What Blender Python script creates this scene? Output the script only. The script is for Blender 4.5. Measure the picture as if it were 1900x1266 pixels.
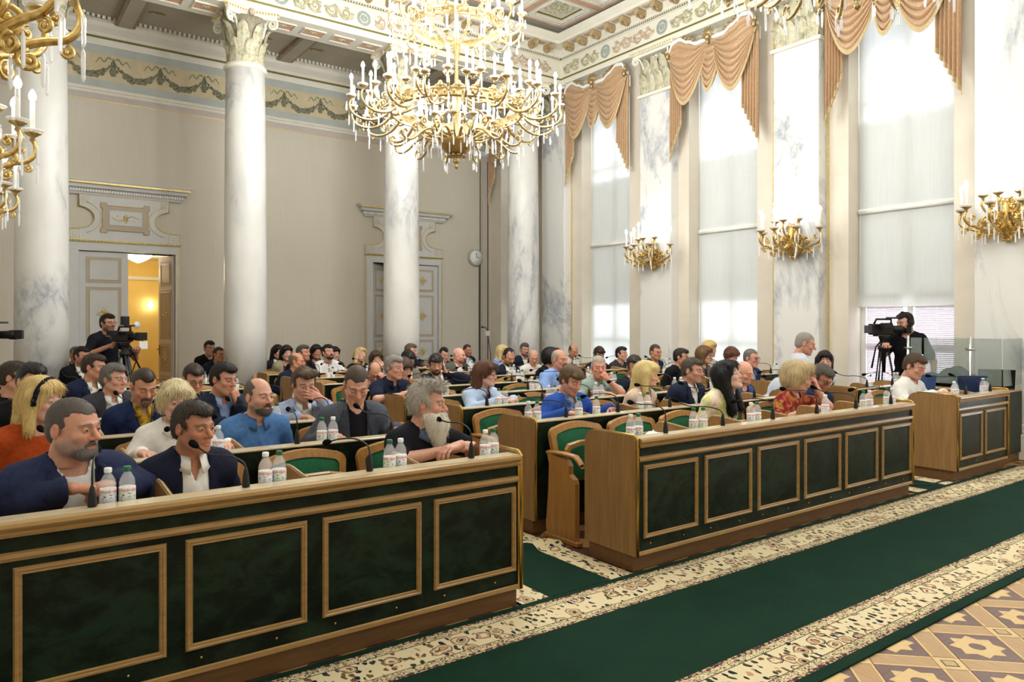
import bpy, math, random
import numpy as np
from mathutils import Vector, Matrix, Euler

for o in list(bpy.data.objects):
    bpy.data.objects.remove(o)
SC = bpy.context.scene
COL = SC.collection
PI = math.pi
rnd = random.Random(11)

# ------------------------------------------------------------------ camera
cam_d = bpy.data.cameras.new('camera')
cam = bpy.data.objects.new('camera', cam_d)
COL.objects.link(cam)
SC.camera = cam
cam.location = (0.0, 0.0, 1.58)
cam.rotation_euler = (PI / 2, 0, math.radians(-36.2))
cam_d.sensor_width = 36.0
cam_d.lens = 1360 / 1900 * 36
cam_d.shift_y = -32 / 1900
cam_d.clip_start = 0.05
cam_d.clip_end = 200

# ------------------------------------------------------------------ world: bright overcast day outside the windows
W = bpy.data.worlds.new('world')
SC.world = W
W.use_nodes = True
bg = W.node_tree.nodes['Background']
bg.inputs[0].default_value = (0.86, 0.92, 1.0, 1)
bg.inputs[1].default_value = 6.0

SC.view_settings.view_transform = 'Standard'
SC.view_settings.look = 'None'
SC.view_settings.gamma = 1.0
SC.view_settings.exposure = 0.0
SC.view_settings.use_curve_mapping = False

CHAND_W = 770.0     # one chandelier, watts
SCONCE_W = 8.5      # each wall sconce, watts

# ------------------------------------------------------------------ object helpers
def link(name, data=None, parent=None, loc=(0, 0, 0), rot=None, scale=None):
    o = bpy.data.objects.new(name, data)
    COL.objects.link(o)
    o.location = loc
    if rot is not None:
        o.rotation_euler = rot
    if scale is not None:
        o.scale = scale
    if parent is not None:
        o.parent = parent
    return o

def tag(o, label, cat, group=None, kind=None):
    if label:
        o['label'] = label
    if cat:
        o['category'] = cat
    if group:
        o['group'] = group
    if kind:
        o['kind'] = kind
    return o

def thing(name, label, cat, loc=(0, 0, 0), rotz=0.0, group=None):
    return tag(link(name, None, None, loc, (0, 0, rotz)), label, cat, group)

def struct(o):
    o['kind'] = 'structure'
    return o

def lamp(name, loc, watts, radius, color=(1, 1, 1), parent=None):
    d = bpy.data.lights.new(name, 'POINT')
    d.energy = watts
    d.shadow_soft_size = radius
    d.color = color
    return link(name, d, parent, loc)

class MB:
    """collects polygons, builds one mesh"""
    def __init__(s):
        s.v = []
        s.f = []
        s.n = 0
        s.sm = []
        s.mi = []
        s.m = 0
    def add(s, verts, faces, smooth=False):
        verts = np.asarray(verts, float).reshape(-1, 3)
        s.v.append(verts)
        b = s.n
        for f in faces:
            s.f.append([int(i) + b for i in f])
            s.sm.append(smooth)
            s.mi.append(s.m)
        s.n += len(verts)
        return s
    def box(s, x0, x1, y0, y1, z0, z1, c=0.0):
        if c <= 0:
            v = [(x, y, z) for x in (x0, x1) for y in (y0, y1) for z in (z0, z1)]
            s.add(v, [(0, 1, 3, 2), (4, 6, 7, 5), (0, 4, 5, 1), (2, 3, 7, 6), (0, 2, 6, 4), (1, 5, 7, 3)])
            return s
        lo = (x0, y0, z0)
        hi = (x1, y1, z1)
        idx = {}
        v = []
        for i in range(8):
            g = [(i >> a) & 1 for a in range(3)]
            for a in range(3):
                p = [(hi[k] if g[k] else lo[k]) if k == a else ((hi[k] - c) if g[k] else (lo[k] + c)) for k in range(3)]
                idx[(i, a)] = len(v)
                v.append(p)
        fc = []
        for a in range(3):
            b1, b2 = [k for k in range(3) if k != a]
            for sd in (0, 1):
                q = []
                for u, w in ((0, 0), (1, 0), (1, 1), (0, 1)):
                    q.append(idx[((sd << a) | (u << b1) | (w << b2), a)])
                fc.append(q)
            for u in (0, 1):
                for w in (0, 1):
                    i0 = (u << b1) | (w << b2)
                    i1 = i0 | (1 << a)
                    fc.append((idx[(i0, b1)], idx[(i1, b1)], idx[(i1, b2)], idx[(i0, b2)]))
        for i in range(8):
            fc.append((idx[(i, 0)], idx[(i, 1)], idx[(i, 2)]))
        s.add(v, fc)
        return s
    def prism(s, poly, a0, a1, axis='y', smooth=False):
        """extrude a 2D polygon; axis is the extrusion axis, poly holds the two other coordinates in order"""
        n = len(poly)
        v = []
        for a in (a0, a1):
            for (p, q) in poly:
                v.append({'x': (a, p, q), 'y': (p, a, q), 'z': (p, q, a)}[axis])
        f = [list(range(n)), list(range(n, 2 * n))]
        s.add(v, f)
        s.add(v, [(i, (i + 1) % n, n + (i + 1) % n, n + i) for i in range(n)], smooth)
        return s
    def lathe(s, prof, n=24, c=(0, 0, 0), smooth=True, sx=1.0, sy=1.0, cap=True):
        v = []
        for (r, z) in prof:
            for k in range(n):
                a = 2 * PI * k / n
                v.append((c[0] + r * math.cos(a) * sx, c[1] + r * math.sin(a) * sy, c[2] + z))
        f = []
        for i in range(len(prof) - 1):
            for k in range(n):
                f.append((i * n + k, i * n + (k + 1) % n, (i + 1) * n + (k + 1) % n, (i + 1) * n + k))
        s.add(v, f, smooth)
        if cap and prof[0][0] > 1e-4:
            s.f.append([s.n - len(v) + k for k in range(n)][::-1]); s.sm.append(False); s.mi.append(s.m)
        if cap and prof[-1][0] > 1e-4:
            s.f.append([s.n - n + k for k in range(n)]); s.sm.append(False); s.mi.append(s.m)
        return s
    def tube(s, path, r, n=8, closed=False, smooth=True, flat=1.0):
        p = np.asarray(path, float)
        m = len(p)
        rr = np.full(m, r, float) if np.isscalar(r) else np.asarray(r, float)
        t = np.zeros_like(p)
        if closed:
            t = np.roll(p, -1, 0) - np.roll(p, 1, 0)
        else:
            t[1:-1] = p[2:] - p[:-2]
            t[0] = p[1] - p[0]
            t[-1] = p[-1] - p[-2]
        t /= np.linalg.norm(t, axis=1)[:, None] + 1e-9
        up = np.array([0, 0, 1.0]) if abs(t[0][2]) < .9 else np.array([0, 1.0, 0])
        v = []
        u = np.cross(t[0], up)
        u /= np.linalg.norm(u)
        for i in range(m):
            u = u - t[i] * np.dot(u, t[i])
            u /= np.linalg.norm(u) + 1e-9
            w = np.cross(t[i], u)
            for k in range(n):
                a = 2 * PI * k / n
                v.append(p[i] + rr[i] * (math.cos(a) * u + math.sin(a) * w * flat))
        f = []
        for i in range(m if closed else m - 1):
            j = (i + 1) % m
            for k in range(n):
                f.append((i * n + k, i * n + (k + 1) % n, j * n + (k + 1) % n, j * n + k))
        if not closed:
            f.append(list(range(n))[::-1])
            f.append([(m - 1) * n + k for k in range(n)])
        s.add(v, f, smooth)
        return s
    def ell(s, c, r, nu=12, nv=8):
        prof = [(max(1e-5, math.sin(PI * i / nv)), -math.cos(PI * i / nv)) for i in range(nv + 1)]
        v = []
        for (q, z) in prof:
            for k in range(nu):
                a = 2 * PI * k / nu
                v.append((c[0] + r[0] * q * math.cos(a), c[1] + r[1] * q * math.sin(a), c[2] + r[2] * z))
        f = [(i * nu + k, i * nu + (k + 1) % nu, (i + 1) * nu + (k + 1) % nu, (i + 1) * nu + k) for i in range(nv) for k in range(nu)]
        s.add(v, f, True)
        return s
    def grid(s, P, smooth=True, closed_u=False):
        """P: array (nu, nv, 3)"""
        P = np.asarray(P, float)
        nu, nv = P.shape[:2]
        f = []
        for i in range(nu if closed_u else nu - 1):
            for j in range(nv - 1):
                f.append((i * nv + j, ((i + 1) % nu) * nv + j, ((i + 1) % nu) * nv + j + 1, i * nv + j + 1))
        s.add(P.reshape(-1, 3), f, smooth)
        return s
    def sweep(s, prof, path, closed=False, smooth=False):
        """prof (out, up) swept along a horizontal polyline path with mitred corners; out = right-hand side of travel"""
        p = [np.array(q, float) for q in path]
        m = len(p)
        P = []
        for i in range(m):
            d0 = p[i] - p[i - 1] if (i > 0 or closed) else p[i + 1] - p[i]
            d1 = p[(i + 1) % m] - p[i] if (i < m - 1 or closed) else d0
            d0 = d0[:2] / np.linalg.norm(d0[:2])
            d1 = d1[:2] / np.linalg.norm(d1[:2])
            n0 = np.array([d0[1], -d0[0]])
            n1 = np.array([d1[1], -d1[0]])
            nn = n0 + n1
            nn = nn / (np.dot(nn, n0) + 1e-9)
            P.append([(p[i][0] + nn[0] * a, p[i][1] + nn[1] * a, p[i][2] + b) for (a, b) in prof])
        P = np.array(P)
        s.grid(P, smooth, closed)
        if not closed:
            k = len(prof)
            b = s.n - m * k
            s.f.append([b + i for i in range(k)]); s.sm.append(False); s.mi.append(s.m)
            s.f.append([b + (m - 1) * k + i for i in range(k)]); s.sm.append(False); s.mi.append(s.m)
        return s
    def mesh(s, name, *mats):
        me = bpy.data.meshes.new(name)
        v = np.concatenate(s.v) if s.v else np.zeros((0, 3))
        me.from_pydata(v.tolist(), [], s.f)
        me.polygons.foreach_set('use_smooth', s.sm)
        for m in mats:
            me.materials.append(m)
        if len(mats) > 1:
            me.polygons.foreach_set('material_index', s.mi)
        me.update()
        return me
    def build(s, name, mat, parent=None, loc=(0, 0, 0), rot=None):
        return link(name, s.mesh(name, *(mat if isinstance(mat, (list, tuple)) else (mat,))), parent, loc, rot)

def fast_mesh(name, V, F, mat, cols=None, smooth=True, mats=None):
    """numpy verts and an (n,4) or (n,3) face array"""
    me = bpy.data.meshes.new(name)
    V = np.ascontiguousarray(V, np.float32)
    F = np.ascontiguousarray(F, np.int32)
    k = F.shape[1]
    me.vertices.add(len(V))
    me.vertices.foreach_set('co', V.ravel())
    me.loops.add(F.size)
    me.loops.foreach_set('vertex_index', F.ravel())
    me.polygons.add(len(F))
    me.polygons.foreach_set('loop_start', np.arange(0, F.size, k, dtype=np.int32))
    me.polygons.foreach_set('use_smooth', np.full(len(F), smooth))
    for m in (mats or [mat]):
        me.materials.append(m)
    if cols is not None:
        a = me.color_attributes.new('Col', 'FLOAT_COLOR', 'POINT')
        c4 = np.ones((len(V), 4), np.float32)
        c4[:, :3] = cols
        a.data.foreach_set('color', c4.ravel())
    me.update(calc_edges=True)
    me.validate()
    return me

# ------------------------------------------------------------------ materials
def lin(c):
    """sRGB 0..255 to linear"""
    o = []
    for x in c[:3]:
        x = x / 255.0
        o.append(x / 12.92 if x <= 0.04045 else ((x + 0.055) / 1.055) ** 2.4)
    return tuple(o)

class NT:
    def __init__(s, name):
        s.m = bpy.data.materials.new(name)
        s.m.use_nodes = True
        s.t = s.m.node_tree
        s.b = s.t.nodes['Principled BSDF']
        s.out = s.t.nodes['Material Output']
    def n(s, typ, **kw):
        nd = s.t.nodes.new(typ)
        for k, v in kw.items():
            if k.startswith('i_'):
                key = k[2:]
                key = int(key) if key.isdigit() else key.replace('_', ' ')
                nd.inputs[key].default_value = v
            else:
                setattr(nd, k, v)
        return nd
    def l(s, a, b):
        s.t.links.new(a, b)
    def coord(s, scale=(1, 1, 1), rot=(0, 0, 0), kind='Object', loc=(0, 0, 0)):
        tc = s.n('ShaderNodeTexCoord')
        mp = s.n('ShaderNodeMapping')
        mp.inputs['Scale'].default_value = scale
        mp.inputs['Rotation'].default_value = rot
        mp.inputs['Location'].default_value = loc
        if kind == 'World':
            g = s.n('ShaderNodeNewGeometry')
            s.l(g.outputs['Position'], mp.inputs['Vector'])
        else:
            s.l(tc.outputs[kind], mp.inputs['Vector'])
        return mp.outputs['Vector']
    def noise(s, vec, scale, detail=4, rough=.5, dist=0.0):
        nd = s.n('ShaderNodeTexNoise')
        nd.inputs['Scale'].default_value = scale
        nd.inputs['Detail'].default_value = detail
        nd.inputs['Roughness'].default_value = rough
        nd.inputs['Distortion'].default_value = dist
        if vec is not None:
            s.l(vec, nd.inputs['Vector'])
        return nd.outputs['Fac']
    def ramp(s, fac, stops, interp='LINEAR'):
        r = s.n('ShaderNodeValToRGB')
        r.color_ramp.interpolation = interp
        e = r.color_ramp.elements
        while len(e) < len(stops):
            e.new(0.5)
        for i, (p, c) in enumerate(stops):
            e[i].position = p
            e[i].color = (*c, 1) if len(c) == 3 else c
        s.l(fac, r.inputs['Fac'])
        return r.outputs['Color']
    def mix(s, fac, a, b, mode='MIX'):
        m = s.n('ShaderNodeMix', data_type='RGBA', blend_type=mode)
        for sock, val in ((m.inputs['Factor'], fac), (m.inputs[6], a), (m.inputs[7], b)):
            if isinstance(val, (int, float)):
                sock.default_value = val
            elif isinstance(val, tuple):
                sock.default_value = (*val, 1) if len(val) == 3 else val
            else:
                s.l(val, sock)
        return m.outputs[2]
    def math(s, op, a, b=None, clamp=False):
        m = s.n('ShaderNodeMath', operation=op, use_clamp=clamp)
        for i, val in enumerate((a, b)):
            if val is None:
                continue
            if isinstance(val, (int, float)):
                m.inputs[i].default_value = val
            else:
                s.l(val, m.inputs[i])
        return m.outputs[0]
    def bump(s, h, strength=.3, dist=.01):
        b = s.n('ShaderNodeBump')
        b.inputs['Strength'].default_value = strength
        b.inputs['Distance'].default_value = dist
        s.l(h, b.inputs['Height'])
        s.l(b.outputs['Normal'], s.b.inputs['Normal'])
    def base(s, c, rough=.5, metal=0.0, spec=.5):
        if isinstance(c, tuple):
            s.b.inputs['Base Color'].default_value = (*c[:3], 1)
        else:
            s.l(c, s.b.inputs['Base Color'])
        s.b.inputs['Roughness'].default_value = rough
        s.b.inputs['Metallic'].default_value = metal
        s.b.inputs['Specular IOR Level'].default_value = spec
        return s.m

MATS = {}
def plain(name, c, rough=.55, metal=0.0, spec=.4, var=.12, scale=30.0, bump=0.0):
    """a plain colour (sRGB 0..255) with a light procedural mottling"""
    if name in MATS:
        return MATS[name]
    t = NT(name)
    c = lin(c)
    v = t.coord()
    f = t.noise(v, scale, 3)
    lo = tuple(x * (1 - var) for x in c)
    hi = tuple(min(1, x * (1 + var)) for x in c)
    m = t.base(t.ramp(f, [(.3, lo), (.7, hi)]), rough, metal, spec)
    if bump:
        t.bump(f, bump, .004)
    MATS[name] = m
    return m

def wood_mat(name, c0, c1, scale=1.0, rough=.38, axis='z', spec=.4):
    if name in MATS:
        return MATS[name]
    t = NT(name)
    sc = {'z': (14, 14, .9), 'x': (.9, 14, 14), 'y': (14, .9, 14)}[axis]
    v = t.coord(tuple(k * scale for k in sc))
    f = t.noise(v, 3.0, 5, .6, .6)
    f2 = t.noise(v, 14.0, 2, .5)
    col = t.ramp(t.math('ADD', t.math('MULTIPLY', f, .75), t.math('MULTIPLY', f2, .25)), [(.3, lin(c0)), (.5, lin(tuple((a + b) / 2 for a, b in zip(c0, c1)))), (.72, lin(c1))])
    m = t.base(col, rough, 0, spec)
    t.bump(f2, .06, .002)
    MATS[name] = m
    return m

def build_materials():
    M = MATS
    # marble of the columns: white with long blue grey veins
    t = NT('white_marble')
    v = t.coord((1, 1, .55), (.5, .25, 0), 'World')
    n1 = t.noise(v, .55, 6, .62, 1.2)
    vein = t.ramp(t.math('ABSOLUTE', t.math('SUBTRACT', n1, .5)), [(0.0, (1, 1, 1)), (.02, (.5, .5, .5)), (.075, (0, 0, 0))])
    msk = t.ramp(t.noise(v, .75, 3), [(.44, (0, 0, 0)), (.58, (1, 1, 1))])
    fine = t.noise(v, 7, 5, .7, .5)
    veinm = t.math('MULTIPLY', t.math('MULTIPLY', vein, msk), t.ramp(fine, [(.35, (.2, .2, .2)), (.6, (1, 1, 1))]))
    cloud = t.ramp(t.noise(v, 1.1, 4, .6), [(.3, lin((212, 211, 206))), (.7, lin((232, 231, 226)))])
    col = t.mix(t.math('MULTIPLY', veinm, .9), cloud, lin((140, 145, 158)))
    M['marble'] = t.base(col, .34, 0, .4)
    # pilaster marble: broad diagonal smoky clouds
    t = NT('pilaster_marble')
    v = t.coord((.8, .8, .42), (.75, 0, 0), 'World', (0, .35, .2))
    n1 = t.noise(v, .95, 7, .68, .7)
    band = t.ramp(n1, [(.50, (0, 0, 0)), (.585, (.9, .9, .9)), (.62, (.35, .35, .35)), (.68, (0, 0, 0))])
    fine = t.noise(v, 9, 5, .75)
    col = t.mix(t.math('MULTIPLY', band, t.ramp(fine, [(.3, (.25, .25, .25)), (.62, (1, 1, 1))])), lin((228, 227, 222)), lin((146, 151, 164)))
    M['pil_marble'] = t.base(col, .3, 0, .4)
    # dark green malachite laminate of the desks
    t = NT('green_malachite')
    v = t.coord((1.0, 1.0, 1.5), (0, 0, 0), 'World')
    n1 = t.noise(v, 2.6, 8, .66, 1.6)
    n2 = t.noise(v, 9.0, 6, .7, .8)
    f = t.math('ADD', t.math('MULTIPLY', n1, .62), t.math('MULTIPLY', n2, .38))
    col = t.ramp(f, [(.34, lin((8, 14, 9))), (.46, lin((15, 25, 17))), (.54, lin((29, 41, 28))), (.62, lin((24, 48, 36))), (.72, lin((56, 60, 38)))])
    M['green'] = t.base(col, .33, 0, .2)
    M['oak'] = wood_mat('oak_panel', (132, 98, 58), (168, 132, 86), 1.0, .4, 'z')
    M['oak_x'] = wood_mat('oak_rail', (144, 110, 64), (178, 144, 94), 1.0, .24, 'x')
    M['oak_dark'] = wood_mat('oak_plinth', (98, 68, 40), (126, 92, 56), 1.0, .45, 'x')
    M['edge'] = plain('polished_edge_highlight', (206, 190, 156), .14, 0, .6, .05)  # pale tone carries the reflected highlight along the rail edge
    M['oak_pale'] = wood_mat('oak_desktop', (170, 138, 94), (204, 176, 130), 1.0, .3, 'x')
    M['chair_wood'] = wood_mat('honey_wood', (150, 104, 52), (184, 138, 78), 1.2, .3, 'z')
    t = NT('green_upholstery')
    f = t.noise(t.coord(), 260, 2)
    M['green_cloth'] = t.base(t.ramp(f, [(.3, lin((26, 74, 50))), (.7, lin((44, 108, 74)))]), .85, 0, .2)
    t.bump(f, .3, .002)
    M['brass'] = plain('brass', (196, 160, 84), .25, 1.0, .5, .08)
    M['chrome'] = plain('chrome', (200, 202, 204), .18, 1.0, .5, .05)
    t = NT('antique_gold')
    f = t.noise(t.coord(), 40, 4)
    M['gold'] = t.base(t.ramp(f, [(.3, lin((160, 134, 84))), (.7, lin((208, 188, 142)))]), .34, .85, .5)
    t = NT('bright_gold')
    f = t.noise(t.coord(), 40, 4)
    M['gold2'] = t.base(t.ramp(f, [(.3, lin((176, 142, 72))), (.7, lin((228, 202, 136)))]), .28, .85, .5)
    M['gilt'] = plain('gilt_paint', (214, 190, 118), .4, .35, .5, .15)
    M['olive'] = plain('olive_gilt_line', (120, 112, 52), .45, .25, .4, .15)
    # plaster and paint
    M['cream'] = plain('cream_plaster', (230, 227, 212), .75, 0, .2, .03, 4)
    M['cream2'] = plain('warm_white_plaster', (222, 217, 204), .8, 0, .2, .03, 4)
    M['white'] = plain('white_paint', (236, 235, 230), .5, 0, .3, .03, 6)
    t = NT('beige_silk_wall')
    v = t.coord((60, 60, 1.2), (0, 0, 0), 'World')
    f = t.noise(v, 1.0, 3)
    f2 = t.noise(t.coord((1, 1, 1), (0, 0, 0), 'World'), .8, 3)
    M['wall'] = t.base(t.mix(.35, t.ramp(f, [(.35, lin((202, 195, 179))), (.65, lin((208, 201, 185)))]), t.ramp(f2, [(.3, lin((199, 192, 176))), (.7, lin((212, 205, 189)))])), .8, 0, .15)
    M['reveal'] = plain('beige_window_paint', (220, 211, 195), .7, 0, .2, .04, 3)
    M['blue_band'] = plain('blue_frieze_band', (178, 184, 178), .8, 0, .2, .06, 5)
    M['tan_field'] = plain('tan_frieze_field', (204, 190, 156), .85, 0, .2, .08, 6)
    M['mauve'] = plain('mauve_band', (192, 182, 176), .8, 0, .2, .05, 5)
    M['garland'] = plain('garland_green', (130, 128, 106), .85, 0, .2, .45, 26)
    M['ribbon'] = plain('ribbon_green', (138, 152, 124), .85, 0, .2, .35, 22)
    M['orn'] = plain('relief_sage', (188, 182, 150), .7, 0, .3, .25, 12)
    M['orn_pink'] = plain('relief_rose', (202, 182, 158), .7, 0, .3, .2, 12)
    M['orn_blue'] = plain('relief_blue', (170, 178, 172), .7, 0, .3, .2, 12)
    M['terracotta'] = plain('terracotta_panel', (214, 174, 142), .75, 0, .3, .12, 9)
    M['coffer_pink'] = plain('rose_coffer_band', (196, 164, 138), .8, 0, .2, .1, 5)
    M['aisle_ceil'] = plain('grey_ceiling_paint', (176, 168, 152), .85, 0, .2, .06, 3)
    M['door_grey'] = plain('grey_white_door', (204, 204, 202), .5, 0, .35, .03, 5)
    M['door_tan'] = plain('taupe_door_panel', (182, 168, 150), .55, 0, .35, .05, 5)
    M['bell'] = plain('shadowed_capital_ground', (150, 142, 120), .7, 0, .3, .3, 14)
    t = NT('painted_acanthus')
    f = t.noise(t.coord((1, 1, 1), (0, 0, 0), 'World'), 9, 4, .6)
    M['leaf_mix'] = t.base(t.ramp(f, [(.28, lin((120, 118, 100))), (.42, lin((176, 172, 142))), (.55, lin((208, 200, 172))), (.66, lin((170, 176, 166))), (.78, lin((206, 170, 120)))]), .55, .1, .4)
    # curtains
    t = NT('peach_satin')
    f = t.noise(t.coord((1, 1, .3)), 60, 3)
    M['satin'] = t.base(t.ramp(f, [(.3, lin((174, 139, 103))), (.7, lin((194, 160, 122)))]), .38, 0, .5)
    t.b.inputs['Sheen Weight'].default_value = .3
    M['fringe'] = plain('gold_fringe', (206, 184, 140), .7, .1, .3, .35, 120)
    # window blinds: translucent cloth
    t = NT('roller_blind_cloth')
    f = t.noise(t.coord((40, 40, 2), (0, 0, 0), 'World'), 1.0, 2)
    colr = t.ramp(f, [(.3, lin((234, 235, 233))), (.7, lin((238, 239, 237)))])
    t.base(colr, .8, 0, .1)
    tr = t.n('ShaderNodeBsdfTranslucent')
    t.l(colr, tr.inputs['Color'])
    mx = t.n('ShaderNodeMixShader')
    mx.inputs[0].default_value = .42
    t.l(t.b.outputs[0], mx.inputs[1])
    t.l(tr.outputs[0], mx.inputs[2])
    t.l(mx.outputs[0], t.out.inputs['Surface'])
    M['blind'] = t.m
    M['slat'] = plain('pink_venetian_slat', (206, 192, 202), .5, 0, .3, .05)
    # floor parquet woods
    M['parq_maroon'] = wood_mat('parquet_maroon', (100, 76, 72), (126, 100, 94), 1.5, .3, 'x')
    M['parq_oak'] = wood_mat('parquet_oak', (178, 146, 104), (200, 170, 126), 1.5, .3, 'x')
    M['parq_strip'] = wood_mat('parquet_tan', (170, 134, 94), (192, 158, 116), 1.5, .3, 'y')
    M['parq_pale'] = wood_mat('parquet_pale', (206, 172, 116), (224, 194, 140), 1.5, .3, 'x')
    M['parq_dark'] = wood_mat('parquet_dark', (64, 56, 44), (88, 80, 60), 1.5, .3, 'x')
    # carpets
    t = NT('green_carpet')
    v = t.coord((1, 1, 1), (0, 0, 0), 'World')
    f = t.noise(v, 220, 2)
    f2 = t.noise(v, 3.5, 4, .6)
    M['carpet'] = t.base(t.mix(.5, t.ramp(f, [(.3, lin((12, 34, 24))), (.7, lin((28, 58, 43)))]), t.ramp(f2, [(.3, lin((17, 42, 30))), (.7, lin((26, 54, 40)))])), .95, 0, .1)
    t.bump(f, .4, .003)
    M['black'] = plain('black_plastic', (17, 17, 18), .45, 0, .4, .2)
    M['black_soft'] = plain('black_foam', (14, 14, 15), .95, 0, .1, .3, 200, .4)
    M['black_cloth'] = plain('black_cloth', (20, 20, 24), .9, 0, .15, .25, 40)
    M['grey_plastic'] = plain('grey_plastic', (70, 72, 76), .5, 0, .4, .1)
    M['paper'] = plain('white_paper', (236, 236, 232), .8, 0, .2, .03)
    M['lcd'] = plain('blue_laptop_lid', (60, 92, 150), .3, .2, .5, .1)
    M['cap_green'] = plain('green_bottle_cap', (18, 104, 62), .4, 0, .4, .08)
    M['cap_white'] = plain('white_bottle_cap', (232, 234, 236), .4, 0, .4, .03)
    # clear plastic bottle
    t = NT('clear_plastic')
    t.base((.9, .94, .96), .08, 0, .5)
    t.b.inputs['Transmission Weight'].default_value = .0
    t.b.inputs['Alpha'].default_value = .24
    M['pet'] = t.m
    t = NT('water')
    t.base((.72, .8, .86), .05, 0, .6)
    t.b.inputs['Alpha'].default_value = .35
    M['water'] = t.m
    for nm, c1, c2 in (('label_green', (206, 226, 206), (60, 150, 80)), ('label_blue', (220, 226, 240), (92, 116, 190))):
        t = NT(nm)
        tc = t.n('ShaderNodeTexCoord')
        sp = t.n('ShaderNodeSeparateXYZ')
        t.l(tc.outputs['Object'], sp.inputs[0])
        f = t.noise(t.coord((60, 60, 90)), 1.2, 2)
        body = t.ramp(f, [(.48, lin((236, 238, 240))), (.56, lin(c1)), (.66, lin(c2))])
        red = t.ramp(t.noise(t.coord((110, 110, 20)), 1.0, 1), [(.45, lin((238, 238, 238))), (.6, lin((232, 206, 206)))])
        zz = t.math('GREATER_THAN', sp.outputs['Z'], .106)
        M[nm] = t.base(t.mix(zz, body, red), .35, 0, .4)
    t = NT('crystal')
    t.base((.95, .97, 1.0), .05, 0, .8)
    t.b.inputs['Alpha'].default_value = .55
    M['crystal'] = t.m
    M['candle'] = plain('white_candle_tube', (240, 238, 230), .5, 0, .3, .02)
    t = NT('lit_bulb')
    t.base((1, 1, 1), .5)
    t.b.inputs['Emission Color'].default_value = (1.0, .97, .93, 1)
    t.b.inputs['Emission Strength'].default_value = 14.0
    t.noise(t.coord(), 3)
    M['bulb'] = t.m
    t = NT('tinted_glass')
    t.base((.30, .36, .33), .03, 0, .5)
    t.b.inputs['Alpha'].default_value = .42
    M['glass'] = t.m
    t = NT('window_pane')
    t.base((.85, .9, .95), .02, 0, .5)
    t.b.inputs['Alpha'].default_value = .12
    M['pane'] = t.m
    t = NT('person_skin')
    a = t.n('ShaderNodeAttribute', attribute_name='Col')
    f = t.noise(t.coord(), 70, 3)
    M['skin'] = t.base(t.mix(1.0, a.outputs['Color'], t.ramp(f, [(.3, (.9, .88, .88)), (.7, (1.06, 1.06, 1.06))]), 'MULTIPLY'), .48, 0, .35)
    t.bump(t.noise(t.coord(), 160, 4, .7), .22, .003)
    t.b.inputs['Subsurface Weight'].default_value = .08
    t.b.inputs['Subsurface Radius'].default_value = (.01, .004, .002)
build_materials()
M = MATS
# ------------------------------------------------------------------ the room
XL, XW, XP, YB, YF = -0.9, 10.0, 9.8, 14.5, -6.0
YC = 12.0
PIL_Y = [11.94, 9.06, 6.28, 3.5, 0.66, -2.2]
WIN = [(12.75, 14.1), (9.89, 11.25), (7.08, 8.46), (4.186, 5.575), (1.33, 2.7), (-1.5, -0.1)]
WTOP = 6.15
COLX = [0.74, 3.49, 6.28, 9.07]

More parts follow.
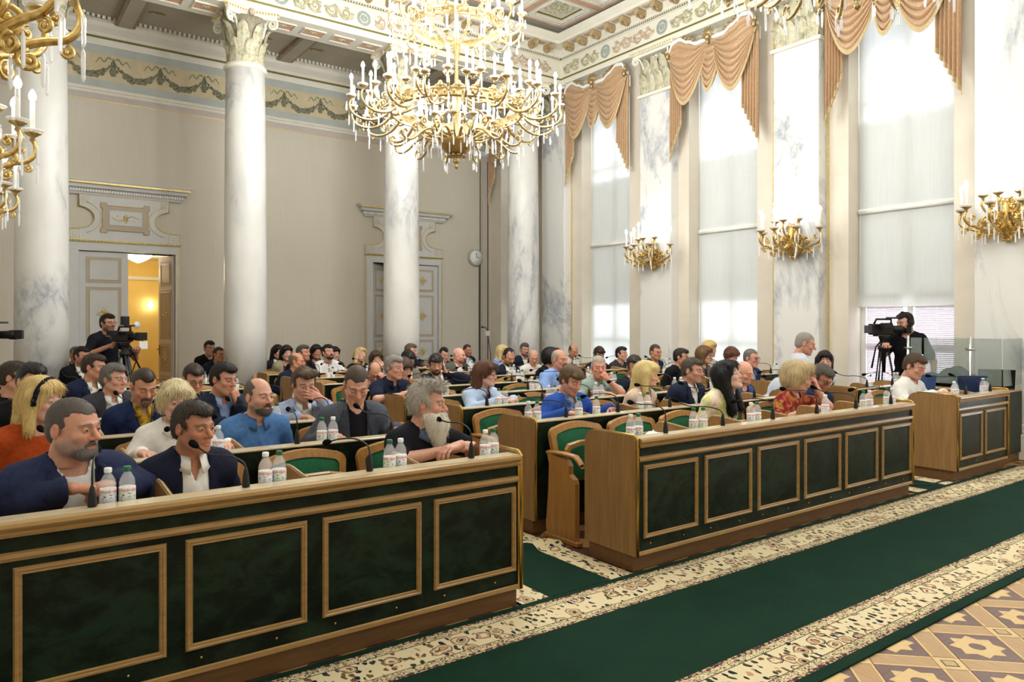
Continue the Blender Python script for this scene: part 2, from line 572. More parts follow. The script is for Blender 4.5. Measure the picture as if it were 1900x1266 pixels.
def floral_border_mat():
    t = NT('cream_floral_carpet')
    v = t.coord((1, 1, 1), (0, 0, 0), 'World')
    nz = t.n('ShaderNodeTexNoise')
    nz.inputs['Scale'].default_value = 16
    nz.inputs['Detail'].default_value = 2
    t.l(v, nz.inputs['Vector'])
    off = t.n('ShaderNodeVectorMath', operation='SCALE')
    off.inputs['Scale'].default_value = .05
    t.l(nz.outputs['Color'], off.inputs[0])
    add = t.n('ShaderNodeVectorMath', operation='ADD')
    t.l(v, add.inputs[0])
    t.l(off.outputs[0], add.inputs[1])
    def vor(scale, vec, stretch=None):
        vo = t.n('ShaderNodeTexVoronoi')
        vo.inputs['Scale'].default_value = scale
        if stretch:
            mp = t.n('ShaderNodeMapping')
            mp.inputs['Scale'].default_value = stretch
            mp.inputs['Rotation'].default_value = (0, 0, .6)
            t.l(vec, mp.inputs['Vector'])
            vec = mp.outputs['Vector']
        t.l(vec, vo.inputs['Vector'])
        sep = t.n('ShaderNodeSeparateColor')
        t.l(vo.outputs['Color'], sep.inputs[0])
        return vo.outputs['Distance'], sep.outputs[0]
    cream, navy, brown, rose, leaf = lin((216, 200, 162)), lin((30, 36, 54)), lin((112, 84, 58)), lin((182, 146, 112)), lin((50, 62, 44))
    def motif(leaf_scale, flower_scale):
        d, cc = vor(leaf_scale, add.outputs[0], (1, .55, 1))
        pal = t.ramp(cc, [(.0, navy), (.2, leaf), (.42, brown), (.62, rose), (.8, leaf)], 'CONSTANT')
        c0 = t.mix(t.ramp(d, [(.33, (1, 1, 1)), (.40, (0, 0, 0))]), cream, pal)
        d, cc = vor(flower_scale, add.outputs[0])
        fl = t.ramp(d, [(.0, navy), (.10, rose), (.2, brown), (.235, cream), (.3, rose), (.36, navy), (.395, cream)], 'CONSTANT')
        on = t.math('MULTIPLY', t.math('LESS_THAN', d, .41), t.math('GREATER_THAN', cc, .35))
        return t.mix(on, c0, fl)
    M['border'] = t.base(motif(30, 8.5), .95, 0, .1)
    t.bump(t.noise(v, 250, 2), .35, .003)
    t2, add2 = t, add
    t = NT('cream_guard_band')
    v = t.coord((1, 1, 1), (0, 0, 0), 'World')
    f = t.noise(v, 46, 2, .5, 1.5)
    M['guard'] = t.base(t.ramp(f, [(.40, brown), (.45, cream), (.56, cream), (.60, leaf)]), .95, 0, .1)
    M['carpet_line'] = plain('dark_carpet_line', (70, 58, 44), .95, 0, .1, .2)
    t = NT('tan_dotted_edging')
    f = t.noise(t.coord((1, 1, 1), (0, 0, 0), 'World'), 60, 1)
    M['edging'] = t.base(t.ramp(f, [(.45, lin((196, 170, 128))), (.52, lin((84, 52, 60)))]), .95, 0, .1)
    t = NT('far_parquet')
    ck = t.n('ShaderNodeTexChecker')
    ck.inputs['Scale'].default_value = 4.8
    t.l(t.coord((1, 1, 0), (0, 0, PI / 4), 'World'), ck.inputs['Vector'])
    ck.inputs['Color1'].default_value = (*lin((182, 140, 90)), 1)
    ck.inputs['Color2'].default_value = (*lin((92, 62, 52)), 1)
    M['slab'] = t.base(ck.outputs['Color'], .3, 0, .4)
floral_border_mat()

def build_floor():
    fl = struct(MB().box(XL, XW + .3, YF, YB + 3.2, -.12, -.004).build('floor', M['slab']))
    # parquet: diagonal lattice of maroon squares with pale stars, tan strips and small squares where the strips cross
    p, ms, ws = .294, .145, .060
    c45 = math.cos(PI / 4)
    def dia(h):
        return [(h, 0), (0, h), (-h, 0), (0, -h)]
    sq = MB().prism(dia(ms * math.sqrt(2)), -.004, 0, 'z').mesh('parquet_square', M['parq_maroon'])
    mbs = MB()
    n = 16
    outer = []
    for k in range(n):
        a = 2 * PI * k / n
        r = .128 if k % 2 == 0 else .094
        outer.append((r * math.cos(a), r * math.sin(a)))
    inner = [(q[0] * .34, q[1] * .34) for q in [(.11 * math.cos(2 * PI * k / n), .11 * math.sin(2 * PI * k / n)) for k in range(n)]]
    V = [(x, y, .0012) for x, y in outer] + [(x, y, .0012) for x, y in inner] + [(x, y, -.002) for x, y in outer]
    mbs.add(V, [(k, (k + 1) % n, n + (k + 1) % n, n + k) for k in range(n)] + [(k, 2 * n + k, 2 * n + (k + 1) % n, (k + 1) % n) for k in range(n)])
    star = mbs.mesh('parquet_star', M['parq_pale'])
    L = ms + ws * .0 - .001
    st = []
    for sgn in (1, -1):
        mb = MB()
        for off, w, z in ((0, ws - .014, 0.0),):
            d = np.array([c45, sgn * c45])
            nn = np.array([-d[1], d[0]])
            q = [d * L + nn * w, -d * L + nn * w, -d * L - nn * w, d * L - nn * w]
            mb.prism([tuple(k) for k in q], -.004, z, 'z')
        mb.m = 1
        for s2 in (1, -1):
            a0, a1 = (ws - .013) * s2, (ws - .001) * s2
            q = [d * L + nn * a0, -d * L + nn * a0, -d * L + nn * a1, d * L + nn * a1]
            mb.prism([tuple(k) for k in q], -.004, .0004, 'z')
        st.append(mb.mesh('parquet_strip', M['parq_strip'], M['parq_pale']))
    mb = MB().prism(dia(ws * math.sqrt(2) - .001), -.004, 0, 'z')
    mb.m = 1
    mb.prism(dia(.046), -.003, .0006, 'z')
    mb.m = 2
    mb.prism(dia(.036), -.003, .001, 'z')
    sm = mb.mesh('parquet_corner', M['parq_pale'], M['parq_dark'], M['parq_oak'])
    for i in range(-20, 28):
        for j in range(-20, 28):
            x = 3.656 + p * (i + j)
            y = 1.547 + p * (i - j)
            if not (2.3 < x < 7.2 and .55 < y < 1.95):
                continue
            link('parquet_corner', sm, fl, (x, y, 0))
            link('parquet_square', sq, fl, (x + p, y, 0))
            link('parquet_star', star, fl, (x + p, y, 0))
            link('parquet_strip', st[0], fl, (x + p / 2, y + p / 2, 0))
            link('parquet_strip', st[1], fl, (x + p / 2, y - p / 2, 0))
    return fl

def carpet_strip(mb, x0, x1, y0, y1, z=.008, wave=None):
    nx = 2 if wave is None else 60
    ny = 2 if wave is None else 24
    P = np.zeros((nx, ny, 3))
    xs = np.linspace(x0, x1, nx)
    ys = np.linspace(y0, y1, ny)
    P[:, :, 0] = xs[:, None]
    P[:, :, 1] = ys[None, :]
    P[:, :, 2] = z if wave is None else z + wave(P[:, :, 0], P[:, :, 1])
    mb.grid(P, True)

def build_carpets():
    t = thing('carpet_runner', 'long dark green carpet runner with cream floral borders before the desks', 'carpet', (0, 0, 0))
    x0, x1 = -.8, 9.3
    rows = [(1.80, 1.862, 'carpet', 'edge'), (2.17, 2.905, 'carpet', 'field'), (3.22, 3.268, 'carpet', 'edge')]
    for a, b in ((1.862, 2.17), (2.905, 3.22)):
        c = [a, a + .02, a + .062, a + .067, b - .067, b - .062, b - .02, b]
        for q, (m, n) in enumerate((('edging', 'edging_band'), ('guard', 'guard_band'), ('carpet_line', 'dark_line'), ('border', 'floral_border'), ('carpet_line', 'dark_line'), ('guard', 'guard_band'), ('edging', 'edging_band'))):
            rows.append((c[q], c[q + 1], m, n))
    for a, b, m, n in rows:
        MB().box(x0, x1, a, b, .0015, .011 if m == 'carpet' else .0115).build(n, M[m], t)
    mb = MB()
    for k in range(150):
        y = 1.9 + k * 1.3 / 150
        mb.box(x1, x1 + .05 + .02 * rnd.random(), y, y + .004, .002, .006)
    mb.build('fringe', M['border'], t)
    # aisle carpets
    def fold(X, Y):
        u = (Y - 4.06) + (X - 3.2) * .35
        return .055 * np.exp(-(u / .055) ** 2) * np.clip((X - 2.95) / .25, 0, 1)
    for i, (ax0, ax1, lab) in enumerate(((2.47, 3.335, 'green aisle carpet with cream floral edges, rumpled beside the empty front chair'), (7.08, 7.83, 'green aisle carpet with cream floral edges before the right-hand desk'))):
        t = thing('aisle_carpet', lab, 'carpet', (0, 0, 0))
        b = .19
        wv = fold if i == 0 else None
        for (a, c, m, n) in ((ax0, ax0 + b, 'border', 'floral_border'), (ax0 + b, ax1 - b, 'carpet', 'field'), (ax1 - b, ax1, 'border', 'floral_border')):
            mb = MB()
            carpet_strip(mb, a, c, 3.275, 4.9, .009, wv)
            if i == 0:
                carpet_strip(mb, a, c, 4.9, 11.3, .009)
            else:
                carpet_strip(mb, a, c, 4.9, 9.3, .009)
            mb.build(n, M[m], t)

def build_back_wall():
    D1 = (1.42, 2.95, 2.84)
    D2 = (6.88, 8.51, 2.9)
    mb = MB()
    xs = [XL, D1[0], D1[1], D2[0], D2[1], XW + .3]
    for a, b, h in ((XL, D1[0], 0), (D1[0], D1[1], D1[2]), (D1[1], D2[0], 0), (D2[0], D2[1], D2[2]), (D2[1], XW + .3, 0)):
        mb.box(a, b, YB, YB + .3, h, 7.2)
    w = struct(mb.build('wall_back', M['wall']))
    y = YB
    for z0, z1, out, m, n in ((5.452, 5.466, .006, 'gilt', 'gilt_line'), (5.466, 5.565, .004, 'mauve', 'mauve_band'), (5.68, 5.815, .012, 'blue_band', 'blue_band'),
                              (5.815, 6.28, .010, 'tan_field', 'frieze_field'), (6.28, 6.415, .012, 'blue_band', 'blue_band'), (6.415, 6.53, .03, 'cream', 'fascia'), (6.53, 6.555, .075, 'olive', 'gilt_bead')):
        MB().box(XL, XW, y - out, y + .01, z0, z1).build(n, M[m], w)
    pr = [(0, 0), (.02, 0), (.035, .02), (.03, .045), (.055, .06), (.06, .1), (.045, .115), (0, .115)]
    MB().prism([(YB - a, 5.565 + b) for a, b in pr], XL, XW, 'x').build('frieze_moulding', M['cream2'], w)
    pr = [(0, 0), (.08, 0), (.1, .05), (.2, .13), (.22, .2), (.27, .22), (.27, .26), (0, .26)]
    MB().prism([(YB - a, 6.555 + b) for a, b in pr], XL, XW, 'x').build('cornice', M['cream2'], w)
    # painted garland swags of the frieze
    def swag_mesh():
        mb = MB()
        r2 = random.Random(3)
        for k in range(34):
            u = k / 33
            x = (u - .5) * .745
            z = -.02 - .26 * (1 - abs(2 * u - 1) ** 2.2)
            s = .018 + .058 * math.sin(PI * u)
            for q in range(3):
                mb.ell((x + r2.uniform(-.012, .012), r2.uniform(-.004, 0), z + r2.uniform(-.6, .6) * s), (s * .5, .008, s * .45), 7, 4)
        return mb.mesh('garland_swag', M['garland'])
    def drop_mesh():
        mb = MB()
        r2 = random.Random(5)
        for s in (-1, 0, 1):
            mb.tube([(0, -.003, .03), (s * .03, -.004, -.05), (s * .035, -.003, -.12)], .009, 6)
        for k in range(26):
            a = r2.random() * 2 * PI
            r = .055 * math.sqrt(r2.random())
            mb.ell((r * math.cos(a), 0, -.17 + r * math.sin(a) * 1.5), (.024, .009, .026), 6, 4)
        return mb.mesh('garland_drop', M['garland'])
    def ribbon_mesh():
        mb = MB()
        for s in (-1, 1):
            pth = [(s * (.04 + .23 * u), -.003, .02 + .036 * math.sin(u * 11) - .05 * u) for u in np.linspace(0, 1, 22)]
            mb.tube(pth, [.024 * (1 - .55 * u) for u in np.linspace(0, 1, 22)], 6, flat=.4)
        return mb.mesh('garland_ribbon', M['ribbon'])
    sw, dr, rb = swag_mesh(), drop_mesh(), ribbon_mesh()
    pitch = .755
    x = 1.95 - pitch * 3
    while x < XW - .2:
        if x > XL:
            link('garland_drop', dr, w, (x, YB - .014, 6.18))
            link('garland_ribbon', rb, w, (x, YB - .014, 6.18))
        link('garland_swag', sw, w, (x + pitch / 2, YB - .014, 6.17))
        x += pitch
    # corner pilaster strip by the window wall
    for xa, xb, m in ((9.66, 9.68, 'olive'), (9.72, 9.86, 'mauve'), (9.88, 9.9, 'olive')):
        MB().box(xa, xb, YB - .02, YB + .01, .2, 5.45).build('wall_panel_strip', M[m], w)
    bb = struct(MB().box(XL, D1[0] - .17, YB - .03, YB, 0, .22, .008).box(D1[1] + .08, D2[0] - .18, YB - .03, YB, 0, .22, .008).box(D2[1] + .1, XW, YB - .03, YB, 0, .22, .008).build('baseboard_back', M['oak_dark']))
    return w

def outline(pts, r, y, mb):
    mb.tube([(p[0], y, p[1]) for p in pts], r, 6, closed=True)

def ornament(mb, s=1.0, y=0.0, cx=0.0, cz=0.0, sx=1.0):
    """a gilt arabesque rosette lozenge"""
    for a in range(8):
        th = a * PI / 4
        L = (.09 if a % 2 == 0 else .055) * s
        if a in (0, 4):
            L *= sx
        e = (cx + L * math.cos(th), y, cz + L * math.sin(th))
        m = (cx + L * .5 * math.cos(th + .5), y - .004, cz + L * .5 * math.sin(th + .5))
        mb.tube([(cx, y, cz), m, e], [.010 * s, .009 * s, .003 * s], 5)
        mb.ell((cx + L * .62 * math.cos(th - .3), y, cz + L * .62 * math.sin(th - .3)), (.013 * s, .006, .013 * s), 6, 4)
    mb.ell((cx, y, cz), (.022 * s, .01, .022 * s), 8, 5)

def build_door(n, x0, x1, h, zc):
    """pedimented double door set in the back wall; opening x0..x1, height h; zc top of the pediment cornice"""
    d = struct(link('door_%d' % n, None, None, (0, 0, 0)))
    y = YB
    g = M['door_grey']
    xa, xb = x0 - .17, x1 + .07 if n == 1 else x1 + .09
    if n == 2:
        xa = x0 - .17
    cx = (xa + xb) / 2
    # architrave
    MB().box(xa, x0, y - .06, y + .3, 0, h, .004).box(x1, xb, y - .06, y + .3, 0, h, .004).box(xa, xb, y - .06, y + .3, h, h + .15, .004).build('architrave', g, d)
    MB().box(xa + .012, xa + .03, y - .068, y - .055, .1, h + .1).box(xb - .03, xb - .012, y - .068, y - .055, .1, h + .1).build('gilt_fillet', M['gilt'], d)
    z1 = h + .15
    MB().box(xa - .01, xb + .01, y - .085, y, z1, z1 + .03).build('gilt_bead', M['gilt'], d)
    mb = MB()
    k = 0
    xx = xa
    while xx < xb:
        mb.box(xx, xx + .018, y - .092, y - .08, z1 + .002, z1 + .026)
        xx += .034
    mb.build('bead_row', M['olive'], d)
    # scrolled pediment board
    z0 = z1 + .03
    H = zc - .24 - z0
    w2 = (xb - xa) / 2
    def half(s):
        pts = [(s * w2, 0), (s * w2, .24 * H)]
        pts += [(s * (w2 - .02 * k), .24 * H + .012 * math.sin(k)) for k in range(1, 1)]
        cxn, czn, rn = s * (w2 - .20 * w2), .50 * H, .24 * H
        pts += [(s * (w2 * .82), .25 * H)]
        for k in range(11):
            a = -PI / 2 + PI * k / 10
            pts.append((s * (w2 * .80 - .30 * H * math.cos(a) * 1.0), .50 * H + .24 * H * math.sin(a)))
        pts += [(s * (w2 * .80), .74 * H), (s * (w2 * .80), H)]
        return pts
    R = half(1)
    Lh = half(-1)
    poly = [(cx + a, z0 + b) for a, b in R] + [(cx + a, z0 + b) for a, b in Lh[::-1]]
    MB().prism(poly, y - .05, y + .01, 'y').build('pediment_board', g, d)
    mb = MB()
    outline(poly, .009, y - .053, mb)
    for s in (-1, 1):
        for (ux, uz, q) in ((.88, .13, .07), (.70, .88, .05)):
            c0 = cx + s * w2 * ux
            c1 = z0 + H * uz
            outline([(c0 - q, c1 - q), (c0 + q, c1 - q), (c0 + q, c1 + q), (c0 - q, c1 + q)], .005, y - .053, mb)
            outline([(c0 - q * .4, c1 - q * .4), (c0 + q * .4, c1 - q * .4), (c0 + q * .4, c1 + q * .4), (c0 - q * .4, c1 + q * .4)], .004, y - .053, mb)
        arc = [(cx + s * (w2 * .80 - .43 * H * math.cos(-PI / 2 + PI * k / 10)), y - .053, z0 + .50 * H + .36 * H * math.sin(-PI / 2 + PI * k / 10)) for k in range(1, 10)]
        mb.tube(arc, .006, 6)
    mb.build('gilt_outline', M['gilt'], d)
    # central eared tablet
    tw, th, zc2 = w2 * .43, H * .33, z0 + H * .52
    e = .045
    ear = [(-tw, -th), (-tw + 2 * e, -th), (-tw + 2 * e, -th + e), (tw - 2 * e, -th + e), (tw - 2 * e, -th), (tw, -th), (tw, -th + 2 * e), (tw - .6 * e, -th + 2 * e), (tw - .6 * e, th - 2 * e), (tw, th - 2 * e),
           (tw, th), (tw - 2 * e, th), (tw - 2 * e, th - e), (-tw + 2 * e, th - e), (-tw + 2 * e, th), (-tw, th), (-tw, th - 2 * e), (-tw + .6 * e, th - 2 * e), (-tw + .6 * e, -th + 2 * e), (-tw, -th + 2 * e)]
    ear = [(cx + a, zc2 + b) for a, b in ear]
    MB().prism(ear, y - .075, y - .04, 'y').build('tablet_frame', M['door_tan'], d)
    MB().box(cx - tw * .68, cx + tw * .68, y - .085, y - .06, zc2 - th * .5, zc2 + th * .5, .004).build('tablet', M['door_grey'], d)
    mb = MB()
    outline(ear, .006, y - .077, mb)
    ornament(mb, 1.0, y - .088, cx, zc2, 2.4)
    mb.build('tablet_gilding', M['gilt'], d)
    # cornice with dentils
    c0, c1 = xa - .02, xb + .02
    pr = [(0, -.24), (.06, -.24), (.075, -.2), (.09, -.2), (.09, -.15), (.15, -.13), (.16, -.075), (.2, -.06), (.23, -.015), (.23, 0), (0, 0)]
    mb = MB()
    pth = [(c0 + .05, y + .01, zc), (c0 + .05, y, zc), (c1 - .05, y, zc), (c1 - .05, y + .01, zc)]
    mb.sweep(pr, pth)
    mb.build('pediment_cornice', g, d)
    mb = MB()
    xx = c0 - .03
    while xx < c1 + .02:
        mb.box(xx, xx + .022, y - .115, y - .085, zc - .195, zc - .155)
        xx += .042
    mb.build('dentil_row', M['white'], d)
    MB().box(c0 - .14, c1 + .14, y - .215, y - .1, zc - .068, zc - .02).build('gilt_moulding', M['gilt'], d)
    # door leaves
    lw = (x1 - x0) / 2
    def leaf(parent, name, hinge, ang, sgn, inner=False):
        L = link(name, None, parent, (hinge, y + .02, 0), (0, 0, ang))
        a, b = (0, lw) if sgn > 0 else (-lw, 0)
        MB().box(a + .004, b - .004, -.025, .025, .01, h - .01, .004).build('leaf_board', g, L)
        hs = [(.09, .62), (.69, 1.22), (1.29, 2.22), (2.29, h - .1)]
        for (p0, p1) in hs:
            q0, q1 = a + .11, b - .11
            pn = MB().box(q0, q1, -.031, -.02, p0, p1, .003).box(q0, q1, .02, .031, p0, p1, .003).build('door_panel', M['door_tan'], L)
            MB().box(q0 + .05, q1 - .05, -.036, -.028, p0 + .05, p1 - .05, .002).box(q0 + .05, q1 - .05, .028, .036, p0 + .05, p1 - .05, .002).build('inner_panel', M['door_tan'] if inner else g, pn)
            mb = MB()
            for yy in (-.038, .038):
                outline([(q0 + .055, p0 + .055), (q1 - .055, p0 + .055), (q1 - .055, p1 - .055), (q0 + .055, p1 - .055)], .004, yy, mb)
                if p1 - p0 > .5:
                    ornament(mb, 1.35, yy, (q0 + q1) / 2, (p0 + p1) / 2)
            mb.build('panel_gilding', M['gilt'], pn)
        hx = b - .06 if sgn > 0 else a + .06
        mb = MB().box(hx - .018, hx + .018, -.034, -.026, .98, 1.18, .003)
        mb.tube([(hx, -.03, 1.1), (hx, -.075, 1.1), (hx - .1 * sgn, -.075, 1.1)], .009, 8)
        mb.build('door_handle', M['olive'], L)
        return L
    if n == 1:
        leaf(d, 'door_leaf', x0, 0.0, 1)
        leaf(d, 'door_leaf', x1, math.radians(-82), -1, True)
    else:
        leaf(d, 'door_leaf', x0, math.radians(38), 1)
        leaf(d, 'door_leaf', x1, 0.0, -1)
    return d

def build_corridor():
    """yellow lit corridor behind the open left door"""
    m = plain('yellow_wall', (238, 206, 120), .7, 0, .2, .04, 3)
    x0, x1, y0, y1, h = .6, 4.2, YB + .3, YB + 3.0, 2.95
    w = struct(MB().box(x0, x1, y1, y1 + .1, 0, h).box(x0 - .1, x0, y0, y1, 0, h).box(x1, x1 + .1, y0, y1, 0, h).build('wall_corridor', m))
    struct(MB().box(x0, x1, y0, y1, h, h + .1).build('ceiling_corridor', M['cream']))
    tr = MB().box(x0, x1, y1 - .05, y1, 2.52, 2.6, .01).build('picture_rail', M['cream'], w)
    MB().box(x0, x1, y1 - .03, y1, 0, .18, .01).build('skirting', M['oak_pale'], w)
    # crystal ceiling light and a wall light
    t = thing('ceiling_light', 'glowing crystal ceiling light in the yellow corridor beyond the open door', 'light', (2.6, YB + 1.6, h))
    MB().lathe([(.02, -.16), (.1, -.13), (.2, -.07), (.26, -.02), (.27, 0)], 20).build('shade', M['bulb'], t)
    MB().lathe([(.28, -.012), (.29, 0)], 20).build('rim', M['gold'], t)
    lamp('corridor_lamp', (2.6, YB + 1.6, h - .35), 26, .15, (1.0, .80, .45))
    t = thing('wall_lamp', 'glowing wall lamp on the yellow corridor wall', 'light', (3.05, y1 - .03, 1.98))
    MB().ell((0, -.06, 0), (.05, .05, .1)).build('shade', M['bulb'], t)
    MB().box(-.03, .03, -.02, .03, -.06, .06, .005).build('bracket', M['brass'], t)
    # closed backing behind the second door
    struct(MB().box(6.4, 9.0, YB + .9, YB + 1.0, 0, 3.2).box(6.3, 6.4, YB + .3, YB + 1, 0, 3.2).box(9.0, 9.1, YB + .3, YB + 1, 0, 3.2).box(6.3, 9.1, YB + .3, YB + 1, 3.2, 3.3).build('wall_lobby', M['wall']))

def build_side_walls():
    mb = MB()
    ys = sorted(WIN)
    prev = YF
    for a, b in ys:
        mb.box(XW, XW + .45, prev, a, 0, 7.4)
        mb.box(XW, XW + .45, a, b, WTOP, 7.4)
        mb.box(XW, XW + .45, a, b, 0, .5)
        prev = b
    mb.box(XW, XW + .45, prev, YB + .3, 0, 7.4)
    w = struct(mb.build('wall_right', M['reveal']))
    for a, b in WIN:
        for yy in (a - .3 if a < 12 else a - .2, b + .3):
            if yy < YB - .1:
                MB().box(XW - .012, XW + .005, yy - .012, yy + .012, .3, 6.3).build('gilt_strip', M['gilt'], w)
    mb = MB()
    mb.box(XL - .3, XL, YF, YB + .3, 0, 7.4)
    struct(mb.build('wall_left', M['cream2']))
    struct(MB().box(XL, XW, YF - .3, YF, 0, 7.4).build('wall_front', M['cream2']))

def build_windows():
    r3 = random.Random(4)
    for i, (a, b) in enumerate(WIN):
        w = struct(link('window_%d' % (i + 1), None, None, (XW + .36, (a + b) / 2, 0)))
        hw = (b - a) / 2
        mb = MB()
        for yy in (-hw + .04, 0, hw - .04):
            mb.box(-.03, .04, yy - .04, yy + .04, .5, WTOP, .004)
        for zz in (.54, 1.25, 3.1, 4.7, WTOP - .04):
            mb.box(-.028, .038, -hw, hw, zz - .04, zz + .04)
        mb.build('window_frame', M['white'], w)
        for s in (-1, 1):
            for z0, z1 in ((.58, 1.21), (1.29, 3.06), (3.14, 4.66), (4.74, WTOP - .08)):
                y0, y1 = (0.04, hw - .08) if s > 0 else (-hw + .08, -.04)
                MB().box(.0, .006, y0, y1, z0, z1).build('pane', M['pane'], w)
        # unseen cloth added behind the blinds to darken their middle band
        if i in (0, 1, 2, 3):
            MB().box(-.047, -.043, -hw + .01, hw - .01, 1.95, 4.46).build('added_dimming_cloth', M['blind'], w)
        MB().box(-.36, .1, -hw, hw, .44, .5, .01).build('window_sill', M['white'], w)
    lows = [.55, .55, .55, 1.82, .55, .55]
    names = ['behind the far column', 'by the farthest visible pilaster', 'in the second window bay', 'raised above the camera operator']
    for i, (a, b) in enumerate(WIN[:4]):
        xb = XW + .27
        a2, b2 = a + .012, b - .012
        lab = 'white roller blind covering the upper half of the window ' + ('in the corner bay' if i == 0 else names[i] if i < 3 else 'above the camera operator')
        t = thing('roller_blind', lab, 'blind', (xb, (a + b) / 2, WTOP), 0)
        hw = (b2 - a2) / 2
        MB().box(-.002, .002, -hw, hw, 3.2 - WTOP, -.04).build('blind_cloth', M['blind'], t)
        MB().tube([(0, -hw, -.04), (0, hw, -.04)], .03, 10).build('roller_tube', M['white'], t)
        lab = 'white roller blind below the crossbar, ' + ['in the corner window', 'window by the farthest visible pilaster', 'window of the second bay', 'half raised above the camera operator'][i]
        t = thing('roller_blind', lab, 'blind', (xb, (a + b) / 2, 3.2), 0)
        MB().box(-.002, .002, -hw, hw, lows[i] - 3.2, -.03).build('blind_cloth', M['blind'], t)
        MB().tube([(-.02, -hw, -.03), (-.02, hw, -.03)], .028, 10).box(-.03, .01, -hw, hw, -.005, .02).build('roller_tube', M['white'], t)
        MB().tube([(-.01, -hw, lows[i] - 3.2), (-.01, hw, lows[i] - 3.2)], .012, 8).build('bottom_bar', M['white'], t)
        MB().tube([(-.03, hw - .03, -.03), (-.04, hw - .03, -1.2), (-.03, hw - .035, -2.0)], .004, 5).build('pull_cord', M['white'], t)
    # venetian blinds behind the open part of the third window
    a, b = WIN[3]
    for j, (y0, y1) in enumerate(((a + .06, a + .62), (a + .78, b - .1))):
        t = thing('venetian_blind', 'pinkish venetian blind on the %s half of the window behind the camera operator' % ('right' if j == 0 else 'left'), 'blind', (XW + .31, (y0 + y1) / 2, 1.95))
        hw = (y1 - y0) / 2
        sl = MB().prism([(-.006, -.0100), (.006, .0100), (.0072, .0095), (-.0048, -.0105)], -hw, hw, 'y').mesh('slat', M['slat'])
        for k in range(56):
            link('slat', sl, t, (0, 0, -k * .025))
        MB().box(-.02, .02, -hw, hw, .0, .05, .004).build('head_rail', M['white'], t)
        MB().tube([(-.014, 0, 0), (-.014, 0, -1.4)], .003, 5).build('cord', M['white'], t)

build_floor()
build_carpets()
build_back_wall()
build_door(1, 1.42, 2.95, 2.84, 4.04)
build_door(2, 6.88, 8.51, 2.9, 4.12)
build_corridor()
build_side_walls()
build_windows()
# ------------------------------------------------------------------ columns, pilasters, entablature, ceiling
def leaf_mesh(h=.30, w=.10, curl=.10, name='acanthus_leaf'):
    nu, nv = 12, 9
    P = np.zeros((nu, nv, 3))
    for i in range(nu):
        u = i / (nu - 1)
        wid = w * (0.55 + .65 * math.sin(PI * min(1, u * .9 + .1))) * (.82 + .18 * abs(math.sin(u * 4 * PI)))
        wid *= 1 if u < .8 else (1 - (u - .8) / .2 * .75)
        out = .012 + curl * u ** 3.2
        z = h * (u - .16 * max(0, u - .72) ** 1.0 * (u - .72) / .08 * .9)
        for j in range(nv):
            v = -1 + 2 * j / (nv - 1)
            P[i, j] = (wid * .5 * v, -(out + .016 * (1 - abs(v)) - .012 * abs(math.sin(v * 2.5 * PI)) * .6), z)
    Q = P.copy()
    Q[:, :, 1] += .012
    mb = MB().grid(P).grid(Q)
    return mb.mesh(name, M['leaf_mix'])

def spiral(c, r0, r1, a0, turns, n, plane):
    pts = []
    for k in range(n + 1):
        u = k / n
        a = a0 + turns * 2 * PI * u
        r = r0 * (1 - u) + r1 * u
        p, q = r * math.cos(a), r * math.sin(a)
        pts.append((c[0] + plane[0] * p, c[1] + plane[1] * p, c[2] + q))
    return pts

def volute_mesh(side):
    """one corner volute running up and out along +x"""
    mb = MB()
    n = 26
    pts = []
    for k in range(8):
        u = k / 7
        pts.append((.10 + .12 * u ** 1.4, side * .03 * (1 - u), -.20 + .22 * math.sin(u * PI / 2)))
    c = (.24, 0, -.045)
    sp = spiral(c, .066, .012, PI / 2 + .3, -1.9, n, (1, 0))
    mb.tube(pts + sp[1:], [.018] * 8 + [.018 * (1 - .45 * k / n) for k in range(1, n + 1)], 7)
    return mb.mesh('volute', M['cream'])

LEAF_A = leaf_mesh(.40, .165, .12)
LEAF_B = leaf_mesh(.70, .17, .15)
VOL = volute_mesh(1)

def abacus_mesh(s, h, concave, name):
    n = 10
    prof = []
    for k in range(4):
        a0 = PI / 4 + k * PI / 2
        p0 = np.array([math.cos(a0), math.sin(a0)]) * s * 1.414
        p1 = np.array([math.cos(a0 + PI / 2), math.sin(a0 + PI / 2)]) * s * 1.414
        nrm = (p0 + p1) / 2
        nrm = nrm / np.linalg.norm(nrm)
        for i in range(n):
            u = .04 + .92 * i / (n - 1)
            q = p0 * (1 - u) + p1 * u - nrm * concave * math.sin(PI * (u - .04) / .92)
            prof.append((q[0], q[1]))
    mb = MB()
    mb.prism([(a * .93, b * .93) for a, b in prof], 0, h * .5, 'z')
    mb.prism(prof, h * .5, h, 'z')
    me = mb.mesh(name, M['cream'])
    mb = MB()
    for i in range(len(prof)):
        a, b = prof[i], prof[(i + 1) % len(prof)]
        for q in ((a[0], a[1]), ((a[0] + b[0]) / 2, (a[1] + b[1]) / 2)):
            mb.ell((q[0], q[1], h * .74), (.017, .017, .02), 6, 4)
    return me, mb.mesh('egg_moulding', M['gilt'])

ABA, ABAEGG = abacus_mesh(.42, .12, .09, 'abacus')

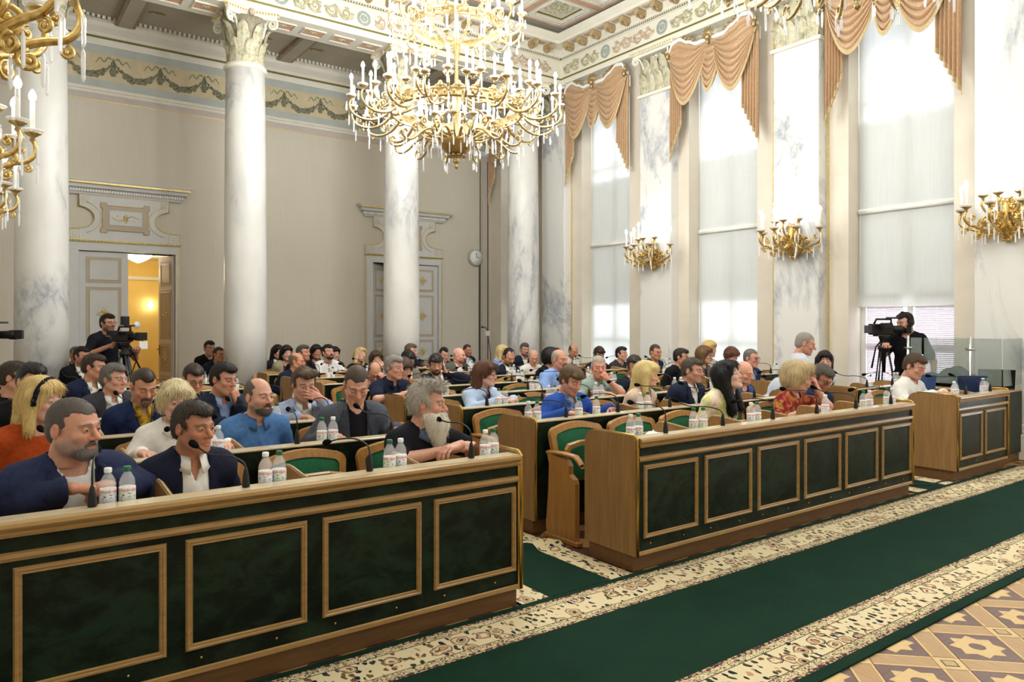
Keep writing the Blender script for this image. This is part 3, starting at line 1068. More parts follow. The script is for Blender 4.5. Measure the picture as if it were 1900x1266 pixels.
def build_columns():
    labs = ['white veined marble column at the left edge, left of the open door', 'white veined marble column between the open door and the second door',
            'white veined marble column in front of the second door', 'white veined marble column nearest the window wall']
    sh = MB()
    sh.lathe([(.325, .42), (.327, 1.5), (.322, 2.8), (.312, 4.2), (.298, 5.62)], 40)
    shaft = sh.mesh('shaft', M['marble'])
    neck = MB().lathe([(.298, 5.60), (.325, 5.615), (.335, 5.635), (.325, 5.66), (.305, 5.68), (.295, 5.70)], 36).mesh('astragal', M['cream'])
    base = MB().box(-.43, .43, -.43, .43, 0, .14, .008).lathe([(.42, .14), (.44, .18), (.42, .23), (.36, .25), (.345, .29), (.37, .32), (.385, .35), (.36, .39), (.325, .42)], 36).mesh('base', M['cream'])
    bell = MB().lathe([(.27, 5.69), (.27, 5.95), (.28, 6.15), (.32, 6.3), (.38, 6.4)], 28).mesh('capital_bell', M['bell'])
    flo = MB()
    for a in range(6):
        flo.ell((.0 + .03 * math.cos(a * PI / 3), -.02, .03 * math.sin(a * PI / 3)), (.024, .02, .024), 6, 4)
    flo.ell((0, -.03, 0), (.02, .02, .02), 6, 4)
    flo = flo.mesh('fleuron', M['orn_pink'])
    for x, lab in zip(COLX, labs):
        t = thing('marble_column', lab, 'column', (x, YC, 0), 0, 'row of four marble columns')
        link('base', base, t)
        link('shaft', shaft, t)
        link('astragal', neck, t)
        cp = link('capital_bell', bell, t)
        for k in range(8):
            a = k * PI / 4
            link('acanthus_leaf', LEAF_A, cp, (.265 * math.sin(a), -.265 * math.cos(a), 5.70), (0, 0, a))
            a += PI / 8
            link('acanthus_leaf', LEAF_B, cp, (.262 * math.sin(a), -.262 * math.cos(a), 5.70), (0, 0, a))
        for k in range(4):
            a = PI / 4 + k * PI / 2
            link('volute', VOL, cp, (.14 * math.cos(a), .14 * math.sin(a), 6.40), (0, 0, a), (1.35, 1.35, 1.35))
            for s in (-1, 1):
                b = k * PI / 2 + s * .42
                link('small_scroll', VOL, cp, (.25 * math.cos(b), .25 * math.sin(b), 6.36), (0, 0, b + s * 1.2), (.6, .6, .7))
            b = k * PI / 2
            link('fleuron', flo, cp, (.345 * math.sin(b), -.345 * math.cos(b), 6.46), (0, 0, b))
        link('abacus', ABA, cp, (0, 0, 6.39))
        link('egg_moulding', ABAEGG, cp, (0, 0, 6.39))

def build_pilasters():
    hw = .37
    body = MB().box(-.2, .02, -hw, hw, .42, 5.70, .006).mesh('shaft', M['pil_marble'])
    base = MB().box(-.26, .02, -hw - .06, hw + .06, 0, .3, .01).box(-.23, .02, -hw - .03, hw + .03, .3, .42, .02).mesh('base', M['cream'])
    ast = MB().box(-.245, .02, -hw - .045, hw + .045, 5.68, 5.74, .015).mesh('astragal', M['cream'])
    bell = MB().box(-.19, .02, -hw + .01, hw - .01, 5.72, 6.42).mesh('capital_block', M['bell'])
    ab = MB().box(-.30, .02, -hw - .1, hw + .1, 6.40, 6.45, .01).box(-.34, .02, -hw - .14, hw + .14, 6.45, 6.51, .012).mesh('abacus', M['cream'])
    eg = MB()
    for k in range(18):
        eg.ell((-.335, -hw - .1 + k * (2 * hw + .2) / 17, 6.48), (.015, .02, .022), 6, 4)
    eg = eg.mesh('egg_moulding', M['gilt'])
    labs = {11.94: 'marble pilaster on the window wall in line with the columns', 9.06: 'marble pilaster carrying the farthest wall sconce', 6.28: 'marble pilaster carrying the middle wall sconce',
            3.5: 'marble pilaster at the right edge carrying the nearest wall sconce'}
    for side in (1, -1):
        for y in PIL_Y:
            if side < 0 and y > 11:
                continue
            if side > 0:
                if y not in labs:
                    continue
                t = struct(link('trim_%d' % (3 + PIL_Y.index(y)), None, None, (XW, y, 0)))
                t['label'] = labs[y]
            else:
                if y > 3 and y < 10:
                    t = struct(link('trim_%d' % (10 + PIL_Y.index(y)), None, None, (XL + .5, y, 0), (0, 0, PI)))
                    MB().box(.0, .52, -hw, hw, 0, 6.5).build('backing', M['cream'], t)
                else:
                    continue
            link('base', base, t)
            link('shaft', body, t)
            link('astragal', ast, t)
            c = link('capital_block', bell, t)
            for k, off in enumerate((-.28, -.093, .093, .28)):
                link('acanthus_leaf', LEAF_A, c, (-.185, off, 5.74), (0, 0, -PI / 2))
            for off in (-.19, 0, .19):
                link('acanthus_leaf', LEAF_B, c, (-.17, off, 5.74), (0, 0, -PI / 2))
            for s in (-1, 1):
                link('acanthus_leaf', LEAF_A, c, (-.1, s * (hw - .02), 5.74), (0, 0, 0 if s < 0 else PI))
                link('volute', VOL, c, (-.03 - .1, s * (hw - .16), 6.38), (0, 0, PI - s * PI / 4))
                link('small_scroll', VOL, c, (-.19, s * .18, 6.36), (0, 0, PI + s * 1.35), (.6, .6, .7))
            link('abacus', ab, c)
            link('egg_moulding', eg, c)

def scroll_mesh(mat, seed):
    """arabesque relief about 1.1 m long in the xz plane, y out"""
    mb = MB()
    r2 = random.Random(seed)
    for s in (-1, 1):
        for q in range(2):
            cx = s * (.15 + .24 * q)
            up = 1 if (q % 2 == 0) else -1
            sp = [(cx + (.105 * (1 - .85 * u)) * math.cos(s * up * (u * 9) + PI), -.006, up * (.105 * (1 - .85 * u)) * math.sin(s * up * (u * 9) + PI) * s) for u in np.linspace(0, 1, 22)]
            mb.tube(sp, [.024 * (1 - .5 * u) for u in np.linspace(0, 1, 22)], 6)
            for k in range(5):
                a = r2.random() * 6.28
                mb.ell((cx + .11 * math.cos(a), -.004, .1 * math.sin(a)), (.045, .014, .022), 6, 4)
        mb.tube([(s * .05, -.006, 0), (s * .2, -.006, .1), (s * .36, -.006, -.06), (s * .52, -.006, .02)], [.024, .02, .016, .006], 6)
    return mb.mesh('scroll_relief', mat)

def roundel_mesh():
    mb = MB()
    for r, w in ((.115, .012), (.088, .009)):
        mb.tube([(r * math.cos(a), -.006, r * math.sin(a)) for a in np.linspace(0, 2 * PI, 25)[:-1]], w, 6, closed=True)
    for k in range(8):
        a = k * PI / 4
        mb.ell((.045 * math.cos(a), -.005, .045 * math.sin(a)), (.026, .012, .016), 6, 4)
    mb.ell((0, -.008, 0), (.02, .014, .02), 6, 4)
    return mb.mesh('roundel', M['orn_blue'])

def build_entablature():
    # beam above the columns
    e = struct(MB().box(XL, XW, YC - .34, YC + .34, 6.51, 7.6).build('trim_1', M['cream']))
    e['label'] = 'cream beam carried by the columns'
    pan = MB().box(-.17, .17, -.13, .13, -.004, .01).mesh('soffit_panel', M['terracotta'])
    fr = MB()
    for a, b, c, d in ((-.19, .19, -.15, -.13), (-.19, .19, .13, .15), (-.19, -.17, -.13, .13), (.17, .19, -.13, .13)):
        fr.box(a, b, c, d, -.022, .01, .003)
    fr = fr.mesh('soffit_frame', M['cream2'])
    ro = MB()
    for k in range(7):
        a = k * 2 * PI / 7
        ro.ell((.05 * math.cos(a), .035 * math.sin(a), -.006), (.03, .02, .008), 6, 4)
    ro.ell((0, 0, -.012), (.025, .02, .012), 6, 4)
    ro = ro.mesh('rosette', M['orn'])
    for i in range(3):
        for k in range(4):
            x = COLX[i] + .60 + .515 * k
            p = link('soffit_panel', pan, e, (x, YC + .0, 6.51))
            link('soffit_frame', fr, p)
            link('rosette', ro, p)
    # mouldings that run round the hall: beam front, window wall, left wall
    x0, x1, y1, y0 = XL + .55, XP - .02, YC - .345, YF
    path = [(x0, y0, 0), (x0, y1, 0), (x1, y1, 0), (x1, y0, 0)]
    t = struct(MB().sweep([(-.3, 6.52), (.0, 6.52), (.0, 6.60), (.02, 6.61), (.02, 6.64), (.0, 6.65), (.0, 7.0), (-.3, 7.0)], path).build('trim_2', M['cream']))
    MB().sweep([(-.02, 6.612), (.030, 6.612), (.034, 6.628), (.03, 6.64), (-.02, 6.64)], path).build('olive_bead', M['olive'], t)
    MB().sweep([(-.3, 7.0), (.02, 7.0), (.03, 7.02), (-.3, 7.02)], path).build('fillet', M['cream2'], t)
    MB().sweep([(-.3, 7.02), (.04, 7.02), (.05, 7.035), (.04, 7.055), (-.3, 7.055)], path).build('rope_bead', M['olive'], t)
    MB().sweep([(-.3, 7.055), (.05, 7.055), (.07, 7.10), (.08, 7.2), (.30, 7.22), (.31, 7.27), (.34, 7.29), (.40, 7.34), (.42, 7.36), (-.3, 7.6)], path).build('cornice', M['cream'], t)
    # bead ropes
    rope = MB()
    for k in range(6):
        rope.ell((k * .05, 0, 0), (.02, .014, .016), 6, 4)
    rope = rope.mesh('rope_twist', M['cream2'])
    y = y1 - .1
    while y > 5.6:
        link('rope_twist', rope, t, (x1 - .047, y, 7.037), (0, 0, -PI / 2))
        y -= .30
    x = 2.9
    while x < x1 - .1:
        link('rope_twist', rope, t, (x, y1 - .047, 7.037))
        x += .30
    # modillion brackets with painted panels between
    br = MB()
    br.box(-.055, .055, -.24, .0, .0, .10, .012)
    br.tube(spiral((0, -.19, .0), .05, .012, PI / 2, 1.4, 16, (0, -1)), .02, 6)
    br.ell((0, -.08, -.01), (.05, .08, .04), 8, 5)
    br = br.mesh('modillion', plain('ochre_modillion', (176, 154, 116), .6, .1, .3, .25, 14))
    pn = MB().box(-.10, .10, -.17, -.05, -.004, .01, .002)
    pn = pn.mesh('painted_panel', M['coffer_pink'])
    bl = MB().ell((0, -.11, -.006), (.05, .045, .012), 8, 4).mesh('blue_lozenge', M['orn_blue'])
    y = y1 - .47
    while y > 4.6:
        link('modillion', br, t, (x1 - .06, y, 7.10), (0, 0, -PI / 2))
        p = link('painted_panel', pn, t, (x1 - .075, y - .195, 7.205), (0, 0, -PI / 2))
        link('blue_lozenge', bl, p)
        y -= .39
    x = x1 - .47
    while x > 2.2:
        link('modillion', br, t, (x, y1 - .06, 7.10))
        p = link('painted_panel', pn, t, (x - .195, y1 - .075, 7.205))
        link('blue_lozenge', bl, p)
        x -= .39
    # arabesques of the frieze
    sa, sb, rd = scroll_mesh(M['orn'], 1), scroll_mesh(M['orn_pink'], 2), roundel_mesh()
    k = 0
    y = y1 - .62
    while y > 5.2:
        link('scroll_relief', (sa, sb)[k % 2], t, (x1 - .002, y, 6.82), (0, 0, -PI / 2))
        link('roundel', rd, t, (x1 - .002, y - .72, 6.82), (0, 0, -PI / 2))
        y -= 1.44
        k += 1
    x = x1 - .8
    while x > 2.2:
        link('scroll_relief', (sa, sb)[k % 2], t, (x, y1 - .002, 6.82))
        link('roundel', rd, t, (x - .72, y1 - .002, 6.82))
        x -= 1.44
        k += 1

def build_ceiling():
    c = struct(MB().box(XL - .3, XW + .45, YF - .3, YC, 7.62, 7.75).build('ceiling', M['cream']))
    # coffers: recessed squares framed by cream ribs with rose bands
    pit, s = 1.14, .37
    rib = MB()
    cof = MB()
    for a, b, c1, d in ((-pit / 2, pit / 2, -pit / 2, -s), (-pit / 2, pit / 2, s, pit / 2), (-pit / 2, -s, -s, s), (s, pit / 2, -s, s)):
        cof.box(a, b, c1, d, -.12, 0)
    cof = cof.mesh('coffer', M['cream2'])
    band = MB()
    for a, b, c1, d in ((-.57, .57, -.57, -.5), (-.57, .57, .5, .57), (-.57, -.5, -.5, .5), (.5, .57, -.5, .5)):
        band.box(a, b, c1, d, -.128, -.11)
    band = band.mesh('rose_band', M['coffer_pink'])
    bead = MB()
    for k in range(20):
        u = -s - .05 + k * (2 * s + .1) / 19
        for p in ((u, s + .05), (u, -s - .05), (s + .05, u), (-s - .05, u)):
            bead.ell((p[0], p[1], -.125), (.015, .015, .012), 5, 3)
    bead = bead.mesh('bead_frame', M['white'])
    drk = MB()
    for a, b, c1, d in ((-s, s, -s, -s + .012), (-s, s, s - .012, s), (-s, -s + .012, -s, s), (s - .012, s, -s, s)):
        drk.box(a, b, c1, d, -.05, -.02)
    drk = drk.mesh('coffer_lip', M['olive'])
    ros = MB()
    for q, (r, n, sz) in enumerate(((.27, 16, .05), (.16, 12, .045), (.07, 6, .04))):
        for k in range(n):
            a = 2 * PI * k / n + q
            ros.ell((r * math.cos(a), r * math.sin(a), -.015), (sz * .7, sz * .7, .02), 6, 4)
    ros.ell((0, 0, -.03), (.05, .05, .03), 8, 5)
    ros = ros.mesh('ceiling_rosette', M['orn'])
    for i in range(7):
        for j in range(4):
            x, y = 8.96 - pit * i, 10.72 - pit * j
            o = link('coffer', cof, c, (x, y, 7.62))
            link('rose_band', band, o)
            link('bead_frame', bead, o)
            link('coffer_lip', drk, o)
            link('ceiling_rosette', ros, o)
    # lower ceiling over the aisle behind the columns
    a = struct(MB().box(XL, XW + .3, YC + .33, YB + .3, 6.82, 6.95).build('ceiling_aisle', M['aisle_ceil']))
    for x in (2.1, 4.9, 7.7):
        r = MB().box(x - .16, x + .16, YC + .34, YB, 6.74, 6.83, .006).build('painted_beam', plain('ochre_beam', (150, 134, 112), .8, 0, .2, .15, 6), a)
        MB().box(x - .11, x + .11, YC + .34, YB, 6.733, 6.75).build('beam_stripe', M['aisle_ceil'], r)
    mb = MB()
    x = XL
    while x < XW:
        mb.box(x, x + .045, YB - .36, YB - .27, 6.775, 6.83)
        x += .08
    mb.build('dentil_row', M['cream2'], a)
    rr = random.Random(8)
    pm = MB()
    for k in range(60):
        an = rr.random() * 2 * PI
        r = math.sqrt(rr.random())
        pm.ell((.55 * r * math.cos(an), .2 * r * math.sin(an), 0), (.05, .04, .008), 6, 3)
    pm = pm.mesh('painted_foliage', plain('grisaille_foliage', (110, 102, 90), .85, 0, .2, .3, 20))
    sm = MB()
    for k in range(14):
        sm.ell((rr.uniform(-.16, .16), rr.uniform(-.04, .04), 0), (.04, .03, .006), 6, 3)
    sm = sm.mesh('painted_sprig', plain('ochre_sprig', (138, 122, 86), .85, 0, .2, .3, 20))
    for x in (.6, 3.4, 6.2, 9.0):
        link('painted_foliage', pm, a, (x, YC + .75, 6.818))
        for s in (-1, 1):
            link('painted_sprig', sm, a, (x + s * .9, YC + 1.5, 6.818))

build_columns()
build_pilasters()
build_entablature()
build_ceiling()
# ------------------------------------------------------------------ peach satin window draperies
def pelmet_z(u):
    a = abs(u)
    k = [(0, 6.30), (.12, 6.27), (.3, 6.26), (.5, 6.34), (.72, 6.44), (.86, 6.42), (1.0, 6.24)]
    for (p, q), (r, s) in zip(k, k[1:]):
        if a <= r:
            w = (a - p) / (r - p)
            w = w * w * (3 - 2 * w)
            return q + (s - q) * w
    return 6.24

def fringe_strip(mb, pts, L=.05, step=.012):
    """row of little tassels hanging from a polyline"""
    pts = np.asarray(pts, float)
    d = np.concatenate([[0], np.cumsum(np.linalg.norm(np.diff(pts, axis=0), axis=1))])
    s = 0.0
    while s < d[-1]:
        p = [np.interp(s, d, pts[:, k]) for k in range(3)]
        w = .0042
        mb.add([(p[0] - w, p[1] - .004, p[2] + .01), (p[0] + w, p[1] - .004, p[2] + .01), (p[0] + w, p[1] - .004, p[2] - L), (p[0] - w, p[1] - .004, p[2] - L),
                (p[0] - w, p[1] + .003, p[2] + .01), (p[0] + w, p[1] + .003, p[2] + .01), (p[0] + w, p[1] + .003, p[2] - L), (p[0] - w, p[1] + .003, p[2] - L)],
               [(0, 1, 2, 3), (5, 4, 7, 6), (0, 3, 7, 4), (1, 5, 6, 2), (3, 2, 6, 7)])
        s += step

def swag(hw, u0, u1, low, lowpos, folds, yo, edge=.03):
    """folds are catenaries slung between the two gathered top corners"""
    nu, nv = 41, 60
    P = np.zeros((nu, nv, 3))
    for i in range(nu):
        s = i / (nu - 1)
        hang = 1 - (abs(s - lowpos) / (lowpos if s < lowpos else 1 - lowpos)) ** (1.75 if u1 - u0 > .6 else 2.0)
        xt = (u0 + (u1 - u0) * s) * hw
        zt = pelmet_z(u0 + (u1 - u0) * s) - .05
        ze = (pelmet_z(u0) * (1 - s) + pelmet_z(u1) * s) - .05
        for j in range(nv):
            v = j / (nv - 1)
            zl = zt + (ze - zt) * min(1, v * 3)
            z = zl - v * (zl - low) * hang - .10 * v * (1 - hang)
            x = xt + ((u0 + u1) / 2 * hw - xt) * .10 * v * (1 - hang)
            ph = folds * 2 * PI * v
            amp = .035 * hang ** .6
            y = yo - .05 - amp * (1.0 + math.sin(ph + .8 * s)) - .06 * v * hang
            P[i, j] = (x, y, z + .016 * math.cos(ph + .8 * s) * hang)
    Q = P.copy()
    Q[:, :, 1] += .012
    return P, MB().grid(P).grid(Q)

def tail(hw, s, u_in, u_out, z_in, z_out, yo):
    nu, nv = 60, 14
    P = np.zeros((nu, nv, 3))
    for i in range(nu):
        k = i / (nu - 1)
        u = u_in + (u_out - u_in) * k
        zb = z_in + (z_out - z_in) * (math.floor(k * 6) / 6 * .55 + k * .45)
        zt = pelmet_z(s * abs(u)) - .05
        for j in range(nv):
            v = j / (nv - 1)
            P[i, j] = (s * u * hw, yo - .03 - .028 * math.sin(k * 6 * 2 * PI) * (.5 + .5 * v) - .01 * v, zt + (zb - zt) * v)
    Q = P.copy()
    Q[:, :, 1] += .008
    return P, MB().grid(P).grid(Q)

def build_drapery():
    labs = ['peach satin swagged drapery in the corner window behind the far column', 'peach satin swagged drapery on the farthest fully seen window',
            'peach satin swagged drapery on the middle window', 'peach satin swagged drapery on the window above the camera operator']
    hw = .9
    defs = {}
    for nm, args in (('left', (-.99, -.02, 5.34, .47, 7.5, -.02)), ('right', (.02, .99, 5.34, .53, 7.5, -.02)), ('mid', (-.26, .26, 5.42, .5, 7.0, .015))):
        P, mb = swag(hw, *args)
        fr = MB()
        fringe_strip(fr, P[:, -1] + np.array([0, -.004, 0]), .055)
        side = MB()
        for i0 in (0, -1):
            side.tube(P[i0, 2:-1:3] + np.array([0, -.004, 0]), .012, 5)
        side.tube(P[1:-1, -1] + np.array([0, -.004, 0]), .012, 5)
        defs[nm] = (mb.mesh('swag', M['satin']), fr.mesh('fringe', M['fringe']), side.mesh('braid', M['fringe']))
    tl = {}
    for s in (-1, 1):
        P, mb = tail(hw, s, .66 if s > 0 else .7, 1.0, 5.06, 4.44, .0)
        fr = MB()
        fringe_strip(fr, P[:, -1], .06)
        tl[s] = (mb.mesh('tail', M['satin']), fr.mesh('fringe', M['fringe']))
    pm = MB()
    us = np.linspace(-1, 1, 61)
    prof = [(-.035, .035), (-.05, .02), (-.05, -.02), (-.03, -.035), (.03, -.035), (.03, .035)]
    G = np.array([[(u * hw, a - .06, pelmet_z(u) + b) for a, b in prof + prof[:1]] for u in us])
    pm.grid(G)
    pm.box(-.9, .9, .0, .02, 6.0, 6.2)
    pelmet = pm.mesh('pelmet', M['white'])
    gd = MB()
    for k in range(9):
        a = -.2 + k * (PI + .4) / 8
        gd.tube([(0, -.12, 6.28), (.06 * math.cos(a), -.15, 6.30 + .06 * math.sin(a)), (.13 * math.cos(a), -.13, 6.32 + .13 * math.sin(a))], [.018, .02, .008], 6)
    gd.ell((0, -.15, 6.28), (.05, .04, .06), 10, 6)
    gd.ell((0, -.14, 6.2), (.03, .03, .05), 8, 5)
    crest = gd.mesh('gilt_crest', M['gold'])
    gsc, gfi = {}, {}
    for s in (-1, 1):
        g2 = MB()
        for u in (.34, .42, .5, .58):
            g2.tube(spiral((s * u * hw, -.1, pelmet_z(u) + .06), .045, .01, -PI / 2, 1.2 * s, 12, (1, 0)), .011, 5)
        gsc[s] = g2.mesh('gilt_scroll', M['gold'])
        gfi[s] = MB().ell((s * .97 * hw, -.12, 6.22), (.035, .04, .07), 8, 5).ell((s * 1.0 * hw, -.12, 6.30), (.03, .03, .05), 8, 5).mesh('gilt_finial', M['gold'])
    for i in range(4):
        a, b = WIN[i]
        t = thing('window_drapery', labs[i], 'curtain', (XP + .0, (a + b) / 2 + (0.02 if i else -.03), 0), -PI / 2, 'swagged window draperies')
        for s in (-1, 1):
            o = link('tail', tl[s][0], t)
            link('fringe', tl[s][1], o)
        for nm in ('mid', 'left', 'right'):
            o = link('swag', defs[nm][0], t)
            link('fringe', defs[nm][1], o)
            link('braid', defs[nm][2], o)
        link('pelmet', pelmet, t)
        link('gilt_crest', crest, t)
        for q in (-1, 1):
            link('gilt_scroll', gsc[q], t)
            link('gilt_finial', gfi[q], t)
build_drapery()
# ------------------------------------------------------------------ chandeliers and wall sconces
M['bulb'].cycles.emission_sampling = 'NONE'
CUP = MB().lathe([(.004, -.045), (.018, -.03), (.012, -.012), (.03, .0), (.048, .012), (.05, .018), (.014, .02)], 12).mesh('candle_cup', M['gold'])
PAN = MB().lathe([(.02, .016), (.045, .018), (.062, .032), (.06, .036), (.02, .024)], 12).mesh('drip_pan', M['crystal'])
CAN = MB().lathe([(.014, .02), (.014, .21), (.008, .215)], 10).mesh('candle', M['candle'])
BUL = MB().lathe([(.008, .212), (.019, .228), (.022, .248), (.015, .272), (.003, .29)], 10).mesh('bulb', M['bulb'])
def crystal(L, w):
    mb = MB().lathe([(.001, -L), (w * .9, -L + .012), (w, -.03), (w * .35, -.012), (.001, -.008)], 6, smooth=False)
    mb.ell((0, 0, 0), (w * .7, w * .7, w * .8), 6, 4)
    return mb.mesh('crystal_drop', M['crystal'])
CR1, CR2 = crystal(.15, .009), crystal(.10, .012)

def candle_set(p, loc, sc=1.0):
    for nm, me in (('candle_cup', CUP), ('drip_pan', PAN), ('candle', CAN), ('bulb', BUL)):
        link(nm, me, p, loc, None, (sc, sc, sc))

def arm_mesh(pts, r0, r1, name, scrolls=(), mat=None):
    mb = MB()
    # smooth the control polyline
    P = np.array(pts, float)
    for _ in range(3):
        Q = [P[0]]
        for a, b in zip(P, P[1:]):
            Q += [a * .75 + b * .25, a * .25 + b * .75]
        Q.append(P[-1])
        P = np.array(Q)
    P = P[::2] if len(P) > 50 else P
    mb.tube(P, np.linspace(r0, r1, len(P)), 8)
    for (c, r, a0, turns, th) in scrolls:
        mb.tube(spiral(c, r, r * .2, a0, turns, 16, (1, 0)), [th * (1 - .5 * k / 16) for k in range(17)], 6)
        mb.ell((c[0], c[1], c[2]), (r * .4, th, r * .4), 6, 4)
    return mb.mesh(name, mat or M['gold'])

def make_chandelier(label, loc, scale_w=1.0):
    t = thing('chandelier', label, 'chandelier', loc, 0, 'gilt candle chandeliers')
    first = not hasattr(make_chandelier, 'c')
    if first:
        c = make_chandelier.c = {}
        c['stem'] = MB().lathe([(.015, .25), (.05, .32), (.03, .42), (.022, .6), (.045, .72), (.06, .82), (.03, .95), (.02, 1.3), (.045, 1.5), (.05, 1.62), (.02, 1.75), (.02, 2.3), (.05, 2.4), (.03, 2.55), (.016, 2.7), (.016, 4.0), (.08, 4.02), (.09, 4.08)], 16).mesh('stem', M['gold'])
        c['bowl'] = MB().lathe([(.05, .17), (.12, .2), (.19, .26), (.225, .33), (.23, .36), (.2, .37), (.1, .36), (.02, .37)], 28).mesh('bowl', plain('deep_gilt', (176, 148, 88), .35, .8, .5, .2))  # bowl gilt slightly deeper than the arms
        f = MB().lathe([(.001, 0), (.02, .015), (.028, .04), (.012, .06), (.03, .075), (.05, .1), (.035, .125), (.06, .15), (.09, .16), (.05, .18)], 18)
        for k in range(10):
            a = 2 * PI * k / 10
            f.ell((.1 * math.cos(a), .1 * math.sin(a), .165), (.028, .028, .02), 6, 4)
        c['finial'] = f.mesh('finial', M['gold'])
        def ring(R, h, n):
            mb = MB()
            prof = [(R - .015, 0), (R + .01, .0), (R + .02, .02), (R + .008, .03), (R + .008, h - .03), (R + .02, h - .02), (R + .01, h), (R - .015, h)]
            mb.lathe(prof + prof[:1], 56, cap=False)
            for k in range(n):
                a = 2 * PI * k / n
                mb.ell((R * math.cos(a), R * math.sin(a), h + .02), (.035, .035, .045), 6, 4)
                mb.tube([(R * math.cos(a + q * .08), R * math.sin(a + q * .08), h + .0 + .03 * (1 - abs(q))) for q in (-1, -.5, 0, .5, 1)], .014, 5)
            for k in range(n * 2):
                a = 2 * PI * (k + .5) / (n * 2)
                mb.ell(((R + .015) * math.cos(a), (R + .015) * math.sin(a), h / 2), (.018, .018, .024), 6, 4)
            return mb.mesh('ring', M['gold'])
        c['ringA'] = ring(.80, .12, 24)
        c['ringB'] = ring(.54, .10, 16)
        c['ringC'] = ring(.40, .07, 12)
        c['big'] = arm_mesh([(.78, 0, .70), (.9, 0, .56), (1.08, 0, .50), (1.26, 0, .56), (1.31, 0, .68), (1.28, 0, .735)], .020, .012, 'arm', (((1.02, 0, .62), .06, -PI / 2, 1.3, .013), ((1.18, 0, .50), .03, PI / 2, -1.2, .01)))
        c['mid'] = arm_mesh([(.78, 0, .72), (.86, 0, .66), (1.0, 0, .70), (1.06, 0, .80), (1.04, 0, .86)], .017, .011, 'arm', (((.92, 0, .78), .045, -PI / 2, 1.3, .011),))
        c['low'] = arm_mesh([(.18, 0, .34), (.34, 0, .46), (.52, 0, .40), (.66, 0, .26), (.78, 0, .24), (.83, 0, .32), (.78, 0, .37), (.75, 0, .33)], .02, .010, 'arm', (((.5, 0, .5), .055, -PI / 2, 1.3, .012),))
        c['lowc'] = arm_mesh([(.16, 0, .37), (.28, 0, .36), (.42, 0, .40), (.47, 0, .50), (.46, 0, .54)], .014, .010, 'arm', ())
        c['strap'] = arm_mesh([(.06, 0, .95), (.2, 0, .80), (.42, 0, .84), (.62, 0, .74), (.79, 0, .70)], .018, .016, 'strap', (((.3, 0, .9), .06, PI, 1.3, .012),))
        c['up'] = arm_mesh([(.52, 0, 1.74), (.62, 0, 1.62), (.76, 0, 1.64), (.84, 0, 1.76), (.82, 0, 1.82)], .016, .010, 'arm', (((.68, 0, 1.76), .045, -PI / 2, 1.3, .011),))
        c['upin'] = arm_mesh([(.05, 0, 1.55), (.2, 0, 1.5), (.38, 0, 1.62), (.53, 0, 1.72)], .016, .014, 'strap', ())
        c['top'] = arm_mesh([(.38, 0, 2.3), (.46, 0, 2.2), (.56, 0, 2.24), (.6, 0, 2.34)], .014, .010, 'arm', ())
    c = make_chandelier.c
    link('stem', c['stem'], t)
    link('bowl', c['bowl'], t)
    link('finial', c['finial'], t)
    link('ring', c['ringA'], t, (0, 0, .66))
    link('ring', c['ringB'], t, (0, 0, 1.70))
    link('ring', c['ringC'], t, (0, 0, 2.28))
    rr = random.Random(2)
    def ringset(key, n, a0, candles, drops, name='arm'):
        for k in range(n):
            a = a0 + 2 * PI * k / n
            o = link(name, c[key], t, (0, 0, 0), (0, 0, a))
            for p in candles:
                candle_set(o, p)
            for d in drops:
                link('crystal_drop', CR1 if rr.random() < .6 else CR2, o, d)
    ringset('big', 18, .05, [(1.28, 0, .76)], [(1.25, 0, .50), (1.335, 0, .70), (1.23, .03, .70), (1.08, 0, .46)])
    ringset('mid', 18, .05 + PI / 18, [(1.04, 0, .88)], [(1.08, 0, .82), (1.0, 0, .82), (.95, 0, .66)])
    ringset('low', 12, .15, [], [(.80, 0, .22), (.66, 0, .22), (.5, 0, .36), (.78, .02, .30)])
    ringset('lowc', 12, .15 + PI / 12, [(.46, 0, .56)], [(.44, 0, .34), (.5, 0, .50)])
    ringset('strap', 6, .3, [], [], 'strap')
    ringset('upin', 6, .3, [], [], 'strap')
    ringset('up', 14, .1, [(.82, 0, 1.84)], [(.86, 0, 1.78), (.78, 0, 1.60), (.68, 0, 1.58)])
    ringset('top', 10, .2, [(.6, 0, 2.36)], [(.6, 0, 2.28)])
    for k in range(18):
        a = 2 * PI * k / 18 + .2
        o = link('candle_post', CUP, t, (.80 * math.cos(a), .80 * math.sin(a), .90))
        candle_set(o, (0, 0, 0))
    for k in range(12):
        a = 2 * PI * k / 12 + .2
        o = link('candle_post', CUP, t, (.54 * math.cos(a), .54 * math.sin(a), 1.90))
        candle_set(o, (0, 0, 0))
    for k in range(10):
        a = 2 * PI * k / 10
        link('crystal_drop', CR1, t, (.22 * math.cos(a), .22 * math.sin(a), .30))
    for z, r, n, f in ((1.12, 1.2, 6, .62), (2.2, .75, 4, .38)):
        for k in range(n):
            a = 2 * PI * k / n + .3
            lamp('chandelier_lamp', (loc[0] + r * math.cos(a), loc[1] + r * math.sin(a), loc[2] + z), CHAND_W * f * scale_w / n, .16, (.94, .975, 1.0))
    return t

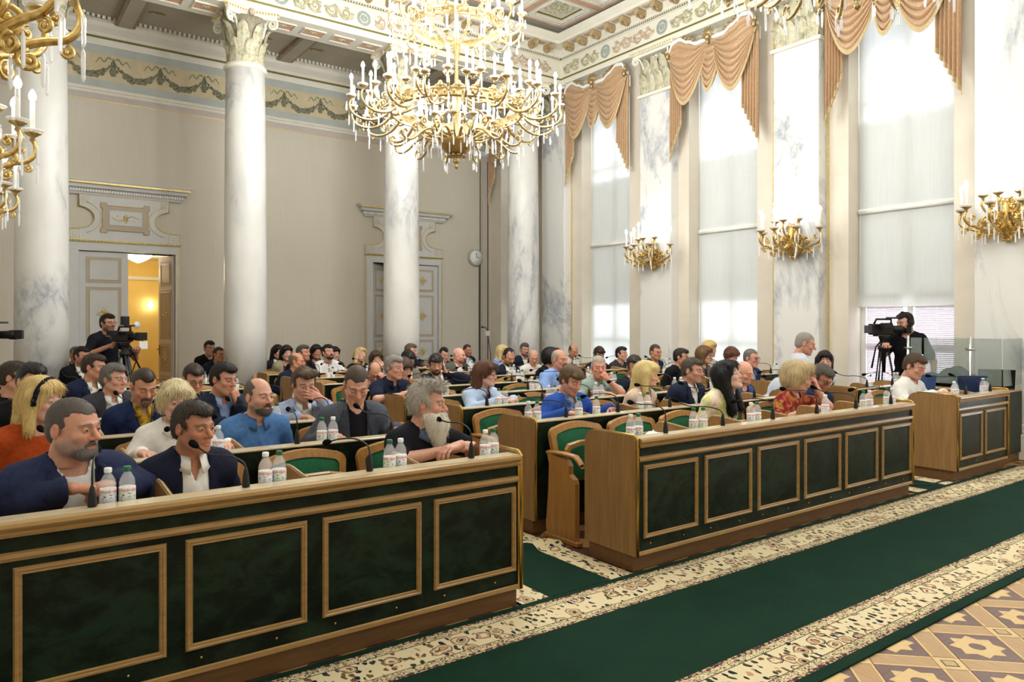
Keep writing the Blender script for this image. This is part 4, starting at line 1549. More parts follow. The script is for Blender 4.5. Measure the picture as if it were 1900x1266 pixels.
def make_sconce(label, loc, rotz, lampw):
    """local -y points into the room"""
    t = thing('wall_sconce', label, 'sconce', loc, rotz, 'gilt wall sconces')
    if not hasattr(make_sconce, 'c'):
        c = make_sconce.c = {}
        mb = MB()
        rr = random.Random(6)
        for k in range(46):
            u = rr.random()
            w = .03 + .12 * math.sin(PI * min(1, u * .85 + .05))
            x = rr.uniform(-1, 1) * w
            mb.ell((x, -.05 - .05 * (1 - abs(x) / w) * u, .02 + .46 * u), (.022 + .014 * rr.random(), .022, .03 + .02 * rr.random()), 6, 4)
        for s in (-1, 1):
            for (cx, cz, r) in ((.07, .12, .05), (.12, .30, .06), (.06, .46, .05), (.03, .03, .03)):
                mb.tube(spiral((s * cx, -.07, cz), r, r * .2, PI / 2, 1.5 * s, 18, (1, 0)), [.018 * (1 - .4 * k / 18) for k in range(19)], 6)
        mb.tube([(0, -.05, -.02), (0, -.09, .1), (0, -.13, .25), (0, -.1, .4), (0, -.08, .5)], [.015, .04, .05, .04, .015], 8)
        c['body'] = mb.mesh('sconce_body', M['gold2'])
        c['arm'] = arm_mesh([(.06, 0, .22), (.14, 0, .12), (.26, 0, .12), (.36, 0, .17), (.45, 0, .19), (.50, 0, .27), (.47, 0, .36)], .024, .013, 'arm', (((.24, 0, .24), .06, -PI / 2, 1.4, .016), ((.40, 0, .27), .035, PI / 2, 1.3, .011), ((.14, 0, .28), .04, PI / 2, -1.3, .012), ((.31, 0, .08), .045, PI / 2, 1.4, .014), ((.44, 0, .14), .03, PI / 2, -1.3, .010), ((.18, 0, .07), .035, 0, 1.4, .012)), M['gold2'])
        c['arm2'] = arm_mesh([(.04, 0, .36), (.12, 0, .30), (.22, 0, .34), (.27, 0, .44), (.25, 0, .50)], .020, .012, 'arm', (((.15, 0, .42), .04, -PI / 2, 1.3, .012), ((.2, 0, .28), .035, PI / 2, 1.3, .011)), M['gold2'])
    c = make_sconce.c
    link('sconce_body', c['body'], t)
    for k, a in enumerate((-172, -128, -90, -52, -8)):
        o = link('arm', c['arm'], t, (0, -.06, 0), (0, 0, math.radians(a)))
        candle_set(o, (.47, 0, .38), 1.15)
        for d in ((.50, 0, .18), (.43, .03, .32), (.50, -.02, .32), (.36, 0, .13), (.25, 0, .10)):
            link('crystal_drop', CR1, o, d)
    for a in (-140, -90, -40):
        o = link('arm', c['arm2'], t, (0, -.06, 0), (0, 0, math.radians(a)))
        candle_set(o, (.25, 0, .52), 1.15)
        for d in ((.28, 0, .42), (.22, .02, .42)):
            link('crystal_drop', CR2, o, d)
    R = Matrix.Rotation(rotz, 3, 'Z') @ Vector((0, -.42, .74))
    lamp('sconce_lamp', (loc[0] + R.x, loc[1] + R.y, loc[2] + R.z), lampw, .12, (.96, .98, 1.0))
    return t

make_chandelier('large gilt chandelier with many lit candles and crystal drops above the middle desks', (4.8, 7.72, 3.49))
make_chandelier('nearest gilt chandelier, only its lowest crystals hanging in at the top edge', (4.82, 2.62, 3.70), .5)
make_chandelier('gilt chandelier added unseen behind the photographer for its light', (4.82, -2.3, 3.70), .35)  # out of view, added to help light the front desks
for y, n in ((9.06, 'farthest gilt sconce with lit candles on the window wall'), (6.28, 'middle gilt sconce with lit candles on the window wall'), (3.5, 'nearest gilt sconce with lit candles on the window wall, at the right edge')):
    make_sconce(n, (XP, y, 2.55), -PI / 2, SCONCE_W)
for y, n in ((3.5, 'nearest left-wall gilt sconce, its scrolled arm at the top left corner'), (6.28, 'left-wall gilt sconce with lit candles in front of the left column'), (9.06, 'lowest-looking, farthest left-wall gilt sconce with lit candles')):
    make_sconce(n, (XL + .7, y, 2.55), PI / 2, SCONCE_W)
# ------------------------------------------------------------------ desks, chairs, microphones, bottles
ROW0, ROWP = 3.28, 1.035
def row_y(r):
    return ROW0 + ROWP * (r - 1)
SEGS = [('left', .03, 4, range(1, 8)), ('middle', 3.36, 6, range(1, 9)), ('right', 7.88, 2, range(1, 4)), ('right', 7.88, 3, range(4, 8))]
PITCH = .597
ORD = ['', 'front', 'second', 'third', 'fourth', 'fifth', 'sixth', 'seventh', 'eighth']
def frame_mesh(w, h):
    """moulded picture frame, centred, standing proud towards -y"""
    mb = MB()
    prof = [(0, 0), (.006, -.012), (.014, -.013), (.018, -.008), (.026, -.010), (.030, 0)]
    c = [(-w / 2, -h / 2), (w / 2, -h / 2), (w / 2, h / 2), (-w / 2, h / 2)]
    G = []
    for i, (x, z) in enumerate(c):
        sx, sz = (1 if x < 0 else -1), (1 if z < 0 else -1)
        G.append([(x + sx * a, b, z + sz * a) for a, b in prof])
    mb.grid(np.array(G), False, True)
    return mb.mesh('panel_frame', M['oak_x'])

def end_panel_mesh():
    d, r1, r2, zt, zb = .47, .09, .03, .868, .105
    pts = [(-.005, zb)]
    for k in range(6):
        a = PI - k * PI / 2 / 5
        pts.append((-.005 + r2 + r2 * math.cos(a), zt - r2 + r2 * math.sin(a)))
    for k in range(8):
        a = PI / 2 - k * PI / 2 / 7
        pts.append((d - r1 + r1 * math.cos(a), zt - r1 + r1 * math.sin(a)))
    pts.append((d, zb))
    mb = MB().prism(pts, 0, .032, 'x')
    me = mb.mesh('end_panel', M['oak'])
    edge = MB()
    edge.tube([(.016, a - (.004 if a < .1 else 0), b) for a, b in pts[:8]], .011, 6)
    return me, edge.mesh('brass_edge', M['brass'])

def divider_mesh():
    pts = [(.085, .775), (.085, .846), (.30, .868)]
    for k in range(6):
        a = PI / 2 - k * PI / 2 / 5
        pts.append((.36 + .06 * math.cos(a), .808 + .06 * math.sin(a)))
    pts.append((.42, .775))
    mb = MB().prism(pts, -.011, .011, 'x')
    mb.m = 1
    mb.tube([(0, a, b + .002) for a, b in pts[1:-1]], .006, 5)
    return mb.mesh('divider', M['oak'], M['oak_pale'])

def build_desks():
    fr = frame_mesh(.525, .47)
    ep, eb = end_panel_mesh()
    dv = divider_mesh()
    scr = MB().ell((0, 0, 0), (.006, .004, .006), 8, 5).mesh('brass_screw', M['brass'])
    for blk, x0, n, rows in SEGS:
        L = n * PITCH + .05 + (.03 if blk == 'right' and n == 2 else 0)
        # shared meshes for this block
        rail = MB()
        rp = [(-.030, .0), (-.034, .012), (-.022, .018), (-.030, .026), (-.038, .036), (-.034, .05), (-.02, .056), (.085, .056), (.085, .0)]
        rail.prism([(a, .795 + b) for a, b in rp], .03, L - .03, 'x')
        rail1 = rail.mesh('top_rail', M['oak_x'])
        rail2 = MB().box(.03, L - .03, -.004, .085, .80, .838).mesh('top_rail', M['green'])
        cap2 = MB().box(.03, L - .03, -.012, .09, .838, .851, .003).mesh('rail_edge', M['edge'])
        shine = MB().box(.03, L - .03, -.018, .084, .850, .8535).mesh('rail_edge', M['edge'])  # thin pale strip, a highlight painted along the rail top
        mid = MB().prism([(0, .700), (-.014, .703), (-.020, .716), (-.016, .730), (0, .735)], .03, L - .03, 'x').mesh('waist_moulding', M['oak_x'])
        low = MB().box(.03, L - .03, -.012, .0, .105, .132, .003).mesh('base_moulding', M['oak_x'])
        board = MB().box(.03, L - .03, .0, .02, .105, .80).mesh('front_board', M['green'])
        plinth = MB().box(.015, L - .015, .03, .44, .0, .105).mesh('plinth', M['oak_dark'])
        top = MB().box(.03, L - .03, .085, .46, .755, .775, .003).mesh('desktop', M['oak_pale'])
        back = MB().box(.03, L - .03, .40, .415, .105, .755).mesh('inner_board', M['oak'])
        for r in rows:
            lab = '%s-row desk of the %s block with dark green marbled front%s' % (ORD[r], blk, ' and framed panels' if r == 1 else '')
            t = thing('conference_desk', lab, 'desk', (x0, row_y(r), 0), 0, 'rows of green marbled desks')
            fb = link('front_board', board, t)
            link('plinth', plinth, t)
            link('desktop', top, t)
            link('inner_board', back, t)
            for xx in (0, L - .032):
                e = link('end_panel', ep, t, (xx, 0, 0))
                if r <= 4:
                    link('brass_edge', eb, e)
            if r == 1:
                link('top_rail', rail1, t)
                link('rail_edge', shine, t)
                link('waist_moulding', mid, t)
                link('base_moulding', low, t)
                for k in range(n):
                    xc = .045 + PITCH * (k + .5)
                    link('panel_frame', fr, t, (xc, 0, .44))
                    for q in (-.2, .12):
                        link('brass_screw', scr, fb, (xc + q, -.002, .168))
                if blk != 'left':
                    MB().box(L - .034, L + .002, -.014, .0, .10, .85, .004).build('brass_corner', M['brass'], t)
                    MB().box(.028, .036, -.006, .0, .105, .80).build('brass_strip', M['brass'], t)
                else:
                    MB().box(L - .034, L + .002, -.014, .0, .10, .85, .004).build('brass_corner', M['brass'], t)
            else:
                link('top_rail', rail2, t)
                link('rail_edge', cap2, t)
            for k in range(1, n):
                link('divider', dv, t, (.045 + PITCH * k, 0, 0))

# chairs -----------------------------------------------------------
def chair_meshes():
    c = {}
    w, zt, zb = .26, .835, .40
    def outline_pts(w, zt, zb, r, crown):
        p = [(-w * .88, zb)]
        for k in range(7):
            a = PI - k * PI / 2 / 6
            p.append((-w + r + r * math.cos(a), zt - crown - r + r * math.sin(a)))
        for k in range(1, 8):
            u = -1 + 2 * k / 8
            p.append(((w - r) * u, zt - crown * u * u))
        for k in range(7):
            a = PI / 2 - k * PI / 2 / 6
            p.append((w - r + r * math.cos(a), zt - crown - r + r * math.sin(a)))
        p.append((w * .88, zb))
        return p
    O = outline_pts(w, zt, zb, .06, .03)
    I = outline_pts(w - .045, zt - .045, zb + .03, .04, .025)
    n = len(O)
    def tilt(x, y, z):
        return (x, y + (z - zb) * .16, z)
    mb = MB()
    V = [tilt(a, -.018, b) for a, b in O] + [tilt(a, -.022, b) for a, b in I] + [tilt(a, .022, b) for a, b in O] + [tilt(a, .022, b) for a, b in I]
    F = []
    for i in range(n):
        j = (i + 1) % n
        F += [(i, j, n + j, n + i), (2 * n + i, 3 * n + i, 3 * n + j, 2 * n + j), (i, 2 * n + i, 2 * n + j, j), (n + i, n + j, 3 * n + j, 3 * n + i)]
    mb.add(V, F)
    c['back_frame'] = mb.mesh('back_frame', M['chair_wood'])
    # puffed pad
    mb = MB()
    nn = 5
    ctr = (0, (zt + zb) / 2)
    rings = []
    for q in range(nn + 1):
        s = 1 - q / nn
        bul = -.012 - .022 * math.sqrt(max(0, 1 - s * s))
        rings.append([tilt(ctr[0] + (a - ctr[0]) * s, bul, ctr[1] + (b - ctr[1]) * s) for a, b in I])
    mb.grid(np.array(rings).transpose(1, 0, 2), True, True)
    mb.add([tilt(a, .018, b) for a, b in I], [list(range(len(I)))])
    c['back_pad'] = mb.mesh('back_pad', M['green_cloth'])
    # seat pan, modelled horizontal with hinge at y=+.14
    sp = [(-.225, -.25), (-.205, -.285), (-.10, -.305), (.10, -.305), (.205, -.285), (.225, -.25), (.215, .0), (-.215, .0)]
    mb = MB().prism(sp, -.03, 0, 'z')
    c['seat_frame'] = mb.mesh('seat_frame', M['chair_wood'])
    mb = MB()
    rings = []
    for q in range(5):
        s = 1 - .12 * q if q < 4 else .05
        rings.append([(a * s * .96, (b + .17) * s * .96 - .17, .0 + .05 * math.sin(min(1, q / 3) * PI / 2)) for a, b in sp])
    mb.grid(np.array(rings).transpose(1, 0, 2), True, True)
    mb.prism([(a * .86, (b + .14) * .86 - .135) for a, b in sp], -.042, -.02, 'z')
    c['seat_pad'] = mb.mesh('seat_pad', M['green_cloth'])
    # pedestal side with swept profile
    pp = [(.20, .0), (.21, .1), (.185, .35), (.175, .55), (.20, .625), (-.02, .60), (-.05, .56), (-.05, .5), (-.10, .47), (-.115, .44), (-.115, .06), (-.13, .0)]
    c['pedestal'] = MB().prism(pp, -.022, .022, 'x').mesh('pedestal', M['chair_wood'])
    c['foot'] = MB().box(-.028, .028, -.15, .23, 0, .035, .006).mesh('foot', M['chair_wood'])
    G = []
    for u in np.linspace(0, 1, 12):
        y = .21 - .38 * u
        z = .625 + .012 * math.sin(u * PI) - (.0 if u < .85 else .05 * (u - .85) / .15)
        hwid, hh = .026 + .006 * math.sin(u * PI), .016
        G.append([(hwid * math.cos(a), y, z + hh * math.sin(a)) for a in np.linspace(0, 2 * PI, 11)])
    c['armrest'] = MB().grid(np.array(G)).mesh('armrest', M['chair_wood'])
    return c
CH = chair_meshes()
def add_chair(x, y, up, label, group, rotz=0.0, arms=True):
    t = thing('theatre_chair', label, 'chair', (x, y, 0), rotz, group)
    link('back_frame', CH['back_frame'], t, (0, .14, 0))
    link('back_pad', CH['back_pad'], t, (0, .14, 0))
    hinge = (0, .12, .42)
    rot = (math.radians(-78), 0, 0) if up else (0, 0, 0)
    s = link('seat_frame', CH['seat_frame'], t, hinge, rot)
    link('seat_pad', CH['seat_pad'], s)
    for sx in (-1, 1):
        p = link('pedestal', CH['pedestal'], t, (sx * .262, 0, 0))
        link('foot', CH['foot'], p)
        if arms:
            link('armrest', CH['armrest'], p)
    return t

# microphones -------------------------------------------------------
def mic_meshes():
    base = MB().lathe([(.016, 0), (.018, .01), (.014, .05), (.009, .075), (.006, .085)], 10).mesh('mic_base', M['black'])
    out = []
    for k in range(3):
        rr = random.Random(k)
        dx = (-.05, .0, -.10)[k]
        h = (.13, .16, .11)[k]
        pts = np.array([(0, 0, .08), (0, .0, h * .75), (0, .02, h), (dx * .3, .12, h + .02), (dx * .7, .24, h + .005), (dx, .33, h - .02 + .03 * k)], float)
        for _ in range(2):
            Q = [pts[0]]
            for a, b in zip(pts, pts[1:]):
                Q += [a * .75 + b * .25, a * .25 + b * .75]
            Q.append(pts[-1])
            pts = np.array(Q)
        nk = MB().tube(pts, .0042, 6).mesh('gooseneck', M['black'])
        d = pts[-1] - pts[-3]
        d /= np.linalg.norm(d)
        e = pts[-1]
        hd = MB().tube([e - d * .012, e + d * .004, e + d * .018, e + d * .036, e + d * .05, e + d * .056], [.006, .011, .0165, .0175, .0135, .003], 10).mesh('foam_head', M['black_soft'])
        out.append((nk, hd))
    return base, out
MICB, MICV = mic_meshes()
def add_mic(x, y, z, k, label, group, rz=0.0):
    t = thing('gooseneck_microphone', label, 'microphone', (x, y, z), rz, group)
    link('mic_base', MICB, t)
    link('gooseneck', MICV[k][0], t)
    link('foam_head', MICV[k][1], t)

# bottles -----------------------------------------------------------
def bottle_meshes():
    prof = [(.001, 0), (.026, .001), (.0305, .008), (.031, .03), (.0285, .045), (.031, .06), (.0315, .064), (.0315, .128), (.030, .133), (.031, .145), (.027, .163), (.017, .181), (.0125, .188), (.0125, .197)]
    body = MB().lathe(prof, 16).mesh('bottle_body', M['pet'])
    lab = {}
    for k in ('label_green', 'label_blue'):
        lab[k] = MB().lathe([(.0318, .068), (.0322, .070), (.0322, .126), (.0318, .128)], 16).mesh('label', M[k])
    cap = {}
    for k in ('cap_green', 'cap_white'):
        cap[k] = MB().lathe([(.0148, .192), (.0152, .196), (.0152, .209), (.013, .212)], 14).mesh('cap', M[k])
    water = MB().lathe([(.001, .003), (.029, .01), (.0292, .03), (.027, .045), (.0292, .062), (.0296, .105)], 12).mesh('water', M['water'])
    return body, lab, cap, water
BB, BL, BC, BW = bottle_meshes()
def label_text():
    cu = bpy.data.curves.new('label_text', 'FONT')
    cu.body = 'МОРШИНСЬКА'
    cu.size = .0125
    cu.align_x = 'CENTER'
    o = link('label_text', cu)
    me = bpy.data.meshes.new_from_object(o.evaluated_get(bpy.context.evaluated_depsgraph_get()))
    bpy.data.objects.remove(o)
    n = len(me.vertices)
    co = np.zeros(n * 3, np.float32)
    me.vertices.foreach_get('co', co)
    co = co.reshape(-1, 3)
    a = co[:, 0] / .0326
    co = np.stack([.0326 * np.sin(a), -.0326 * np.cos(a), co[:, 1] + .112], 1)
    me.vertices.foreach_set('co', co.astype(np.float32).ravel())
    me.materials.clear()
    me.materials.append(plain('red_print', (186, 52, 58), .5))
    me.update()
    return me
BT = label_text()
def add_bottle(x, y, z, green, label, group, far=False):
    t = thing('water_bottle', label, 'bottle', (x, y, z), -math.atan2(x, y) + rnd.uniform(-.45, .45), group)
    link('bottle_body', BB, t)
    k = 'green' if green else 'blue'
    link('label', BL['label_' + k], t)
    link('cap', BC['cap_green' if green else 'cap_white'], t)
    if not far:
        link('water', BW, t)
        link('label_text', BT, t)

build_desks()
# ------------------------------------------------------------------ people: signed-distance bodies turned into meshes
class SD:
    def __init__(s, lo, hi, h):
        s.h = h
        s.lo = np.array(lo, float)
        n = np.ceil((np.array(hi) - s.lo) / h).astype(int) + 1
        s.ax = [(s.lo[k] + h * np.arange(n[k])).astype(np.float32) for k in range(3)]
        s.F = np.full(tuple(n), .5, np.float32)
    def sub(s, lo, hi):
        r = []
        for k in range(3):
            a = int(max(0, math.floor((lo[k] - s.lo[k]) / s.h)))
            b = int(min(len(s.ax[k]), math.ceil((hi[k] - s.lo[k]) / s.h) + 1))
            r.append(slice(a, max(a, b)))
        return tuple(r)
    def xyz(s, r):
        return s.ax[0][r[0]][:, None, None], s.ax[1][r[1]][None, :, None], s.ax[2][r[2]][None, None, :]
    def dist(s, pr, x, y, z):
        if pr[0] == 'c':
            a, b, ra, rb = np.array(pr[1], float), np.array(pr[2], float), pr[3], pr[4]
            d = b - a
            L = float(d @ d) + 1e-12
            t = np.clip(((x - a[0]) * d[0] + (y - a[1]) * d[1] + (z - a[2]) * d[2]) / L, 0, 1)
            return np.sqrt((x - a[0] - t * d[0]) ** 2 + (y - a[1] - t * d[1]) ** 2 + (z - a[2] - t * d[2]) ** 2) - (ra + (rb - ra) * t)
        c, r = pr[1], pr[2]
        px, py, pz = x - c[0], y - c[1], z - c[2]
        k0 = np.sqrt((px / r[0]) ** 2 + (py / r[1]) ** 2 + (pz / r[2]) ** 2) + 1e-6
        k1 = np.sqrt((px / r[0] ** 2) ** 2 + (py / r[1] ** 2) ** 2 + (pz / r[2] ** 2) ** 2) + 1e-6
        return k0 * (k0 - 1) / k1
    def box(s, pr, m):
        if pr[0] == 'c':
            a, b, r = np.array(pr[1], float), np.array(pr[2], float), max(pr[3], pr[4])
            return np.minimum(a, b) - r - m, np.maximum(a, b) + r + m
        c, r = np.array(pr[1], float), np.array(pr[2], float)
        return c - r - m, c + r + m
    def add(s, pr, k=.03, infl=0.0):
        if infl:
            pr = ('c', pr[1], pr[2], pr[3] + infl, pr[4] + infl) if pr[0] == 'c' else ('e', pr[1], tuple(q + infl for q in pr[2]))
        r = s.sub(*s.box(pr, k + 2.5 * s.h))
        x, y, z = s.xyz(r)
        F = s.F[r]
        if F.size == 0:
            return s
        d = s.dist(pr, x, y, z)
        q = np.clip(.5 + .5 * (F - d) / k, 0, 1)
        s.F[r] = F * (1 - q) + d * q - k * q * (1 - q)
        return s
    def cut(s, pr, k=.01):
        r = s.sub(*s.box(pr, k + 2.5 * s.h))
        x, y, z = s.xyz(r)
        F = s.F[r]
        if F.size == 0:
            return s
        d = -s.dist(pr, x, y, z)
        q = np.clip(.5 - .5 * (F - d) / k, 0, 1)
        s.F[r] = F * (1 - q) + d * q + k * q * (1 - q)
        return s
    def keep(s, fn):
        x, y, z = s.xyz((slice(None),) * 3)
        s.F = np.maximum(s.F, fn(x, y, z).astype(np.float32))
        return s
    def mesh(s):
        F = s.F
        S = F < 0
        nx, ny, nz = F.shape
        cor = [(i, j, k) for i in (0, 1) for j in (0, 1) for k in (0, 1)]
        v8 = [S[i:nx - 1 + i, j:ny - 1 + j, k:nz - 1 + k] for i, j, k in cor]
        al = v8[0].copy()
        an = v8[0].copy()
        for q in v8[1:]:
            al &= q
            an |= q
        msk = an & ~al
        idx = np.full(msk.shape, -1, np.int32)
        C = np.argwhere(msk)
        n = len(C)
        if n == 0:
            return np.zeros((0, 3)), np.zeros((0, 4), int)
        idx[msk] = np.arange(n)
        val = np.stack([F[C[:, 0] + i, C[:, 1] + j, C[:, 2] + k] for i, j, k in cor], 1)
        acc = np.zeros((n, 3))
        cnt = np.zeros(n)
        for a in range(8):
            for ax in range(3):
                b = a | (4 >> ax)
                if b == a:
                    continue
                m = (val[:, a] < 0) != (val[:, b] < 0)
                t = np.where(m, val[:, a] / (val[:, a] - val[:, b] + 1e-12), 0)
                p = np.repeat(np.array(cor[a], float)[None], n, 0)
                p[:, ax] += t
                acc += p * m[:, None]
                cnt += m
        V = s.lo + s.h * (C + acc / np.maximum(cnt, 1)[:, None])
        Q = []
        e = np.argwhere(S[:-1, 1:-1, 1:-1] != S[1:, 1:-1, 1:-1])
        if len(e):
            i, j, k = e.T
            q = np.stack([idx[i, j, k], idx[i, j + 1, k], idx[i, j + 1, k + 1], idx[i, j, k + 1]], 1)
            fl = S[i, j + 1, k + 1]
            q[~fl] = q[~fl][:, ::-1]
            Q.append(q)
        e = np.argwhere(S[1:-1, :-1, 1:-1] != S[1:-1, 1:, 1:-1])
        if len(e):
            i, j, k = e.T
            q = np.stack([idx[i, j, k], idx[i, j, k + 1], idx[i + 1, j, k + 1], idx[i + 1, j, k]], 1)
            fl = S[i + 1, j, k + 1]
            q[~fl] = q[~fl][:, ::-1]
            Q.append(q)
        e = np.argwhere(S[1:-1, 1:-1, :-1] != S[1:-1, 1:-1, 1:])
        if len(e):
            i, j, k = e.T
            q = np.stack([idx[i, j, k], idx[i + 1, j, k], idx[i + 1, j + 1, k], idx[i, j + 1, k]], 1)
            fl = S[i + 1, j + 1, k]
            q[~fl] = q[~fl][:, ::-1]
            Q.append(q)
        Q = np.concatenate(Q)
        return V, Q[(Q >= 0).all(1)]
    def front_y(s, X, Z):
        """first surface met coming from -y at (x, z)"""
        i = int(round((X - s.lo[0]) / s.h))
        k = int(round((Z - s.lo[2]) / s.h))
        i = min(max(i, 0), s.F.shape[0] - 1)
        k = min(max(k, 0), s.F.shape[2] - 1)
        c = s.F[i, :, k]
        w = np.where(c < 0)[0]
        if len(w) == 0:
            return None
        j = w[0]
        if j == 0:
            return s.ax[1][0]
        return float(s.ax[1][j] - s.h * c[j] / (c[j] - c[j - 1] - 1e-9) * -1 * -1) if False else float(s.ax[1][j - 1] + s.h * c[j - 1] / (c[j - 1] - c[j] + 1e-9))

def mcat(parts):
    V, Q, Cc, b = [], [], [], 0
    for v, q, c in parts:
        if len(v) == 0:
            continue
        V.append(v)
        Q.append(q + b)
        Cc.append(np.broadcast_to(np.asarray(c, float), v.shape))
        b += len(v)
    return np.concatenate(V), np.concatenate(Q), np.concatenate(Cc)

HEAD_CACHE = {}
def head_mesh(h, wd, jaw, fem, lids):
    """head centred at the origin looking along -y"""
    key = (h, wd, jaw, fem, lids)
    if key in HEAD_CACHE:
        return HEAD_CACHE[key]
    g = SD((-.11, -.145, -.16), (.11, .13, .14), h)
    j = jaw
    P = [('e', (0, .017, .036), (.074 * wd, .096, .084)), ('e', (0, -.03, -.02), (.064 * wd, .06, .088)), ('e', (0, -.03, -.07), (.050 * wd * j, .052, .045))]
    for p in P:
        g.add(p, .03)
    for s in (-1, 1):
        g.add(('c', (s * .054 * wd, .008, -.05), (s * .02 * j, -.068, -.098), .02 * j, .017 * j), .025)
        g.add(('e', (s * .04 * wd, -.062, -.024), (.022, .02, .017)), .022)
        if not fem:
            g.add(('c', (s * .012, -.088, .024), (s * .042, -.076, .022), .010, .008), .014)
    g.add(('e', (0, -.076, -.099), (.019 * j, .016, .016)), .02)
    for s in (-1, 1):
        g.cut(('e', (s * .032, -.098, .004), (.020, .017, .0125)), .014)
    nl = .9 if fem else 1.0
    g.add(('c', (0, -.083, .014), (0, -.110 * nl - .004, -.026), .0075, .0125 * nl), .012)
    for s in (-1, 1):
        g.add(('e', (s * .012, -.097, -.032), (.0085, .011, .008)), .008)
    g.add(('c', (-.021, -.086, -.0605), (.021, -.086, -.0605), .005, .005), .008)
    g.add(('e', (0, -.0925, -.059), (.015, .006, .0055)), .006)
    g.add(('e', (0, -.0905, -.0725), (.018, .008, .0065)), .008)
    if h < .006:
        g.cut(('c', (-.024, -.099, -.0655), (.024, -.099, -.0655), .0035, .0035), .004)
    for s in (-1, 1):
        g.add(('e', (s * .032, -.0765, .004), (.0165, .0150, .0135)), .004)
        if h < .006 and lids > 0:
            g.cut(('e', (s * .033, -.0925, .003), (.0125, .0075, .0030 + .0022 * lids)), .0015)
        # ear
        g.add(('e', (s * .079 * wd, .014, -.006), (.009, .019, .031)), .008)
        g.cut(('e', (s * .088 * wd, .010, -.002), (.006, .010, .016)), .006)
    g.add(('c', (0, .022, -.07), (0, .035, -.16), .055 * (.86 if fem else 1.02 * wd), .056 * (.86 if fem else 1.05 * wd)), .03)
    V, Q = g.mesh()
    x, y, z = V.T
    # colour masks used later: lips, brows, cheeks, stubble, eye whites
    ax = np.abs(x)
    mk = {}
    sg = lambda d, w: 1 / (1 + np.exp(np.clip(d / w, -30, 30)))
    mk['lip'] = sg(np.hypot(x / .024, (z + .066) / .0095) - 1, .12) * (y < -.07)
    brow = np.abs(z - (.0275 - .35 * np.maximum(0, ax - .038) + .06 * np.maximum(0, .038 - ax)))
    mk['brow'] = sg(brow - .0042, .0012) * sg(np.abs(ax - .034) - .020, .003) * (y < -.05)
    mk['red'] = np.clip(sg(np.hypot(ax - .042, z + .028) - .02, .008) * (y < -.03) + sg(np.hypot(x, z + .025) - .016, .005) * (y < -.09) + (ax > .079 * wd) * .8, 0, 1)
    mk['beard'] = sg(z + .046 + .45 * np.maximum(0, y + .03) - .25 * np.maximum(0, ax - .03) + .0 * y, .006) * sg(y - .012, .006) * sg(-.118 - z, .006)
    mk['mous'] = sg(np.abs(z + .051) - .007, .002) * sg(ax - .027, .004) * (y < -.07)
    mk['eye'] = sg(np.hypot((ax - .033) / .0125, (z - .003) / .0045) - 1, .15) * (y < -.075)
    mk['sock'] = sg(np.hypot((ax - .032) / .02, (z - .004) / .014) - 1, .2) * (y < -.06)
    HEAD_CACHE[key] = (V, Q, mk)
    return HEAD_CACHE[key]

def eye_mesh():
    mb = MB()
    for s in (-1, 1):
        mb.ell((s * .032, -.0765, .004), (.0135, .0137, .0125), 16, 12)
    V = np.concatenate(mb.v)
    return V, np.array(mb.f)
EYE = eye_mesh()

